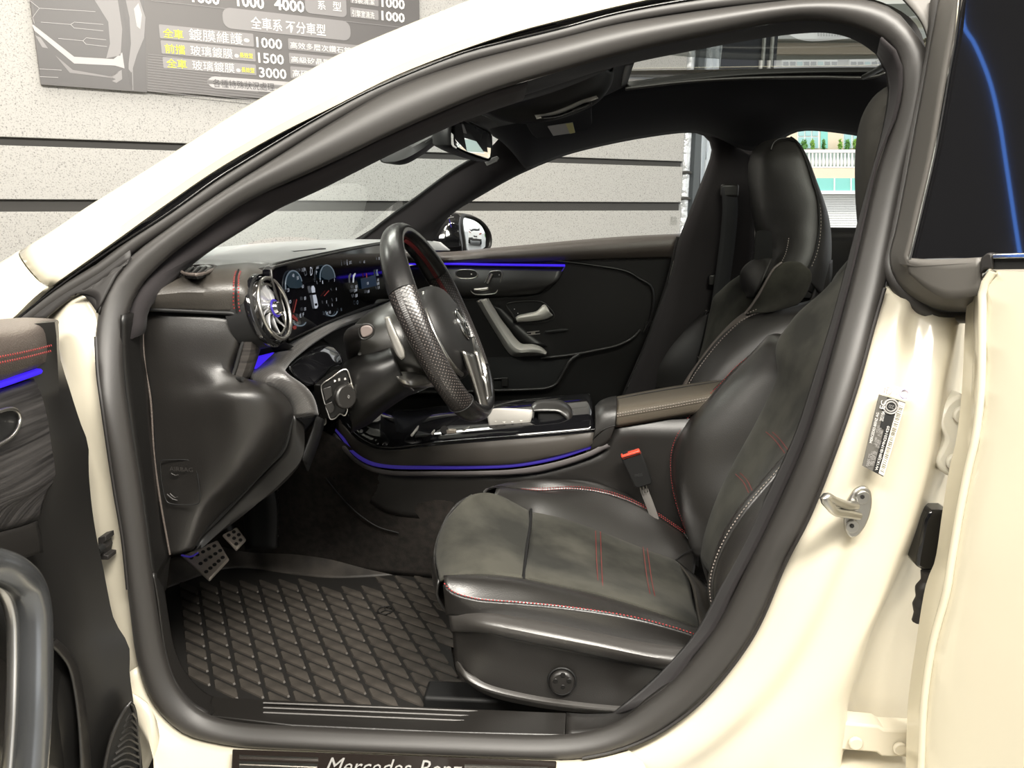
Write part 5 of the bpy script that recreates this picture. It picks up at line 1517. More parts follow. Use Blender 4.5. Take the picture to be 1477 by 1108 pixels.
# knurled trim sweeping from below the screen round the knee panel
TA = [P(a, b_, y) for a, b_, y in nums('575,432,0.80 545,444,0.70 520,452,0.60 498,459,0.50 470,470,0.40 440,484,0.32 415,498,0.26 396,512,0.225 382,525,0.195 374,536,0.170 384,550,0.155 405,563,0.165 424,583,0.185 428,602,0.195')]
TB = [P(a, b_, y) for a, b_, y in nums('575,439,0.78 548,451,0.68 524,459,0.575 502,467,0.47 478,478,0.37 452,494,0.30 434,508,0.255 420,520,0.225 412,530,0.205 410,537,0.185 420,546,0.180 436,557,0.195 450,575,0.215 457,600,0.225')]
TM = [a.lerp(b_, 0.45) + Vector((0.016, -0.008, 0.006)) for a, b_ in zip(cr(TA, 40), cr(TB, 40))]
loft('knurled_trim', [[p + Vector((-0.02, 0.01, -0.006)) for p in TA], TA, TM, TB, [p + Vector((-0.03, 0.015, -0.01)) for p in TB]], KNURL, car, n=80, k=24, solid=0.002, label='pale lit knurled trim band under the instrument screen')
loft('trim_flank', [[P(a, b_, y) for a, b_, y in nums('457,600,0.225 452,622,0.225 437,662,0.21')], [P(a, b_, y) for a, b_, y in nums('470,606,0.30 460,640,0.30 445,680,0.30')]], PLASTIC_D, car, n=10, k=3, solid=0.003)
# ambient wedge under the vent
plate('ambient_wedge', [P(a, b_, y) for a, b_, y in nums('396,509,0.21 371,532,0.178 359.5,533,0.172 365,517,0.185 372,515,0.19')], (-0.004, 0.006, 0.0), BLUE, car, bevel=0.001, label='glowing blue wedge under the round air vent')
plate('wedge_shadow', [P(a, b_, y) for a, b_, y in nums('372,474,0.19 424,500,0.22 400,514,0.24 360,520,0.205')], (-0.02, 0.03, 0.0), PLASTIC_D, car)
loft('dash_core', [[P(a, b_, y) for a, b_, y in nums('372,500,0.24 420,500,0.30 480,478,0.46 575,440,0.90')], [P(a, b_, y) for a, b_, y in nums('372,560,0.26 420,560,0.32 480,540,0.46 575,520,0.90')]], PLASTIC_D, car, n=12, k=4)

# ------------------------------------------------------------------ wide screen
SX = lambda px, py=440: -0.437 + (px - 392) * 0.00019 + (py - 440) * 0.00006


def sc(px, py, off=0.0):
    return PX(px, py, SX(px, py) + off)


scr = plate('instrument_screen', [sc(*q) for q in ((391, 398), (391, 390), (394, 386), (400, 384), (450, 372), (500, 361), (540, 353.5), (553, 352), (557, 356), (561, 395), (566, 428), (563, 432), (520, 446), (470, 466), (424, 488), (419, 488), (415, 478))], (-0.014, 0.0, 0.0), SCREEN, car, bevel=0.002, label='wide black instrument and centre screen behind the steering wheel')
tube('screen_rim', [sc(*q, 0.001) for q in ((416, 482), (403, 440), (391, 398), (391, 390), (394, 386), (400, 384), (450, 372), (500, 361), (540, 353.5), (553, 352), (557, 356), (561, 395))], 0.0022, PLASTIC, scr, n=60, seg=8)
screen_housing = loft('screen_housing', [[sc(*q, -0.012) for q in ((388, 402), (390, 388), (400, 382), (450, 370), (500, 359.5), (553, 350))], [sc(*q, -0.012) + Vector((-0.10, 0.02, -0.02)) for q in ((388, 402), (390, 388), (400, 382), (450, 370), (500, 359.5), (553, 350))]], PLASTIC, scr, n=30, k=5, solid=0.003)
loft('screen_base', [[sc(*q, -0.006) for q in ((418, 488), (470, 467), (520, 447), (566, 430))], [sc(*q, -0.03) for q in ((412, 502), (470, 478), (520, 457), (570, 438))]], PLASTIC_S, scr, n=20, k=3, solid=0.004)


def z5s(x, y):
    return (340 + x / 6.154, 360 + y / 6.154)


def sprint(name, pts, m, off=0.0012):
    return plate(name, [sc(*z5s(*p), off) for p in pts], (-0.0006, 0, 0), m, scr, smooth=False)


def sarc(cx_, cy_, rx, ry, a0, a1, w, m, tilt=0.0):
    pts = []
    for i in range(22):
        a = math.radians(a0 + (a1 - a0) * i / 21)
        x, y = rx * math.cos(a), -ry * math.sin(a)
        pts.append(sc(*z5s(cx_ + x + tilt * y, cy_ + y), 0.0014))
    return tube('dial_arc', pts, w, m, scr, seg=6)


def stxt(body, x, y, h, w, m=None):
    o_ = sc(*z5s(x, y), 0.0012)
    X = sc(*z5s(x + 40, y - 40 * 0.26), 0.0012) - o_
    X.x = 0
    X.z = 0
    return text_mesh('lettering', body, o_, X, (0, 0, 1), h, m or G_WHITE, scr, width=w)


G_ARC = glow('dial_grey', (0.20, 0.26, 0.32), 0.5)
# left dial: speed; right dial: engine speed; middle: car from above; right half: three climate/drive tiles
sprint('dial_glow', [(447, 300), (455, 230), (490, 195), (530, 195), (570, 235), (600, 330), (540, 345), (480, 340)], G_TEAL)
sarc(518, 330, 76, 142, 20, 190, 0.0011, G_ARC, 0.06)
sprint('dial_glow', [(760, 240), (768, 175), (800, 145), (835, 150), (862, 195), (876, 250), (830, 270), (790, 262)], G_TEAL)
sarc(815, 250, 66, 112, 0, 190, 0.0011, G_ARC, 0.06)
sarc(570, 640, 52, 38, 190, 350, 0.0010, G_ARC)
sarc(850, 540, 52, 50, 190, 350, 0.0010, G_ARC)
sprint('needle', [(540, 440), (546, 446), (520, 560), (512, 562)], G_RED)
sprint('needle', [(826, 362), (830, 368), (788, 414), (784, 410)], G_RED)
sprint('needle_foot', [(508, 575), (548, 610), (552, 640), (500, 600)], G_RED)
for (x, y, t_) in ((455, 378, '20'), (472, 482, '0'), (585, 345, '60'), (605, 450, '80'), (605, 545, '100'), (500, 248, '40'), (540, 270, '50')):
    stxt(t_, x, y, 0.0055, 0.0085)
for (x, y, t_) in ((765, 305, '1'), (742, 285, '2'), (870, 285, '3'), (886, 365, '4'), (888, 458, '5'), (800, 480, '0'), (850, 505, '6')):
    stxt(t_, x, y, 0.0055, 0.0040)
stxt('11:34', 585, 198, 0.0055, 0.016)
stxt('km/h', 712, 175, 0.005, 0.012)
stxt('D', 660, 232, 0.014, 0.011)
stxt('P', 710, 222, 0.006, 0.006)
sprint('car_icon', [(676, 325), (692, 320), (704, 345), (706, 380), (680, 384), (674, 350)], G_WHITE)
sprint('car_icon', [(686, 404), (712, 400), (722, 440), (732, 500), (722, 522), (704, 524), (696, 470)], G_WHITE)
sprint('car_icon_roof', [(703, 480), (722, 476), (726, 496), (708, 500)], SCREEN, 0.0022)
sprint('warning_icon', [(508, 690), (518, 676), (534, 674), (542, 688), (536, 706), (518, 710)], G_RED)
stxt('E F', 566, 605, 0.0055, 0.020)
stxt('90', 486, 668, 0.005, 0.006)
stxt('40  95', 800, 585, 0.005, 0.026)
stxt('25\u00b0C', 1005, 130, 0.0055, 0.016)
stxt('i', 985, 140, 0.010, 0.003)
stxt('4G', 1132, 122, 0.005, 0.010)
stxt('\u25ae', 1268, 92, 0.006, 0.004)
sprint('tile_glow', [(1110, 260), (1240, 225), (1255, 320), (1120, 350)], glow('tile_blue', (0.005, 0.03, 0.07), 0.4))
sprint('tile_icon', [(1042, 230), (1060, 208), (1066, 216), (1052, 250), (1050, 292), (1040, 294)], G_WHITE)
sprint('tile_icon', [(1158, 210), (1164, 210), (1168, 250), (1160, 252)], G_RED)
sprint('tile_icon', [(1248, 180), (1262, 176), (1258, 200), (1270, 230), (1252, 234)], G_ARC)
for (x, y, t_, w) in ((1058, 345, '\u96fb\u8a71', .016), (1048, 380, '\u5df2\u9023\u7dda', .022), (1062, 425, 'II', .012), (1164, 315, '\u6c23\u5019', .012), (1168, 388, '18', .014), (1254, 285, '\u5c0e\u822a', .014), (1252, 318, '\u5730\u5716\u6a94', .020), (1262, 352, '11', .012)):
    stxt(t_, x, y, 0.006, w)
stxt('\u25cb', 1072, 490, 0.008, 0.010, G_ARC)
stxt('N', 930, 548, 0.006, 0.006, G_ARC)

# ------------------------------------------------------------------ round air vent
VC = P(396.5, 445, 0.165)
VN = Vector((0.96, -0.05, 0.24)).normalized()
VU = (Vector((0, 0, 1)) - VN * VN.z).normalized()


def vent_fit(px, py):
    return plane_pt(px, py, VC, VN)


VR = (vent_fit(382, 400) - vent_fit(411, 490)).length / 2
VV = VN.cross(VU)
vent = ring('air_vent', VC, VN, VR * 0.96, 0.0030, SATIN, car, axis_u=VU, label='round turbine air vent with silver vanes')
ring('vent_collar', VC - VN * 0.014, VN, VR * 1.04, 0.0062, GLOSS, vent, axis_u=VU)
tube('vent_barrel', [VC - VN * 0.05, VC - VN * 0.005], VR * 1.12, PLASTIC_D, vent, seg=36, cap=False)
disc('vent_throat', VC - VN * 0.026, VN, VR * 0.95, 0.002, PLASTIC_D, vent, axis_u=VU)
ring('vent_inner_ring', VC - VN * 0.004, VN, VR * 0.80, 0.0016, SATIN, vent, axis_u=VU)
VANE = mat('vane_metal', (0.62, 0.62, 0.63), 0.34, metal=0.6)
for k in range(10):
    a0 = 2 * math.pi * k / 10 + 0.2
    rows = [[], []]
    for i in range(6):
        t = i / 5
        a = a0 + t * 0.45
        rr = VR * (0.24 + 0.62 * t)
        p = VC + VU * (rr * math.cos(a)) + VV * (rr * math.sin(a)) - VN * 0.004
        rows[0].append(p)
        a2 = a + 0.46
        rows[1].append(VC + VU * (rr * math.cos(a2)) + VV * (rr * math.sin(a2)) - VN * 0.019)
    loft('vane', rows, VANE, vent, n=6, k=3, solid=0.0016)
tube('vent_hub', [VC - VN * 0.02, VC + VN * 0.002, VC + VN * 0.007], [VR * 0.24, VR * 0.24, VR * 0.18], CHROME, vent, seg=20)
disc('vent_hub_cap', VC + VN * 0.007, VN, VR * 0.15, 0.0015, PLASTIC_D, vent, seg=16)
ring('vent_hub_light', VC + VN * 0.001, VN, VR * 0.26, 0.0016, BLUEDIM, vent, seg=24)

# ------------------------------------------------------------------ light switch panel and binnacle pieces
LX = lambda px, py: P(px, py, 0.268 + (px - 462) * 0.0003)
lp = plate('light_switch_panel', [LX(*q) for q in ((463, 556), (476, 546), (493, 534), (499, 533.5), (503, 542), (509.5, 572), (508, 579), (500, 588), (500, 592), (496, 600), (490, 597), (482, 604), (476, 605), (472, 596), (465, 573))], (-0.02, 0.02, -0.004), PLASTIC_S, car, bevel=0.002, label='light switch panel with a silver edged rotary knob')
tube('switch_panel_rim', cr([LX(*q) + Vector((0.002, -0.003, 0.001)) for q in ((463, 556), (476, 546), (493, 534), (499, 533.5), (503, 542), (509.5, 572), (508, 579), (500, 588), (500, 592), (496, 600), (490, 597), (482, 604), (476, 605), (472, 596), (465, 573))], 70, True), 0.0011, SATIN, lp, closed=True, seg=6)
KC = LX(492, 572) + Vector((0.004, -0.004, 0.001))
KNN = Vector((0.80, -0.58, 0.12)).normalized()
kb = disc('rotary_knob', KC, KNN, 0.0205, 0.012, PLASTIC, lp, seg=32, bevel=0.003, axis_u=(0, 0, 1))
tube('knob_edge', [KC + KNN * 0.006 + (Vector((0, 0, 1)) * math.cos(a) - KNN.cross(Vector((0, 0, 1))).normalized() * math.sin(a)) * 0.0205 for a in [math.radians(20 + i * 8) for i in range(18)]], 0.0030, SATIN, lp, seg=8)
text_mesh('lettering', '0', KC + KNN * 0.0125 + Vector((0, 0, -0.003)), Vector((0.58, 0.80, 0)), (0, 0, 1), 0.006, GREY_PRINT, lp, width=0.004)
for (a_, b_, t_) in ((480, 551.5, '\u25d7'), (486, 549.5, '\u2261'), (494.5, 548.5, '8'), (469, 569, '\u25a3'), (503, 564, '-')):
    text_mesh('lettering', t_, LX(a_, b_) + Vector((0.003, -0.004, 0.001)), Vector((0.58, 0.80, 0)), (0, 0, 1), 0.004, WHITE_PRINT, lp, width=0.004)
plate('switch_key', [LX(*q) + Vector((0.002, -0.003, 0)) for q in ((467, 583), (478, 578), (482, 586), (480, 593), (474, 596))], (0.001, -0.002, 0), PLASTIC, lp, bevel=0.001)
plate('switch_key', [LX(*q) + Vector((0.002, -0.003, 0)) for q in ((464, 560), (476, 556), (479, 570), (468, 578))], (0.001, -0.002, 0), PLASTIC, lp, bevel=0.001)
tr_ = tube('brake_release', cr([P(a, b_, .30) for a, b_ in ((462, 592), (465, 593), (470, 608), (469, 612), (457, 614), (455.5, 611))], 24, True), 0.0014, SATIN, car, closed=True, seg=6)
plate('release_key', [P(a, b_, .302) for a, b_ in ((462, 593), (465, 594), (469.5, 608), (468, 611), (457, 613), (456, 610))], (-0.004, 0.004, 0), PLASTIC, tr_)
# glossy pod with buttons left of the column
loft('button_pod', [[P(a, b_, y) for a, b_, y in nums('412,528,0.255 418,514,0.28 432,500,0.32 448,490,0.37 462,489,0.40')], [P(a, b_, y) for a, b_, y in nums('414,532,0.25 424,520,0.27 442,508,0.31 462,500,0.36 482,505,0.40')], [P(a, b_, y) for a, b_, y in nums('420,540,0.255 436,538,0.28 456,530,0.31 472,520,0.35 490,515,0.40')], [P(a, b_, y) for a, b_, y in nums('440,556,0.28 450,555,0.29 462,545,0.31 476,532,0.34 492,526,0.38')]], GLOSS, car, n=24, k=18, solid=0.004, label='glossy black pod beside the steering column')
for (a_, b_, t_, w) in ((421, 514.5, '\u2190', .008), (433, 509, 'P\u25a8', .012), (447, 500, '\u25a4', .010), (455, 494, '\u25ad', .010)):
    q = P(a_, b_, 0.26 + (a_ - 420) * 0.0022)
    text_mesh('lettering', t_, q, Vector((0.5, 0.8, 0.3)), (-0.3, 0, 1), 0.0045, GREY_PRINT, bpy.data.objects['button_pod'], width=w)

# ------------------------------------------------------------------ steering column, stalk, paddle
col_a = [P(a, b_, y) for a, b_, y in nums('486,550,0.36 498,530,0.34 516,517,0.33 540,512,0.32 566,502,0.32')]
col_b = [P(a, b_, y) for a, b_, y in nums('498,570,0.31 506,548,0.295 524,536,0.29 546,530,0.285 572,522,0.29')]
col_c = [P(a, b_, y) for a, b_, y in nums('506,604,0.31 526,588,0.295 546,574,0.288 562,562,0.288 584,548,0.30')]
col_d = [P(a, b_, y) for a, b_, y in nums('505,622,0.38 530,610,0.37 552,592,0.36 572,578,0.36 598,562,0.36')]
loft('steering_column', [[p + Vector((0, 0.10, 0.01)) for p in col_a], col_a, col_b, col_c, col_d], PLASTIC_S, car, n=30, k=22, solid=0.004, label='dark steering column shroud')
stc = bpy.data.objects['steering_column']
tube('shroud_seam', [P(a, b_, y - .002) for a, b_, y in nums('514,540,0.291 522,556,0.289 532,572,0.287 538,580,0.29')], 0.0008, PADTOP, stc, n=20, seg=6)
CCN = Vector((0.88, 0.0, 0.40)).normalized()
CC0 = P(574, 505, 0.40)
cu_, cv_ = Vector((-0.40, 0, 0.88)).normalized(), Vector((0, 1, 0))
rows = []
for (off, rr) in ((-0.055, 0.055), (-0.05, 0.072), (-0.03, 0.080), (0.0, 0.084), (0.045, 0.080), (0.06, 0.066)):
    rows.append([CC0 + CCN * off + cu_ * (rr * math.cos(2 * math.pi * i / 36)) + cv_ * (rr * math.sin(2 * math.pi * i / 36)) for i in range(36)])
loft('column_collar', rows, mat('collar_plastic', (0.022, 0.021, 0.018), 0.34, spec=1.0), stc, n=36, k=18, closed=True, cap=True)
stk = tube('stalk', [P(a, b_, y) for a, b_, y in nums('512,512,0.36 509,497,0.33 508,487,0.30 514,481,0.275 524,478,0.255 530,477.5,0.250')], [0.015, 0.014, 0.0145, 0.0145, 0.0135, 0.0125], PLASTIC, car, n=24, seg=16, label='steering column stalk with a grey end button')
plate('stalk_button', [P(a, b_, .238) for a, b_ in ((520, 473), (527, 469.5), (534, 470.5), (537, 475), (536, 481), (529, 486), (523, 487), (520, 482))], (0, 0.008, 0), mat('grey_button', (0.16, 0.13, 0.12), 0.45), stk, bevel=0.002, n=30)
tube('stalk_ring', cr([P(a, b_, .241) for a, b_ in ((518, 473), (526, 468), (535, 469), (539, 475), (538, 482), (530, 488), (522, 489), (518, 483))], 30, True), 0.0018, PLASTIC_S, stk, closed=True, seg=8)
pdl = loft('shift_paddle', [[P(a, b_, y) for a, b_, y in nums('558,457,0.275 561,475,0.27 568,495,0.265 576,513,0.26 581,517,0.26')], [P(a, b_, y) for a, b_, y in nums('562,456,0.265 568,470,0.258 576,488,0.252 584,506,0.25 585,514,0.255')]], SATINP, car, n=16, k=4, solid=0.004, label='silver shift paddle behind the wheel')
loft('column_chin', [[P(a, b_, y) for a, b_, y in nums('567,538,0.30 585,538,0.30 605,538,0.32 625,540,0.36')], [P(a, b_, y) for a, b_, y in nums('573,546,0.285 588,552,0.285 605,553,0.31 628,552,0.35')], [P(a, b_, y) for a, b_, y in nums('584,556,0.30 595,557,0.30 610,557,0.33 630,556,0.37')]], SATIN, stc, n=14, k=8, solid=0.003)

# ------------------------------------------------------------------ steering wheel
SWC = Vector((-0.222, 0.40, 0.908))
TL = math.radians(25)
SN = Vector((math.cos(TL), 0, math.sin(TL)))
SU = Vector((-math.sin(TL), 0, math.cos(TL)))
SV = Vector((0, 1, 0))


def wp(r, a, off=0.0):
    """point of the wheel: radius r, clock angle a in degrees (0 top, 90 towards the passenger)"""
    a = math.radians(a)
    rr = r
    if abs(math.cos(a)) > 0 and math.cos(a) < -0.72:      # flattened bottom
        rr = r * (0.72 + (abs(math.cos(a)) - 0.72) * 0.45) / abs(math.cos(a)) * 1.0 if False else r * (1 - 0.30 * (abs(math.cos(a)) - 0.72) ** 1.3)
    return SWC + SU * (rr * math.cos(a)) + SV * (rr * math.sin(a)) + SN * off




def rim_arc(name, a0, a1, m, parent, r=0.178, label=None, thick=1.0):
    n = max(8, int(abs(a1 - a0) / 4))
    verts, uvs = [], []
    seg = 18
    for i in range(n + 1):
        a = a0 + (a1 - a0) * i / n
        grip = 1.0 + 0.16 * math.exp(-((((a % 360) - 60) / 22) ** 2)) + 0.16 * math.exp(-((((a % 360) - 300) / 22) ** 2))
        p0 = wp(r, a)
        rad = (p0 - SWC).normalized()
        for s in range(seg):
            w = 2 * math.pi * s / seg
            verts.append(p0 + rad * (0.0150 * thick * math.cos(w)) + SN * (0.0205 * grip * thick * math.sin(w)))
            uvs.append((math.radians(a) * r, w * 0.018))
    faces = grid_faces(n + 1, seg, close_c=True)
    return make(name, verts, faces, m, parent, uvs=uvs, label=label)


sw = rim_arc('steering_wheel', -62, 62, mat('rim_leather', (0.012, 0.0115, 0.0115), 0.27, spec=0.9), car, label='three-spoke steering wheel with punched leather grips and red stitching')
RIML = bpy.data.materials['rim_leather']
rim_arc('grip', 62, 132, PERF, sw)
rim_arc('grip', -132, -62, PERF, sw)
rim_arc('lower_rim', 132, 228, RIML, sw)
for a in (62, -62, 132, -132):
    ring('rim_seam', wp(0.178, a), (wp(0.178, a + 1) - wp(0.178, a - 1)), 0.0166, 0.0009, PLASTIC_D, sw, axis_u=(wp(0.178, a) - SWC), ratio=1.32, seg=24)
# red cross stitching on the inner side of the far half and the near half
for (a0, a1) in ((8, 130), (228, 352)):
    zz = []
    kk = int((a1 - a0) / 1.1)
    for i in range(kk):
        a = a0 + (a1 - a0) * i / kk
        p0 = wp(0.178 - 0.0152, a, 0.0035 if i % 2 else -0.0035)
        zz.append(p0)
    tube('cross_stitch', zz, 0.0007, REDTHREAD, sw, seg=5)
    zz = [wp(0.178 - 0.0152, a0 + (a1 - a0) * i / kk, -0.0035 if i % 2 else 0.0035) for i in range(kk)]
    tube('cross_stitch', zz, 0.0007, REDTHREAD, sw, seg=5)
# hub with airbag cover
HC0 = SWC - SU * 0.014
HUB = []
for (s_, off) in ((1.05, -0.035), (1.06, -0.012), (1.02, 0.006), (0.92, 0.018), (0.70, 0.027), (0.40, 0.031), (0.08, 0.032)):
    row = []
    for i in range(40):
        a = 2 * math.pi * i / 40
        ca_, sa_ = math.cos(a), math.sin(a)
        e = 0.75
        ux = math.copysign(abs(ca_) ** e, ca_) * 0.083
        vy = math.copysign(abs(sa_) ** e, sa_) * (0.098 if ca_ > 0 else 0.098 - 0.030 * abs(ca_))
        row.append(HC0 + SU * (ux * s_) + SV * (vy * s_) + SN * off)
    HUB.append(row)
loft('airbag_cover', HUB, mat('cover_leather', (0.012, 0.0115, 0.011), 0.5), sw, n=40, k=24, closed=True, cap=True)
ring('emblem', SWC + SN * 0.034 - SU * 0.014, SN, 0.027, 0.0028, CHROME, sw, axis_u=SU)
for a in (0, 120, 240):
    a_ = math.radians(a)
    tip = SWC + SN * 0.035 - SU * 0.014 + SU * (0.026 * math.cos(a_)) + SV * (0.026 * math.sin(a_))
    tube('emblem_ray', [SWC + SN * 0.036 - SU * 0.014, tip], [0.0042, 0.0008], CHROME, sw, seg=8)
loft('hub_back', [[SWC + SU * (0.075 * math.cos(2 * math.pi * i / 30)) + SV * (0.078 * math.sin(2 * math.pi * i / 30)) - SN * 0.02 for i in range(30)], [SWC + SU * (0.062 * math.cos(2 * math.pi * i / 30)) + SV * (0.062 * math.sin(2 * math.pi * i / 30)) - SN * 0.09 for i in range(30)]], PLASTIC_S, sw, n=30, k=4, closed=True, cap=True)
# side spokes with their silver key plates, lower double spoke
for sgn in (-1, 1):
    A = [SWC + SV * (sgn * 0.070) + SU * 0.022 + SN * (0.012 if sgn > 0 else -0.02), SWC + SV * (sgn * 0.120) + SU * 0.024 + SN * (0.004 if sgn > 0 else -0.02), SWC + SV * (sgn * 0.166) + SU * 0.020 + SN * 0.0]
    Bq = [SWC + SV * (sgn * 0.074) - SU * 0.030 + SN * (0.012 if sgn > 0 else -0.02), SWC + SV * (sgn * 0.120) - SU * 0.024 + SN * (0.004 if sgn > 0 else -0.02), SWC + SV * (sgn * 0.166) - SU * 0.022 + SN * 0.0]
    loft('spoke', [A, Bq], PLASTIC_S, sw, n=14, k=5, solid=0.012)
    dn = SN * (-0.024 if sgn < 0 else 0.0)
    kp_ = [p + dn for p in [SWC + SV * (sgn * 0.100) + SU * 0.026 + SN * 0.012, SWC + SV * (sgn * 0.128) + SU * 0.022 + SN * 0.006, SWC + SV * (sgn * 0.146) + SU * 0.006 + SN * 0.004, SWC + SV * (sgn * 0.144) - SU * 0.026 + SN * 0.004, SWC + SV * (sgn * 0.120) - SU * 0.042 + SN * 0.008, SWC + SV * (sgn * 0.100) - SU * 0.040 + SN * 0.012]]
    plate('key_plate', kp_, -SN * 0.008, SATINP, sw, bevel=0.002)
    for (u, w) in ((0.008, 0.112), (0.006, 0.132), (-0.018, 0.112), (-0.020, 0.131)):
        plate('wheel_key', [SWC + SV * (sgn * (w + x)) + SU * (u + z) + SN * 0.0115 + dn for x, z in ((-0.007, -0.008), (0.007, -0.008), (0.007, 0.008), (-0.007, 0.008))], -SN * 0.006, PLASTIC if u > 0 else SATINP, sw, bevel=0.0015)
    # silver blades running down to the bottom of the rim
    e0 = [SWC + SV * (sgn * 0.070) - SU * 0.048 + SN * 0.024, SWC + SV * (sgn * 0.062) - SU * 0.10 + SN * 0.016, SWC + SV * (sgn * 0.052) - SU * 0.160 + SN * 0.004]
    e1 = [SWC + SV * (sgn * 0.036) - SU * 0.074 + SN * 0.026, SWC + SV * (sgn * 0.028) - SU * 0.115 + SN * 0.018, SWC + SV * (sgn * 0.020) - SU * 0.164 + SN * 0.005]
    loft('lower_spoke', [e0, e1], SATIN, sw, n=16, k=7, bulge=0.006, solid=-0.008)
# silver edge round the near side of the hub
tube('hub_bezel', [HC0 + SU * (0.086 * math.cos(math.radians(a))) + SV * (0.106 * math.sin(math.radians(a))) + SN * 0.004 for a in range(-150, -20, 6)], 0.0042, SATIN, sw, seg=10)
tube('hub_bezel', [HC0 + SU * (0.086 * math.cos(math.radians(a))) + SV * (0.106 * math.sin(math.radians(a))) + SN * 0.004 for a in range(20, 150, 6)], 0.0042, SATIN, sw, seg=10)

# lower dash in front of the passenger, closing the view under the screen
loft('lower_dash', [[Vector((-0.50, 0.36, 0.90)), Vector((-0.50, 0.9, 0.90)), Vector((-0.50, 1.44, 0.90))], [Vector((-0.53, 0.42, 0.76)), Vector((-0.52, 0.9, 0.76)), Vector((-0.50, 1.44, 0.78))], [Vector((-0.62, 0.50, 0.62)), Vector((-0.58, 0.9, 0.58)), Vector((-0.58, 1.44, 0.60))], [Vector((-0.80, 0.50, 0.60)), Vector((-0.80, 0.9, 0.56)), Vector((-0.80, 1.44, 0.58))]], PLASTIC_D, car, n=16, k=14, solid=0.004)


# ------------------------------------------------------------------ floor, carpets, console
FZ = 0.272
box('floor_pan', -0.1, 0.79, FZ - 0.03, 1.75, 1.40, 0.04, CARPET, car)
loft('firewall', [[Vector((-1.0, 0.10, FZ - 0.02)), Vector((-1.0, 1.45, FZ - 0.02))], [Vector((-1.02, 0.10, 0.55)), Vector((-1.02, 1.45, 0.55))], [Vector((-0.98, 0.10, 0.95)), Vector((-0.98, 1.45, 0.95))]], CARPET, car, n=8, k=6)
box('side_carpet', -0.86, 0.13, 0.5, 0.34, 0.03, 0.6, CARPET, car)
box('footwell_side', -0.2, 1.52, 0.5, 1.9, 0.04, 0.62, CARPET, car)
rb_ = loft('rear_seat', [[Vector((1.34, y, 0.30)) for y in (0.14, 0.5, 0.775, 1.05, 1.41)], [Vector((0.84, y, 0.30)) for y in (0.14, 0.5, 0.775, 1.05, 1.41)], [Vector((0.82, y, 0.47)) for y in (0.16, 0.5, 0.775, 1.05, 1.39)], [Vector((0.92, y, 0.51 - 0.02 * (abs(y - 0.775) < 0.1))) for y in (0.16, 0.5, 0.775, 1.05, 1.39)], [Vector((1.26, y, 0.47)) for y in (0.16, 0.5, 0.775, 1.05, 1.39)]], LEATHER_M, car, n=30, k=26, solid=0.004)
loft('rear_backrest', [[Vector((1.22, y, 0.45)) for y in (0.16, 0.5, 0.775, 1.05, 1.39)], [Vector((1.22, y, 0.60)) for y in (0.16, 0.5, 0.775, 1.05, 1.39)], [Vector((1.34, y, 0.92)) for y in (0.18, 0.5, 0.775, 1.05, 1.37)], [Vector((1.40, y, 0.97)) for y in (0.2, 0.5, 0.775, 1.05, 1.35)], [Vector((1.48, y, 0.90)) for y in (0.2, 0.5, 0.775, 1.05, 1.35)]], LEATHER_M, rb_, n=30, k=24, solid=0.004)
box('rear_shelf', 1.66, 0.78, 0.90, 0.5, 1.16, 0.04, CARPET, car)
# footwell: raised carpet with its lip behind the mat
loft('tunnel_carpet', [[P(a, b_, y) for a, b_, y in nums('330,560,0.70 420,600,0.68 500,640,0.665 540,672,0.66 600,690,0.66 700,694,0.66 900,690,0.66 1050,690,0.66')], [P(a, b_, y) for a, b_, y in nums('330,650,0.72 400,680,0.70 470,705,0.68 520,730,0.67 590,755,0.66 700,780,0.66 900,800,0.66 1050,800,0.66')], [Vector((-0.98, 0.74, FZ)), Vector((-0.8, 0.74, FZ)), Vector((-0.64, 0.72, FZ)), Vector((-0.5, 0.70, FZ)), Vector((-0.3, 0.68, FZ)), Vector((-0.1, 0.66, FZ)), Vector((0.2, 0.66, FZ)), Vector((0.5, 0.66, FZ))]], CARPET, car, n=30, k=14, solid=-0.004, label='dark brown carpet on the tunnel side')
tube('carpet_seam', [P(a, b_, y - .004) for a, b_, y in nums('470,690,0.675 490,715,0.672 515,740,0.668 545,760,0.664 575,769,0.66')], 0.0016, PLASTIC_D, bpy.data.objects['tunnel_carpet'], n=20, seg=6)
loft('console_side', [c(0.655, '490,640,0.67 520,668,0.66 560,684 650,685 764,682 807,672 852,657 878,643 890,612 987,605 1060,598'), c(0.655, '480,690,0.67 520,716,0.665 560,740 650,752 764,760 807,760 852,760 900,760 940,790 990,800 1060,800')], PLASTIC, car, n=40, k=8, solid=0.004, label='dark grained side of the centre console')
con = bpy.data.objects['console_side']
# grey trim band, light strip, lip
GB_T = c(0.648, '488,606,0.68 500,618,0.665 515,634,0.655 537,647 560,651 622,644.5 707,637.5 793,630.5 857,624.5')
GB_B = c(0.645, '484,618,0.685 497,632,0.665 508,648,0.655 531,663.5 560,670.5 622,672 690,671.5 736,669.5 767,665.5 807,657 856,642')
loft('console_trim', [[p + Vector((0, 0.02, 0.0)) for p in GB_T], GB_T, GB_B, [p + Vector((0, 0.02, 0)) for p in GB_B]], bump(mat('console_grey', (0.050, 0.044, 0.038), 0.5), 900, 0.2, 0.0004), car, n=50, k=12, solid=-0.002, label='dark grey trim band along the console')
BL_B = c(0.651, '484,622,0.688 497,638,0.67 508,654,0.66 531,669.5 560,675.5 622,677 690,676.5 736,674.5 767,670.5 807,662 853,647')
loft('ambient_strip', [[p + Vector((0, 0.008, 0.001)) for p in GB_B], BL_B], BLUEDIM, car, n=50, k=4, solid=-0.002, label='violet-blue light strip along the console')
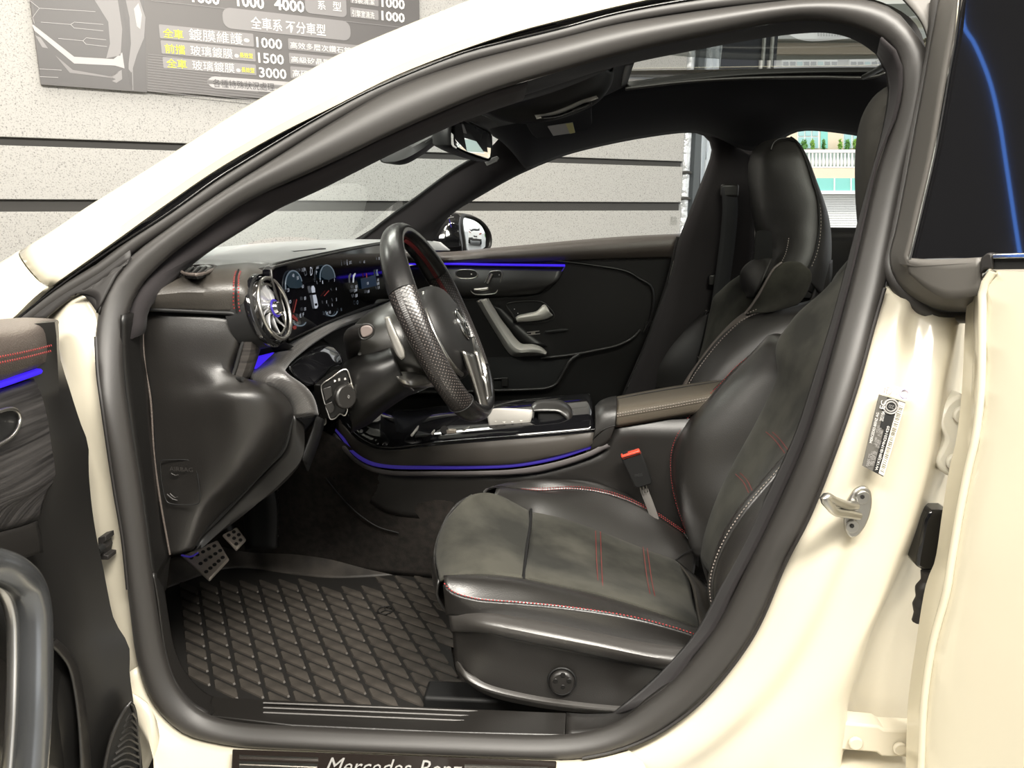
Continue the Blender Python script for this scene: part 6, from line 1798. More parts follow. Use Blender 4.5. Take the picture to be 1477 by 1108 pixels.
LB_T = c(0.643, '483,624,0.685 497,641,0.665 508,656,0.655 531,671.5 560,678.5 622,680 690,679.5 736,677.5 767,673.5 807,665 853,650 874,638')
LB_B = c(0.648, '482,632,0.687 497,650,0.668 514,666,0.658 537,679 565,684.5 650,685 764,682.5 807,673 852.5,657.5 880,643')
loft('console_lip', [LB_T, LB_B], mat('lip_grey', (0.11, 0.10, 0.10), 0.55), car, n=50, k=9, bulge=0.004, solid=-0.002)
# glossy top
GT_N = c(0.65, '470,585,0.70 486,604,0.685 500,617,0.665 514,633,0.655 537,646 560,650 622,643.5 707,636.5 793,629.5 858,623.5')
GT_N2 = [p + Vector((0.0, 0.012, 0.014)) for p in GT_N]
gt_far = [Vector((p.x - 0.01, 0.90, max(0.60, p.z + 0.02) if i > 3 else p.z + 0.03)) for i, p in enumerate(GT_N)]
loft('console_top', [GT_N, GT_N2, gt_far, [p + Vector((0, 0.005, -0.3)) for p in gt_far]], GLOSS, car, n=50, k=18, solid=-0.003, label='glossy black top of the centre console')
top = bpy.data.objects['console_top']
tube('console_glint_edge', c(0.652, '500,612,0.67 514,628,0.66 537,641.5 560,645.5 622,639 707,632 793,625.5 857,619.5'), 0.0022, GLOSS, top, n=40, seg=8)
# silver edged trays in front of the touch pad
YT = 0.73


def tz(px, py, dz=0.0):
    p = P(px, py, YT)
    return p + Vector((0, 0, dz))


for q in ('594,628 613,606 622,602', '623.5,625.5 636,610 643,601.5 649,599', '684,618 692,615 698,605 700,598'):
    tube('tray_edge', [PZ(a, b_, 0.623) for a, b_ in nums(q)], 0.0030, PADSILVER, top, n=16, seg=8)
plate('tray_lid', [PZ(a, b_, 0.621) for a, b_ in nums('598,628 615,606 640,603 626,626')], (0, 0.0, -0.006), PLASTIC_S, top, bevel=0.001)
plate('cup_tray', [PZ(a, b_, 0.620) for a, b_ in nums('628,626 640,608 660,600 700,600 690,619')], (0, 0.0, -0.006), PLASTIC_D, top, bevel=0.001)
tube('power_socket', [PZ(641, 620, .618), PZ(641, 620, .632)], 0.009, PLASTIC, top, seg=18)
tube('toggle', [PZ(668, 623, .626), PZ(681, 617, .630)], 0.006, SATIN, top, n=6, seg=12)
box('power_port', *PZ(651, 623, .626), 0.022, 0.012, 0.012, PEDALM, top, bevel=0.002)
for (a_, b_) in ((521, 622), (526, 634), (534, 640)):
    disc('console_key', P(a_, b_, .67), (0.3, -0.8, 0.4), 0.004, 0.002, SATIN, top, seg=12)
# touch pad
tp_base = loft('touch_pad', [c(0.70, '704.5,597 706,593 713,589.5 760,590.5 769,591.5'), c(0.70, '704.5,603 706,600 740,600 762,602 767,602'), c(0.70, '705,612 720,611 745,609.5 760,608 765,607'), c(0.70, '705,616 720,615.5 745,614.5 760,613 764,611')], PADSILVER, car, n=20, k=12, bulge=0.004, solid=-0.004, label='silver framed touch pad on the console')
plate('pad_surface', [P(706, 601, .70), P(714, 590.5, .77), P(768, 592, .77), P(764, 602.5, .70)], (0, 0, -0.004), PADSILVER, tp_base, bevel=0.002)
loft('pad_mount', [c(0.71, '705,611 740,610 764,607'), c(0.71, '705,618 740,618 766,615')], PLASTIC_D, tp_base, n=10, k=3, solid=0.01)
for (a_, b_) in ((715, 607), (727, 608), (739, 607.5), (752, 606)):
    disc('pad_key', P(a_, b_, .695), (0, -0.8, 0.6), 0.0035, 0.002, SATIN, tp_base, seg=12)
# padded wrist rest beside it: arched top on a dark foot
wr = loft('wrist_rest', [[P(a, b_, y) for a, b_, y in nums('768,586,0.74 774,580,0.80 790,576.5,0.82 806,577,0.82 817,582,0.80 824,590,0.76 826,600,0.74')],
                    [P(a, b_, y) for a, b_, y in nums('767.5,589,0.70 773,584,0.71 790,581.5,0.72 806,583,0.72 816,589,0.71 822,598,0.70 824,606,0.70')],
                    [P(a, b_, y) for a, b_, y in nums('769,593,0.69 776,592.5,0.69 792,592,0.69 805,593,0.69 813,599,0.69 819,606,0.69 822,609,0.69')]], LEATHER, car, n=30, k=16, bulge=0.004, solid=-0.004, label='padded black wrist rest beside the touch pad')
loft('rest_foot', [c(0.70, '776,592 792,592 806,594 816,602 822,609'), c(0.70, '776,609 792,611 806,611 816,611 822,611')], PLASTIC_D, wr, n=14, k=4, solid=0.02)
# arm rest with its front cap
ca = loft('armrest_cap', [[P(a, b_, y) for a, b_, y in nums('858,586,0.80 866,578,0.84 878,573,0.86 889,571,0.86')], [P(a, b_, y) for a, b_, y in nums('858,592,0.67 866,590,0.66 878,589,0.655 889.5,588,0.655')], [P(a, b_, y) for a, b_, y in nums('858,618,0.645 866,616,0.642 878,613,0.64 888,610,0.64')], [P(a, b_, y) for a, b_, y in nums('851,651,0.645 859,650,0.642 870,645,0.64 879,637,0.64')]], PLASTIC, car, n=20, k=20, solid=-0.004, label='grey front cap of the armrest with a release button')
tube('cap_button_rim', cr([P(a, b_, y) for a, b_, y in nums('870,579,.79 883,576.5,.79 884.5,583,.72 872,586.5,.72')], 24, True), 0.0016, SATIN, ca, closed=True, seg=6)
plate('cap_button', [P(a, b_, y) for a, b_, y in nums('871,580,.785 882.5,577.5,.785 883.5,582.5,.725 873,585.5,.725')], (0, 0, -0.003), PLASTIC, ca, bevel=0.001)
loft('cap_crease', [c(0.639, '858,629 868,620 880,615 888,613'), c(0.641, '856,633 867,624 880,618 888,616')], PLASTIC_S, ca, n=14, k=3, solid=-0.001)
ARM = bump(mat('armrest_leather_lit', (0.095, 0.080, 0.060), 0.42, spec=0.9), 560, 0.5, 0.0006)  # black leather with the light on it painted into the colour
ar = loft('armrest', [[P(a, b_, y) for a, b_, y in nums('889,572,0.86 920,566,0.86 971,557,0.86 1010,551.5,0.86 1052,546.5,0.86')],
                 [P(a, b_, y) for a, b_, y in nums('889.5,590,0.66 925,584,0.66 975,575.5,0.66 1010,569.5,0.66 1050,562,0.66')],
                 [P(a, b_, y) for a, b_, y in nums('889.5,600,0.645 925,594,0.645 975,585,0.645 1010,579,0.645 1040,573,0.645')],
                 [P(a, b_, y) for a, b_, y in nums('888,617,0.65 925,611,0.65 975,602,0.65 1010,596,0.65 1040,590,0.65')]], ARM, car, n=30, k=26, solid=-0.004, label='leather centre armrest with a stitched edge')
stitch('stitching', c(0.642, '890,596.5 925,590.5 975,582 1020,573.5 1040,569.5'), GREYTHREAD, ar, r=0.0009)
stitch('stitching', c(0.642, '890,600.5 925,594.5 975,586 1020,577.5 1040,573.5'), GREYTHREAD, ar, r=0.0009)
tube('armrest_seam', [P(a, b_, y) for a, b_, y in nums('890,575.5,0.80 930,567.5,0.80 980,559,0.80 1044,549,0.80')], 0.0012, PLASTIC_D, ar, n=20, seg=6)
loft('armrest_gap', [c(0.66, '888,616 925,610 975,601 1040,590'), c(0.66, '887,622 925,615 975,606 1040,596')], PLASTIC_D, ar, n=14, k=3, solid=0.004)

# belt buckle on its stalk
bk = plate('belt_buckle', c(0.60, '895,660 898,656 922,650 925,652 941,694 940,699 919,705 915,702'), (0.0, 0.022, 0.0), PLASTIC_D, car, bevel=0.003, label='black seat belt buckle with a red release button')
plate('buckle_button', c(0.597, '895.5,658 922.5,649.5 925,655 898,663.5'), (0, 0.016, 0), RED_PLASTIC, bk, bevel=0.002)
plate('buckle_slot', c(0.5955, '897,660.5 923.5,652.5 924,653.6 897.4,661.8'), (0, 0.001, 0), BLACK_PRINT, bk, smooth=False)
text_mesh('lettering', 'PRESS', P(916, 688, 0.599), (1, 0, 0.2), (-0.2, 0, 1), 0.006, mat('buckle_mark', (0.05, 0.05, 0.05), 0.4), bk, width=0.016)
tube('buckle_stalk', c(0.615, '926,699 931,712 938,730 945,750'), 0.009, mat('stalk_webbing', (0.16, 0.15, 0.14), 0.7), bk, n=12, seg=10, flat=0.35, flat_dir=(0, 1, 0))
for k in range(3):
    tube('stalk_rib', c(0.606, f'{923 + k * 4.5},{702 - k},0.605 {926 + k * 4},{712 - k},0.605'), 0.0014, SATIN, bk, seg=6)

# ------------------------------------------------------------------ driver seat
seat = plate('driver_seat', [Vector((-0.13, 0.17, 0.36)), Vector((0.26, 0.17, 0.30)), Vector((0.26, 0.62, 0.30)), Vector((-0.13, 0.62, 0.36))], (0, 0, 0.06), PLASTIC_D, car, bevel=0.01, label='black leather driver seat with dark suede centre and red stitching')
IN_A = c(0, '738,722,0.53 752,730,0.53 766,737.5,0.53 816,749,0.53 871,768.5,0.53 932,793,0.53 976,810,0.52 993,827,0.50')
IN_B = c(0, '742,834,0.20 762,836,0.20 803,844.5,0.20 871,860,0.20 938,880,0.20 985,897,0.20 1008,907,0.21 1020,914,0.22')
MIDC = [a.lerp(b_, 0.5) + Vector((0, 0, -0.012)) for a, b_ in zip(cr(IN_A, 24), cr(IN_B, 24))]
INS = [p for p in MIDC]
IA = c(0, '768,738.5,0.53 816,749,0.53 871,768.5,0.53 932,793,0.53 976,810,0.52 993,827,0.50')
IB = c(0, '757,834,0.20 803,845,0.20 871,860,0.20 938,880,0.20 985,897,0.20 1012,908,0.21')
IM = [a.lerp(b_, 0.5) + Vector((0, 0, -0.010)) for a, b_ in zip(cr(IA, 24), cr(IB, 24))]
loft('seat_insert', [[p - Vector((0, 0, .012)) for p in IA], IA, IM, IB, [p - Vector((0, 0, .012)) for p in IB]], SUEDE, seat, n=40, k=24, solid=-0.004, label='dark grey suede centre of the seat cushion')
# rear flap of the insert running under the backrest
loft('insert_rear', [c(0, '976,808,0.53 993,822,0.52 1010,835,0.50 1024,848,0.48'), c(0, '998,838,0.40 1012,855,0.40 1020,862,0.40 1030,870,0.40'), c(0, '1010,905,0.20 1018,909,0.19 1030,915,0.18 1040,920,0.18')], LEATHER_DASH, seat, n=14, k=10, solid=-0.004)
# thigh roll at the front
NA = c(0, '762,736,0.53 745,726.5,0.52 728,717,0.51 712,711.5,0.49 696,711,0.46 680,714,0.44')
NB = c(0, '764,756,0.46 735,745,0.45 705,738,0.43 680,735,0.41 660,738,0.39 646,746,0.38')
NC = c(0, '760,782,0.36 730,774,0.35 700,768,0.34 668,765,0.33 645,766,0.33 633,770,0.34')
ND = c(0, '757,806,0.28 730,800,0.27 700,796,0.26 670,794,0.26 645,796,0.27 628,799,0.29')
NE = c(0, '754,832.5,0.20 730,830,0.20 700,828,0.20 672,828,0.19 650,830,0.185 634,838,0.20')
loft('thigh_roll', [[p - Vector((0, 0, .015)) for p in NA], NA, NB, NC, ND, NE], SUEDE, seat, n=30, k=30, solid=-0.004, label='rounded suede front roll of the seat cushion')
NF = c(0, '680,713,0.45 660,724.5,0.42 645,742,0.39 636,760,0.36 629,778,0.33 625.5,797,0.30 627,818,0.26 632,838,0.22')
NG = [p + Vector((0.03, 0.02, -0.10)) for p in NF]
loft('cushion_front', [NF, [p + Vector((-0.004, 0.0, -0.03)) for p in NF], NG], LEATHER, seat, n=24, k=10, solid=-0.004)
tube('insert_groove', c(0, '766,735,0.53 765,757,0.455 761,782,0.36 758,806,0.28 755,833,0.20'), 0.0028, PLASTIC_D, seat, n=30, seg=8)
# near bolster
BA = c(0, '640,832,0.175 662,829,0.185 690,828,0.195 745,833,0.20 803,845,0.20 871,860.5,0.20 938,881,0.20 985,898,0.20 1025,914,0.20')
BM_ = c(0, '640,838,0.15 660,838,0.155 690,840,0.16 745,845,0.16 803,856,0.16 871,871,0.16 938,890,0.16 985,905,0.16 1025,918,0.16')
BB = c(0, '641,843,0.145 652,854,0.135 684,864.5,0.13 745,870,0.125 803,875,0.125 871,884,0.125 922,893.5,0.125 989,912,0.13 1028,927,0.13')
BC = c(0, '643,862,0.15 654,868,0.14 686,876,0.13 745,884,0.128 803,892,0.128 871,904,0.128 922,913,0.128 985,927,0.13 1028,938,0.13')
BD = c(0, '645,886,0.155 656,886,0.145 690,889,0.135 745,897,0.13 803,908,0.13 871,923,0.13 922,933,0.13 985,941,0.13 1028,948,0.13')
loft('cushion_bolster', [BA, BM_, BB], LEATHER, seat, n=50, k=20, bulge=0.005, solid=-0.004, label='near leather side bolster of the cushion')
loft('cushion_side', [BB, BC, BD], LEATHER, seat, n=50, k=12, solid=-0.003)
stitch('stitching', [p + Vector((0, -0.003, 0.0035)) for p in BB], REDTHREAD, seat, r=0.0010)
tube('bolster_seam', [p + Vector((0, -0.001, -0.0005)) for p in BB], 0.0014, PLASTIC_D, seat, n=60, seg=6)
# far bolster
FA = c(0, '712,711,0.50 735,721.5,0.52 752,729.5,0.525 768,738,0.53 816,748.5,0.53 871,768,0.53 932,792,0.53 976,808,0.53 1000,826,0.52')
FA = [p + Vector((0, -0.004, -0.012)) for p in FA]
FB = c(0, '716,706,0.55 740,708,0.57 776,713,0.58 820,722,0.585 871,738,0.585 932,764,0.585 975,786,0.58 1002,806,0.58')
FC = c(0, '722,703,0.57 745,706,0.60 776,708.5,0.61 837,706.5,0.62 888,716,0.62 938,738,0.62 975,762,0.62 1004,782,0.62')
FD = c(0, '696,711,0.48 712,702,0.57 735,696,0.62 789,692,0.64 857,697,0.65 905,714,0.65 938,733,0.65 972,755,0.65 1008,780,0.65')
FE = [p + Vector((0.005, 0.012, -0.10)) for p in FD]
loft('cushion_bolster', [FA, FB, FC], LEATHER, seat, n=50, k=20, bulge=0.004, solid=-0.004, label='far leather side bolster of the cushion')
loft('bolster_outer', [FC, FD, FE], LEATHER, seat, n=50, k=16, solid=-0.004)
stitch('stitching', [p + Vector((0, -0.002, 0.003)) for p in FC[1:]], REDTHREAD, seat, r=0.0010)
stitch('stitching', [p + Vector((0, 0.004, 0.005)) for p in FC[1:]], REDTHREAD, seat, r=0.0010)
tube('bolster_crease', c(0, '975,808,0.53 986,799,0.55 998,793,0.57 1006,791,0.58'), 0.0014, PLASTIC_D, seat, n=12, seg=6)
# pleats
for A_, B2 in (((859, 768, .51), (863, 852, .22)), ((866, 769, .51), (869.5, 853, .22)), ((927.5, 791, .51), (941, 878, .22)), ((933.5, 793, .51), (948, 880, .22))):
    a_, b_ = P(*A_), P(*B2)
    m_ = a_.lerp(b_, 0.5) + Vector((0, 0, -0.008))
    stitch('pleat_stitching', [a_ + Vector((0, 0, .003)), m_ + Vector((0, 0, .003)), b_ + Vector((0, 0, .003))], REDTHREAD, seat, step=0.007, fill=0.75, r=0.0008)
# plastic side shield with rail, switch
SA = c(0, '647,886,0.15 700,889,0.118 769,901,0.112 871,922,0.112 938,935.5,0.112 1003,943,0.115 1030,948,0.12')
SBm = c(0, '648,897,0.146 700,902,0.105 769,914,0.098 871,933,0.098 938,948,0.098 990,958,0.10 1026,962,0.105')
SBl = c(0, '651,911,0.146 705,914,0.110 735,921,0.108 837,942,0.108 938,962,0.108 980,971,0.108 1022,980,0.11')
SBm2 = c(0, '654,930,0.150 705,945,0.122 769,960,0.12 837,975,0.12 938,990,0.12 980,996,0.12 1022,1000,0.12')
SBb = c(0, '658,962,0.150 675,983,0.122 702,1000,0.115 769,1017,0.112 837,1025.5,0.112 898,1029.5,0.112 940,1030,0.112')
loft('seat_rail_trim', [[p + Vector((0, 0.02, 0)) for p in SA], SA, SBm, SBl, [p + Vector((0, 0.014, -0.002)) for p in SBl]], SEATSIDE, seat, n=50, k=20, solid=-0.003, label='grey moulded rail along the seat side')
loft('seat_side_shield', [[p + Vector((0, 0.008, 0.0)) for p in SBl], SBm2, SBb, [p + Vector((0.005, 0.03, -0.006)) for p in SBb]], PLASTIC, seat, n=50, k=16, solid=-0.003, label='black side shield of the seat with a round lumbar switch')
loft('shield_lip', [c(0, '657,950,0.149 672,968,0.121 702,983,0.117 769,1000,0.115 837,1010,0.115 898,1016,0.115 950,1018,0.115'), c(0, '656.5,958,0.146 672,978,0.113 702,994,0.106 769,1010,0.103 837,1020,0.103 898,1025,0.103 950,1027,0.103'), c(0, '658,966,0.150 675,986,0.122 702,1003,0.115 769,1019.5,0.112 837,1028,0.112 898,1032,0.112 950,1033,0.112')], SEATSIDE, seat, n=50, k=12, solid=-0.003)
lc = P(810.5, 981.5, 0.117)
ls = disc('lumbar_switch', lc, (0.02, -1, 0.1), 0.0195, 0.012, PLASTIC, seat, seg=32, bevel=0.004)
ring('switch_gap', lc + Vector((0, -0.001, 0)), (0, -1, 0.05), 0.021, 0.0018, PLASTIC_D, seat, seg=32)
for (a_, b_) in ((812, 973), (812, 991), (801, 982), (821, 982)):
    disc('switch_dimple', P(a_, b_, 0.1055), (0, -1, 0.1), 0.0038, 0.0012, PLASTIC_S, seat, seg=14, bevel=0.0006)
box('seat_runner', 0.0, 0.20, FZ + 0.02, 0.46, 0.05, 0.05, PLASTIC_D, seat, bevel=0.006)
box('seat_runner', 0.0, 0.58, FZ + 0.02, 0.46, 0.05, 0.05, PLASTIC_D, seat, bevel=0.006)
tube('runner_cable', [P(690, 1015, .19), P(675, 1005, .2), P(684, 1018, .2), P(700, 1018, .2)], 0.003, PLASTIC, seat, n=16, seg=8)

loft('seat_gap', [c(0, '985,770,0.60 1005,795,0.57 1015,825,0.50 1022,850,0.40 1030,885,0.28 1040,915,0.18'), [p + Vector((0.07, 0, -0.03)) for p in c(0, '985,770,0.60 1005,795,0.57 1015,825,0.50 1022,850,0.40 1030,885,0.28 1040,915,0.18')]], LEATHER, seat, n=20, k=4, solid=0.003)

# backrest: far bolster, suede centre, near bolster, shoulder, all one seat
KA = c(0, '1122,482,0.60 1119,492,0.57 1120,515,0.555 1122,537,0.55 1108,574,0.55 1087,616,0.55 1060,665,0.55 1035,716,0.54 1018,765,0.53 1010,800,0.52')
KA = [p + Vector((0.012, -0.004, 0)) for p in KA]
KB = c(0, '1112,489,0.62 1098,503,0.62 1075,528,0.62 1047,560,0.615 1022,594,0.61 1002,630,0.605 992,668,0.60 992,710,0.59 1000,760,0.58 1008,800,0.57')
KC_ = c(0, '1108,494,0.64 1088,510,0.655 1062,531,0.66 1040,555,0.66 1010,585,0.66 988,612,0.66 972,645,0.655 969,678,0.65 975,720,0.64 990,765,0.62')
KD = c(0, '1127,484,0.66 1106,495,0.68 1076,519,0.70 1041,552,0.70 1008,581.5,0.70 984,611,0.70 967.5,644,0.69 965.5,677,0.68 972,720,0.67 985,765,0.65')
KE = [p + Vector((0.10, 0.02, -0.03)) for p in KD]
loft('backrest_bolster', [KA, KB, KC_], LEATHER, seat, n=50, k=26, bulge=0.010, solid=-0.004, label='far leather bolster of the driver backrest')
loft('bolster_flank', [KC_, KD, KE], LEATHER, seat, n=40, k=16, solid=-0.004)
stitch('stitching', [p + Vector((-0.003, -0.003, 0.002)) for p in KC_], REDTHREAD, seat, r=0.0009)
QA = c(0, '1240,365,0.58 1211,395,0.58 1187,420,0.58 1171,433.5,0.58 1152,450,0.58 1133,474,0.57 1122,490,0.565 1119,510,0.555 1122,537,0.55 1108,574,0.55 1087,616,0.55 1060,665,0.55 1035,716,0.54 1018,765,0.53 1012,800,0.52')
QB = c(0, '1262,372,0.38 1240,410,0.38 1222,440,0.38 1208,465,0.38 1194,492,0.38 1180,520,0.38 1168,548,0.38 1156,575,0.38 1140,606,0.38 1120,640,0.38 1098,678,0.38 1075,720,0.38 1052,765,0.38 1035,805,0.38 1028,835,0.38')
QC = c(0, '1290,380,0.18 1275,425,0.18 1262,465,0.18 1250,495,0.18 1238,525,0.18 1222,560,0.18 1205,590,0.18 1185,615,0.18 1160,645,0.18 1132,674,0.18 1102,710,0.18 1075,750,0.18 1050,795,0.18 1036,835,0.18 1035,870,0.18')
loft('backrest_insert', [[p + Vector((0.04, 0.02, 0)) for p in QA], QA, QB, QC], SUEDE, seat, n=60, k=26, solid=-0.004, label='dark grey suede centre of the driver backrest')
for (A_, B2) in (((1140, 548, .50), (1181, 582, .28)), ((1145, 544.5, .50), (1187, 578, .28)), ((1099, 618, .50), (1132, 654, .24)), ((1104, 615, .50), (1138, 651, .24)), ((1060, 683, .50), (1080, 711, .22)), ((1065, 680, .50), (1085, 708, .22))):
    a_, b_ = P(*A_), P(*B2)
    stitch('pleat_stitching', [a_, a_.lerp(b_, .5) + Vector((0.004, 0, 0)), b_], REDTHREAD, seat, step=0.007, fill=0.75, r=0.0008)
MA = c(0, '1182,608,0.185 1163,629,0.185 1136,652,0.185 1110,682,0.18 1090,706,0.175 1068,733,0.17 1048,765,0.165 1035,800,0.16 1030,835,0.16 1034,870,0.16 1042,905,0.16')
MB_ = c(0, '1190,612,0.14 1172,632,0.14 1148,655,0.138 1122,685,0.13 1098,712,0.125 1074,742,0.12 1052,775,0.118 1036,808,0.115 1028,840,0.115 1031,872,0.118 1040,905,0.12')
MC_ = c(0, '1200,625,0.11 1185,645,0.105 1163,668,0.10 1140,698,0.095 1116,728,0.092 1092,760,0.09 1070,795,0.09 1055,828,0.09 1046,860,0.09 1045,885,0.095 1052,910,0.10')
ME_ = c(0, '1250,640,0.09 1240,660,0.085 1220,690,0.08 1195,725,0.08 1165,760,0.08 1140,795,0.08 1115,830,0.08 1095,860,0.08 1080,890,0.08 1072,910,0.08 1075,935,0.085')
loft('backrest_bolster', [MA, MB_, MC_, ME_], LEATHER, seat, n=50, k=30, solid=-0.004, label='near leather bolster of the driver backrest')
EDGE = c(0, '1186,606,0.15 1164,628,0.15 1138,651,0.148 1112,680,0.142 1090,705,0.138 1067,733,0.132 1045,767,0.128 1029,804,0.125 1021,838,0.125 1023,868,0.126 1035,904,0.128')
loft('bolster_edge', [MA, EDGE, MB_], LEATHER, seat, n=50, k=14, solid=-0.003)
stitch('stitching', [p + Vector((-0.002, -0.006, 0.001)) for p in cr([a.lerp(b_, 0.5) for a, b_ in zip(cr(EDGE, 30), cr(MB_, 30))], 30)], GREYTHREAD, seat, r=0.0009)
# back shell and integrated headrest, the part seen past the pillar
loft('headrest', [c(0, '1330,126,0.30 1300,128,0.33 1284,131,0.35 1262,143,0.39 1246,165,0.43 1238.5,200,0.46 1237.5,240,0.48 1238,280,0.50 1241,320,0.52 1242,345,0.54 1240,366,0.56'), c(0, '1360,126,0.22 1320,129,0.24 1300,133,0.25 1284,145,0.26 1272,168,0.27 1265,200,0.28 1262,240,0.29 1262,280,0.30 1264,320,0.31 1264,350,0.33 1262,372,0.36'), c(0, '1390,135,0.28 1360,140,0.28 1340,150,0.28 1330,165,0.28 1325,180,0.28 1320,210,0.28 1318,240,0.28 1316,280,0.28 1314,320,0.28 1310,350,0.28 1305,375,0.28')], HEADSIDE, seat, n=40, k=20, bulge=0.01, solid=-0.004, label='tall leather head section of the driver seat')
SHL = [p + Vector((0.16, 0.0, -0.02)) for p in QB]
loft('seat_back_shell', [[p + Vector((0.04, 0.02, 0)) for p in QA], [p + Vector((0.14, 0.05, -0.02)) for p in QA], [p + Vector((0.15, -0.02, -0.02)) for p in QC], QC], PLASTIC_S, seat, n=40, k=14, solid=0.003)
loft('shoulder_panel', [c(0, '1225,372,0.56 1200,405,0.55 1192,440,0.54 1195,470,0.52 1206,500,0.49'), c(0, '1245,385,0.5 1225,415,0.49 1215,445,0.48 1215,470,0.47 1212,500,0.46')], SUEDE, seat, n=16, k=5, solid=-0.002)

# ------------------------------------------------------------------ passenger seat
ps = plate('passenger_seat', [Vector((-0.10, 0.94, 0.36)), Vector((0.30, 0.94, 0.30)), Vector((0.30, 1.38, 0.30)), Vector((-0.10, 1.38, 0.36))], (0, 0, 0.14), LEATHER_M, car, bevel=0.02, label='black leather passenger seat with a tall one-piece headrest')
# near bolster (towards the console), crest and leather edge
PA = c(0, '1187,428,0.97 1150,438,0.965 1120,445,0.96 1095,452,0.955 1070,462,0.95 1045,480,0.945 1020,508,0.94 998,540,0.935 985,570,0.935')
PB = c(0, '1190,470,0.90 1160,470,0.90 1135,474,0.90 1112,484,0.895 1090,500,0.89 1065,522,0.885 1040,545,0.88 1012,575,0.88 995,600,0.88')
PC_ = c(0, '1200,540,0.88 1180,545,0.88 1150,552,0.88 1125,560,0.88 1100,572,0.88 1075,585,0.88 1050,600,0.88 1020,620,0.88 1005,630,0.88')
loft('backrest_bolster', [PA, PB, PC_], LEATHER_M, ps, n=40, k=16, bulge=0.012, solid=-0.004, label='near leather bolster of the passenger backrest')
PE = c(0, '1090,446,1.00 1075,450,0.99 1062,460,0.985 1045,477,0.98 1025,500,0.975 1005,528,0.97 988,552,0.97 975,575,0.97')
PF = c(0, '1110,446,0.965 1082,456,0.955 1066,466,0.95 1048,483,0.945 1026,508,0.94 1004,538,0.935 992,558,0.935 982,575,0.935')
loft('bolster_edge', [PE, PF], PADTOP, ps, n=30, k=9, bulge=0.008, solid=-0.004)
stitch('stitching', [p + Vector((-0.004, -0.010, 0.001)) for p in PF], GREYTHREAD, ps, r=0.0012, step=0.007)
stitch('stitching', c(0, '1078,452,0.945 1095,445,0.95 1115,441,0.955 1135,438.5,0.955 1152,438,0.955'), GREYTHREAD, ps, r=0.0012, step=0.007)
# suede centre
PI1 = c(0, '1075,392,1.20 1055,405,1.24 1040,418,1.27 1030,428,1.29 1026,445,1.29 1022,465,1.29 1018,490,1.28 1012,520,1.27 1005,560,1.26')
PI2 = c(0, '1110,398,1.02 1095,410,1.04 1084,425,1.05 1075,440,1.05 1066,455,1.05 1055,472,1.04 1040,495,1.03 1022,525,1.02 1008,560,1.01')
loft('backrest_insert', [[p + Vector((0.05, 0.02, 0)) for p in PI1], PI1, PI2, [p + Vector((0.05, -0.05, 0)) for p in PI2]], SUEDE, ps, n=40, k=16, solid=-0.004, label='grey suede centre of the passenger backrest')
for q in ('1033,470,1.24 1050,482,1.10', '1035,467.5,1.24 1053,479,1.10', '1010,514,1.22 1018,520,1.10'):
    stitch('pleat_stitching', [p + Vector((-0.008, -0.004, 0)) for p in c(0, q)], GREYTHREAD, ps, r=0.0012, step=0.008)
# far bolster
PG1 = c(0, '1023,452,1.29 1018,475,1.285 1012,500,1.28 1005,530,1.275 998,565,1.27')
PG2 = c(0, '1016,455,1.34 1000,468,1.345 985,483,1.35 968,505,1.35 955,530,1.35 950,562,1.35')
PG3 = c(0, '1022,447,1.37 1000,460,1.39 975,480,1.40 955,502,1.41 940,525,1.41 932,555,1.41')
PG4 = [p + Vector((0.07, 0.02, -0.01)) for p in PG3]
loft('backrest_bolster', [PG1, PG2, PG3, PG4], LEATHER_M, ps, n=30, k=20, solid=-0.004, label='far leather bolster of the passenger backrest')
tube('bolster_seam', [p + Vector((-0.004, -0.004, 0)) for p in PG1], 0.002, PLASTIC_D, ps, n=20, seg=6)
stitch('stitching', [p + Vector((-0.006, -0.006, 0)) for p in PG3], GREYTHREAD, ps, r=0.0010, step=0.008)
# head section: front face, near side, back edge
HA = c(0, '1135,198,1.16 1118,200,1.20 1100,205,1.23 1087,216,1.25 1080,232,1.26 1078.5,250,1.26 1080,275,1.26 1083,300,1.26 1087,322,1.25 1090,340,1.24 1088,360,1.24 1082,378,1.25 1070,392,1.26')
HB = c(0, '1137,198,1.14 1125,203,1.13 1115,210,1.12 1108,222,1.11 1105,236,1.10 1104,252,1.095 1104,276,1.09 1106,300,1.085 1109,322,1.08 1113,342,1.07 1115,360,1.065 1112,380,1.06 1100,402,1.06')
HC = c(0, '1139,198,1.13 1144,203,1.10 1146,212,1.08 1147,224,1.06 1148,238,1.05 1150,254,1.04 1152,278,1.03 1153,302,1.02 1152,324,1.01 1148,344,1.00 1140,364,0.99 1129,378,0.985 1112,400,0.975')
HD = c(0, '1141,198,1.12 1150,205,1.09 1157,216,1.07 1163,230,1.055 1168,245,1.045 1173,262,1.035 1180,285,1.02 1182,308,1.01 1182,330,1.00 1179,350,0.985 1174,370,0.97 1167,386,0.96 1160,402,0.95')
HE = c(0, '1143,198,1.13 1153,206,1.11 1161,219,1.10 1168,234,1.09 1174,250,1.08 1180,266,1.07 1189,290,1.06 1196,315,1.05 1199,338,1.04 1199.5,360,1.03 1198,385,1.02 1194,405,1.01 1188,430,1.00')
loft('headrest', [HA, HB, HC, HD, HE, [p + Vector((0.01, 0.18, 0)) for p in HE]], LEATHER_M, ps, n=60, k=40, solid=-0.004, label='tall leather head section of the passenger seat')
hp = bpy.data.objects['headrest.001'] if 'headrest.001' in bpy.data.objects else bpy.data.objects['headrest']
tube('headrest_seam', [p + Vector((-0.002, -0.006, 0)) for p in HD], 0.0022, PLASTIC_D, ps, n=60, seg=6)
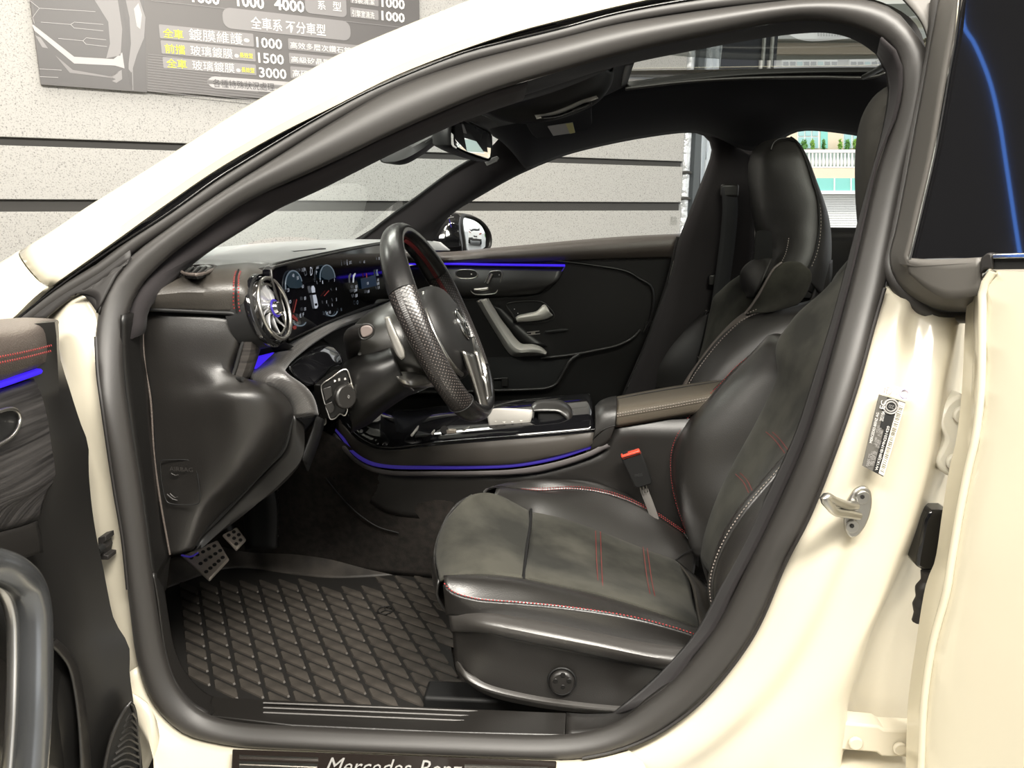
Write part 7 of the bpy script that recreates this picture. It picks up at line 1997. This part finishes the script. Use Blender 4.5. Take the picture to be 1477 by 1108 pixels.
stitch('stitching', c(0, '1127,379,0.978 1133,366,0.984 1136,354,0.99 1138,342,0.998'), GREYTHREAD, ps, r=0.0010)
stitch('stitching', c(0, '1171,384,0.955 1178,366,0.97 1182,348,0.985 1184,325,0.998 1183,300,1.008 1178,278,1.018'), GREYTHREAD, ps, r=0.0010, step=0.008)
tube('headrest_piping', c(0, '1112,216,1.105 1116,206,1.11 1124,200.5,1.11 1134,199.5,1.11 1146,203,1.09'), 0.0022, PLASTIC_S, ps, n=20, seg=8)
# leather pad below the opening and suede shoulder panel
ho = plate('headrest_opening', c(0, '1091,334,1.055 1100,332,1.05 1112,334,1.045 1114,345,1.04 1114,372,1.035 1104,374,1.04 1088,374,1.05 1089,352,1.055'), (0.0, 0.006, 0), mat('opening_shade', (0.003, 0.003, 0.003), 0.9), ps)  # black plate painting the darkness inside the opening
lpad = loft('neck_pad', [c(0, '1090,373,1.06 1078,381,1.09 1070,391,1.11 1068.5,403,1.115 1071,417,1.10 1079,428,1.08'), c(0, '1102,374,1.045 1092,386,1.055 1084,398,1.065 1082,409,1.065 1083,420,1.06 1083,430,1.05'), c(0, '1114,374,1.03 1109,386,1.01 1103,399,0.995 1098,411,0.99 1092,423,1.0 1087,430,1.03')], LEATHER_M, ps, n=24, k=14, bulge=0.006, solid=-0.003, label='shiny leather neck pad of the passenger seat')
SP1 = c(0, '1126,380,0.965 1118,386,0.965 1110,398,0.965 1100,414,0.965 1090,432,0.965 1078,448,0.965 1072,456,0.965')
SP2 = c(0, '1150,378,0.945 1148,392,0.94 1142,406,0.935 1134,420,0.93 1124,434,0.935 1110,444,0.94 1090,452,0.945')
SP3 = c(0, '1160,383,0.945 1168,389,0.94 1171,398,0.935 1169,410,0.935 1163,424,0.935 1156,434,0.94 1150,440,0.945')
loft('shoulder_panel', [SP1, SP2, SP3], SUEDE, ps, n=26, k=16, bulge=0.006, solid=-0.003, label='suede shoulder panel of the passenger seat')
loft('shoulder_fill', [c(0, '1172,384,0.975 1176,400,0.975 1172,420,0.975 1165,440,0.975'), c(0, '1199,375,1.02 1198,400,1.01 1192,425,1.0 1185,450,0.99')], LEATHER_M, ps, n=14, k=6, solid=-0.004)
loft('seat_back_core', [c(0, '1050,425,1.20 1030,470,1.18 1010,520,1.15 1000,570,1.12'), c(0, '1180,430,0.99 1150,480,0.99 1120,540,0.99 1090,600,0.99')], LEATHER_M, ps, n=14, k=5, solid=0.006)
tube('edge_piping', c(0, '1127,379,0.962 1116,388,0.958 1106,404,0.955 1095,424,0.952 1083,442,0.95 1074,453,0.948'), 0.0032, PADTOP, ps, n=24, seg=8)


# ------------------------------------------------------------------ pedals
def pedal(name, q, y, label, rows, cols):
    pts = [P(a, b_, yy) for a, b_, yy in q]
    n_ = (pts[1] - pts[0]).cross(pts[3] - pts[0])
    n_ = towards_cam(pts[0], n_).normalized()
    o = plate(name, [pts[0], pts[1], pts[2], pts[3]], -n_ * 0.008, PEDALM, car, bevel=0.004, label=label)
    for i in range(rows):
        for j in range(cols):
            u, v_ = (j + 0.7 + (0.35 if i % 2 else 0)) / (cols + 0.75), (i + 0.75) / (rows + 0.5)
            p = pts[0].lerp(pts[1], u).lerp(pts[3].lerp(pts[2], u), v_)
            disc('rubber_stud', p + n_ * 0.0005, n_, 0.0042, 0.0022, RUBBER2, o, seg=12, bevel=0.0008)
    tube('pedal_arm', [pts[0].lerp(pts[1], 0.6) - n_ * 0.01, pts[0].lerp(pts[1], 0.6) - n_ * 0.03 + Vector((-0.03, 0.0, 0.12)), pts[0].lerp(pts[1], 0.6) + Vector((-0.09, 0.0, 0.28))], 0.010, PLASTIC_D, o, n=10, seg=10)
    return o


pedal('brake_pedal', ((262, 801, .48), (314, 778, .54), (331, 806, .50), (302, 837, .44)), .5, 'metal brake pedal with rubber studs', 3, 5)
pedal('accelerator_pedal', ((320, 771, .58), (342, 759, .61), (356, 778, .59), (341, 794, .56)), .6, 'small metal accelerator pedal with rubber studs', 3, 2)
tube('pedal_blue_glow', [P(262, 801, .47), P(276, 803, .465), P(286, 797, .47)], 0.002, BLUEDIM, car, n=8, seg=6)  # blue light on the brake pedal's corner, modelled as a glowing thread
loft('footrest_mesh', [c(0.62, '350,705 354,730 356,760 357,790'), c(0.60, '398,705 402,730 402,760 400,790')], PLASTIC_D, car, n=12, k=4, solid=-0.01)
for i in range(7):
    tube('footrest_rib', c(0.598, f'{392},{712 + i * 11},0.600 {398},{706 + i * 11},0.598 {401},{708 + i * 11},0.596'), 0.0022, PLASTIC, bpy.data.objects['footrest_mesh'], n=6, seg=6)

# ------------------------------------------------------------------ rubber floor mat: tray with raised lozenges
MZ = FZ
fm = empty('floor_mat', (-0.45, 0.42, MZ - 0.008))
tag(fm, 'dark rubber floor mat with raised lozenge tread in the driver footwell', 'floor mat')
outline = [PZ(a, b_, MZ) for a, b_ in nums('236,838 238,880 246,925 258,960 276,988 300,1008 340,1017 400,1021 500,1022 580,1023 662,1022 664,1000 655,960 650,930 650,880 700,850 700,800 620,795 540,804 480,808 431,804 380,794 330,800')]
plate('mat_base', outline, (0, 0, -0.008), MATG, fm, n=0)
lip_a = [PZ(a, b_, MZ) + Vector((0, 0, 0.0)) for a, b_ in nums('236,850 330,820 431,830 480,834 540,832 620,824 720,815')]
lip_b = [p + Vector((-0.02, 0.05, 0.035)) for p in lip_a]
loft('mat_lip', [lip_a, [a.lerp(b_, .5) + Vector((0.008, -0.004, -0.006)) for a, b_ in zip(lip_a, lip_b)], lip_b, [p + Vector((-0.012, 0.02, 0.0)) for p in lip_b]], MATR, fm, n=40, k=12, solid=-0.003)
edge_l = [PZ(a, b_, MZ) for a, b_ in nums('237,845 239,880 247,925 259,960 277,988')]
loft('mat_rim', [edge_l, [p + Vector((-0.012, -0.012, 0.03)) for p in edge_l]], MATG, fm, n=30, k=5, solid=-0.003)
A_ = Vector((0.0665, -0.0340))
Bv = Vector((0.0225, -0.0400))
O_ = Vector((-0.644, 0.442))
poly = [(p.x, p.y) for p in [PZ(a, b_, MZ) for a, b_ in nums('246,842 252,915 268,955 290,985 330,1006 400,1014 500,1016 656,1016 655,985 648,940 645,890 655,850 690,830 620,836 540,842 480,845 400,842 330,835')]]


def inside(x, y, pl):
    r = False
    j = len(pl) - 1
    for i in range(len(pl)):
        if (pl[i][1] > y) != (pl[j][1] > y) and x < (pl[j][0] - pl[i][0]) * (y - pl[i][1]) / (pl[j][1] - pl[i][1]) + pl[i][0]:
            r = not r
        j = i
    return r


def lozenge():
    """one raised block with chamfered corners, centred on the origin"""
    u, w = 0.43, 0.385
    cn = 0.16
    pts = []
    for (su, sw_) in ((1, 1), (-1, 1), (-1, -1), (1, -1)):
        if su == sw_:
            pts.append(A_ * (su * (u - cn * 0.6)) + Bv * (sw_ * w))
            pts.insert(len(pts) if su > 0 else len(pts), A_ * (su * u) + Bv * (sw_ * (w - cn))) if False else None
        pts.append(A_ * (su * u) + Bv * (sw_ * w)) if su != sw_ else pts.append(A_ * (su * u) + Bv * (sw_ * (w - cn)))
    # order round the centre
    pts.sort(key=lambda p: math.atan2(p.y, p.x))
    n = len(pts)
    v = [(p.x, p.y, 0.0) for p in pts] + [(p.x * 0.93, p.y * 0.93, 0.0028) for p in pts]
    f = [(i, (i + 1) % n, n + (i + 1) % n, n + i) for i in range(n)] + [tuple(range(n, 2 * n))]
    me = bpy.data.meshes.new('tread_block')
    me.from_pydata(v, [], f)
    me.materials.append(MATR)
    return me


lz = lozenge()
cnt = 0
for i in range(-8, 22):
    for j in range(-14, 24):
        p = O_ + A_ * (i + 0.5) + Bv * (j + 0.5)
        if inside(p.x, p.y, poly):
            o = bpy.data.objects.new('tread_block', lz)
            o.location = Vector((p.x, p.y, MZ)) - fm.location
            COL.objects.link(o)
            o.parent = fm
            cnt += 1
print('tread blocks', cnt)
emb = PZ(556, 880, MZ + 0.006)
ring('mat_emblem', emb, (0, 0, 1), 0.016, 0.0012, MATG, fm, seg=24)
for a in (90, 210, 330):
    tube('emblem_ray', [emb, emb + Vector((0.016 * math.cos(math.radians(a + 20)), 0.016 * math.sin(math.radians(a + 20)), 0))], 0.0011, MATG, fm, seg=6)
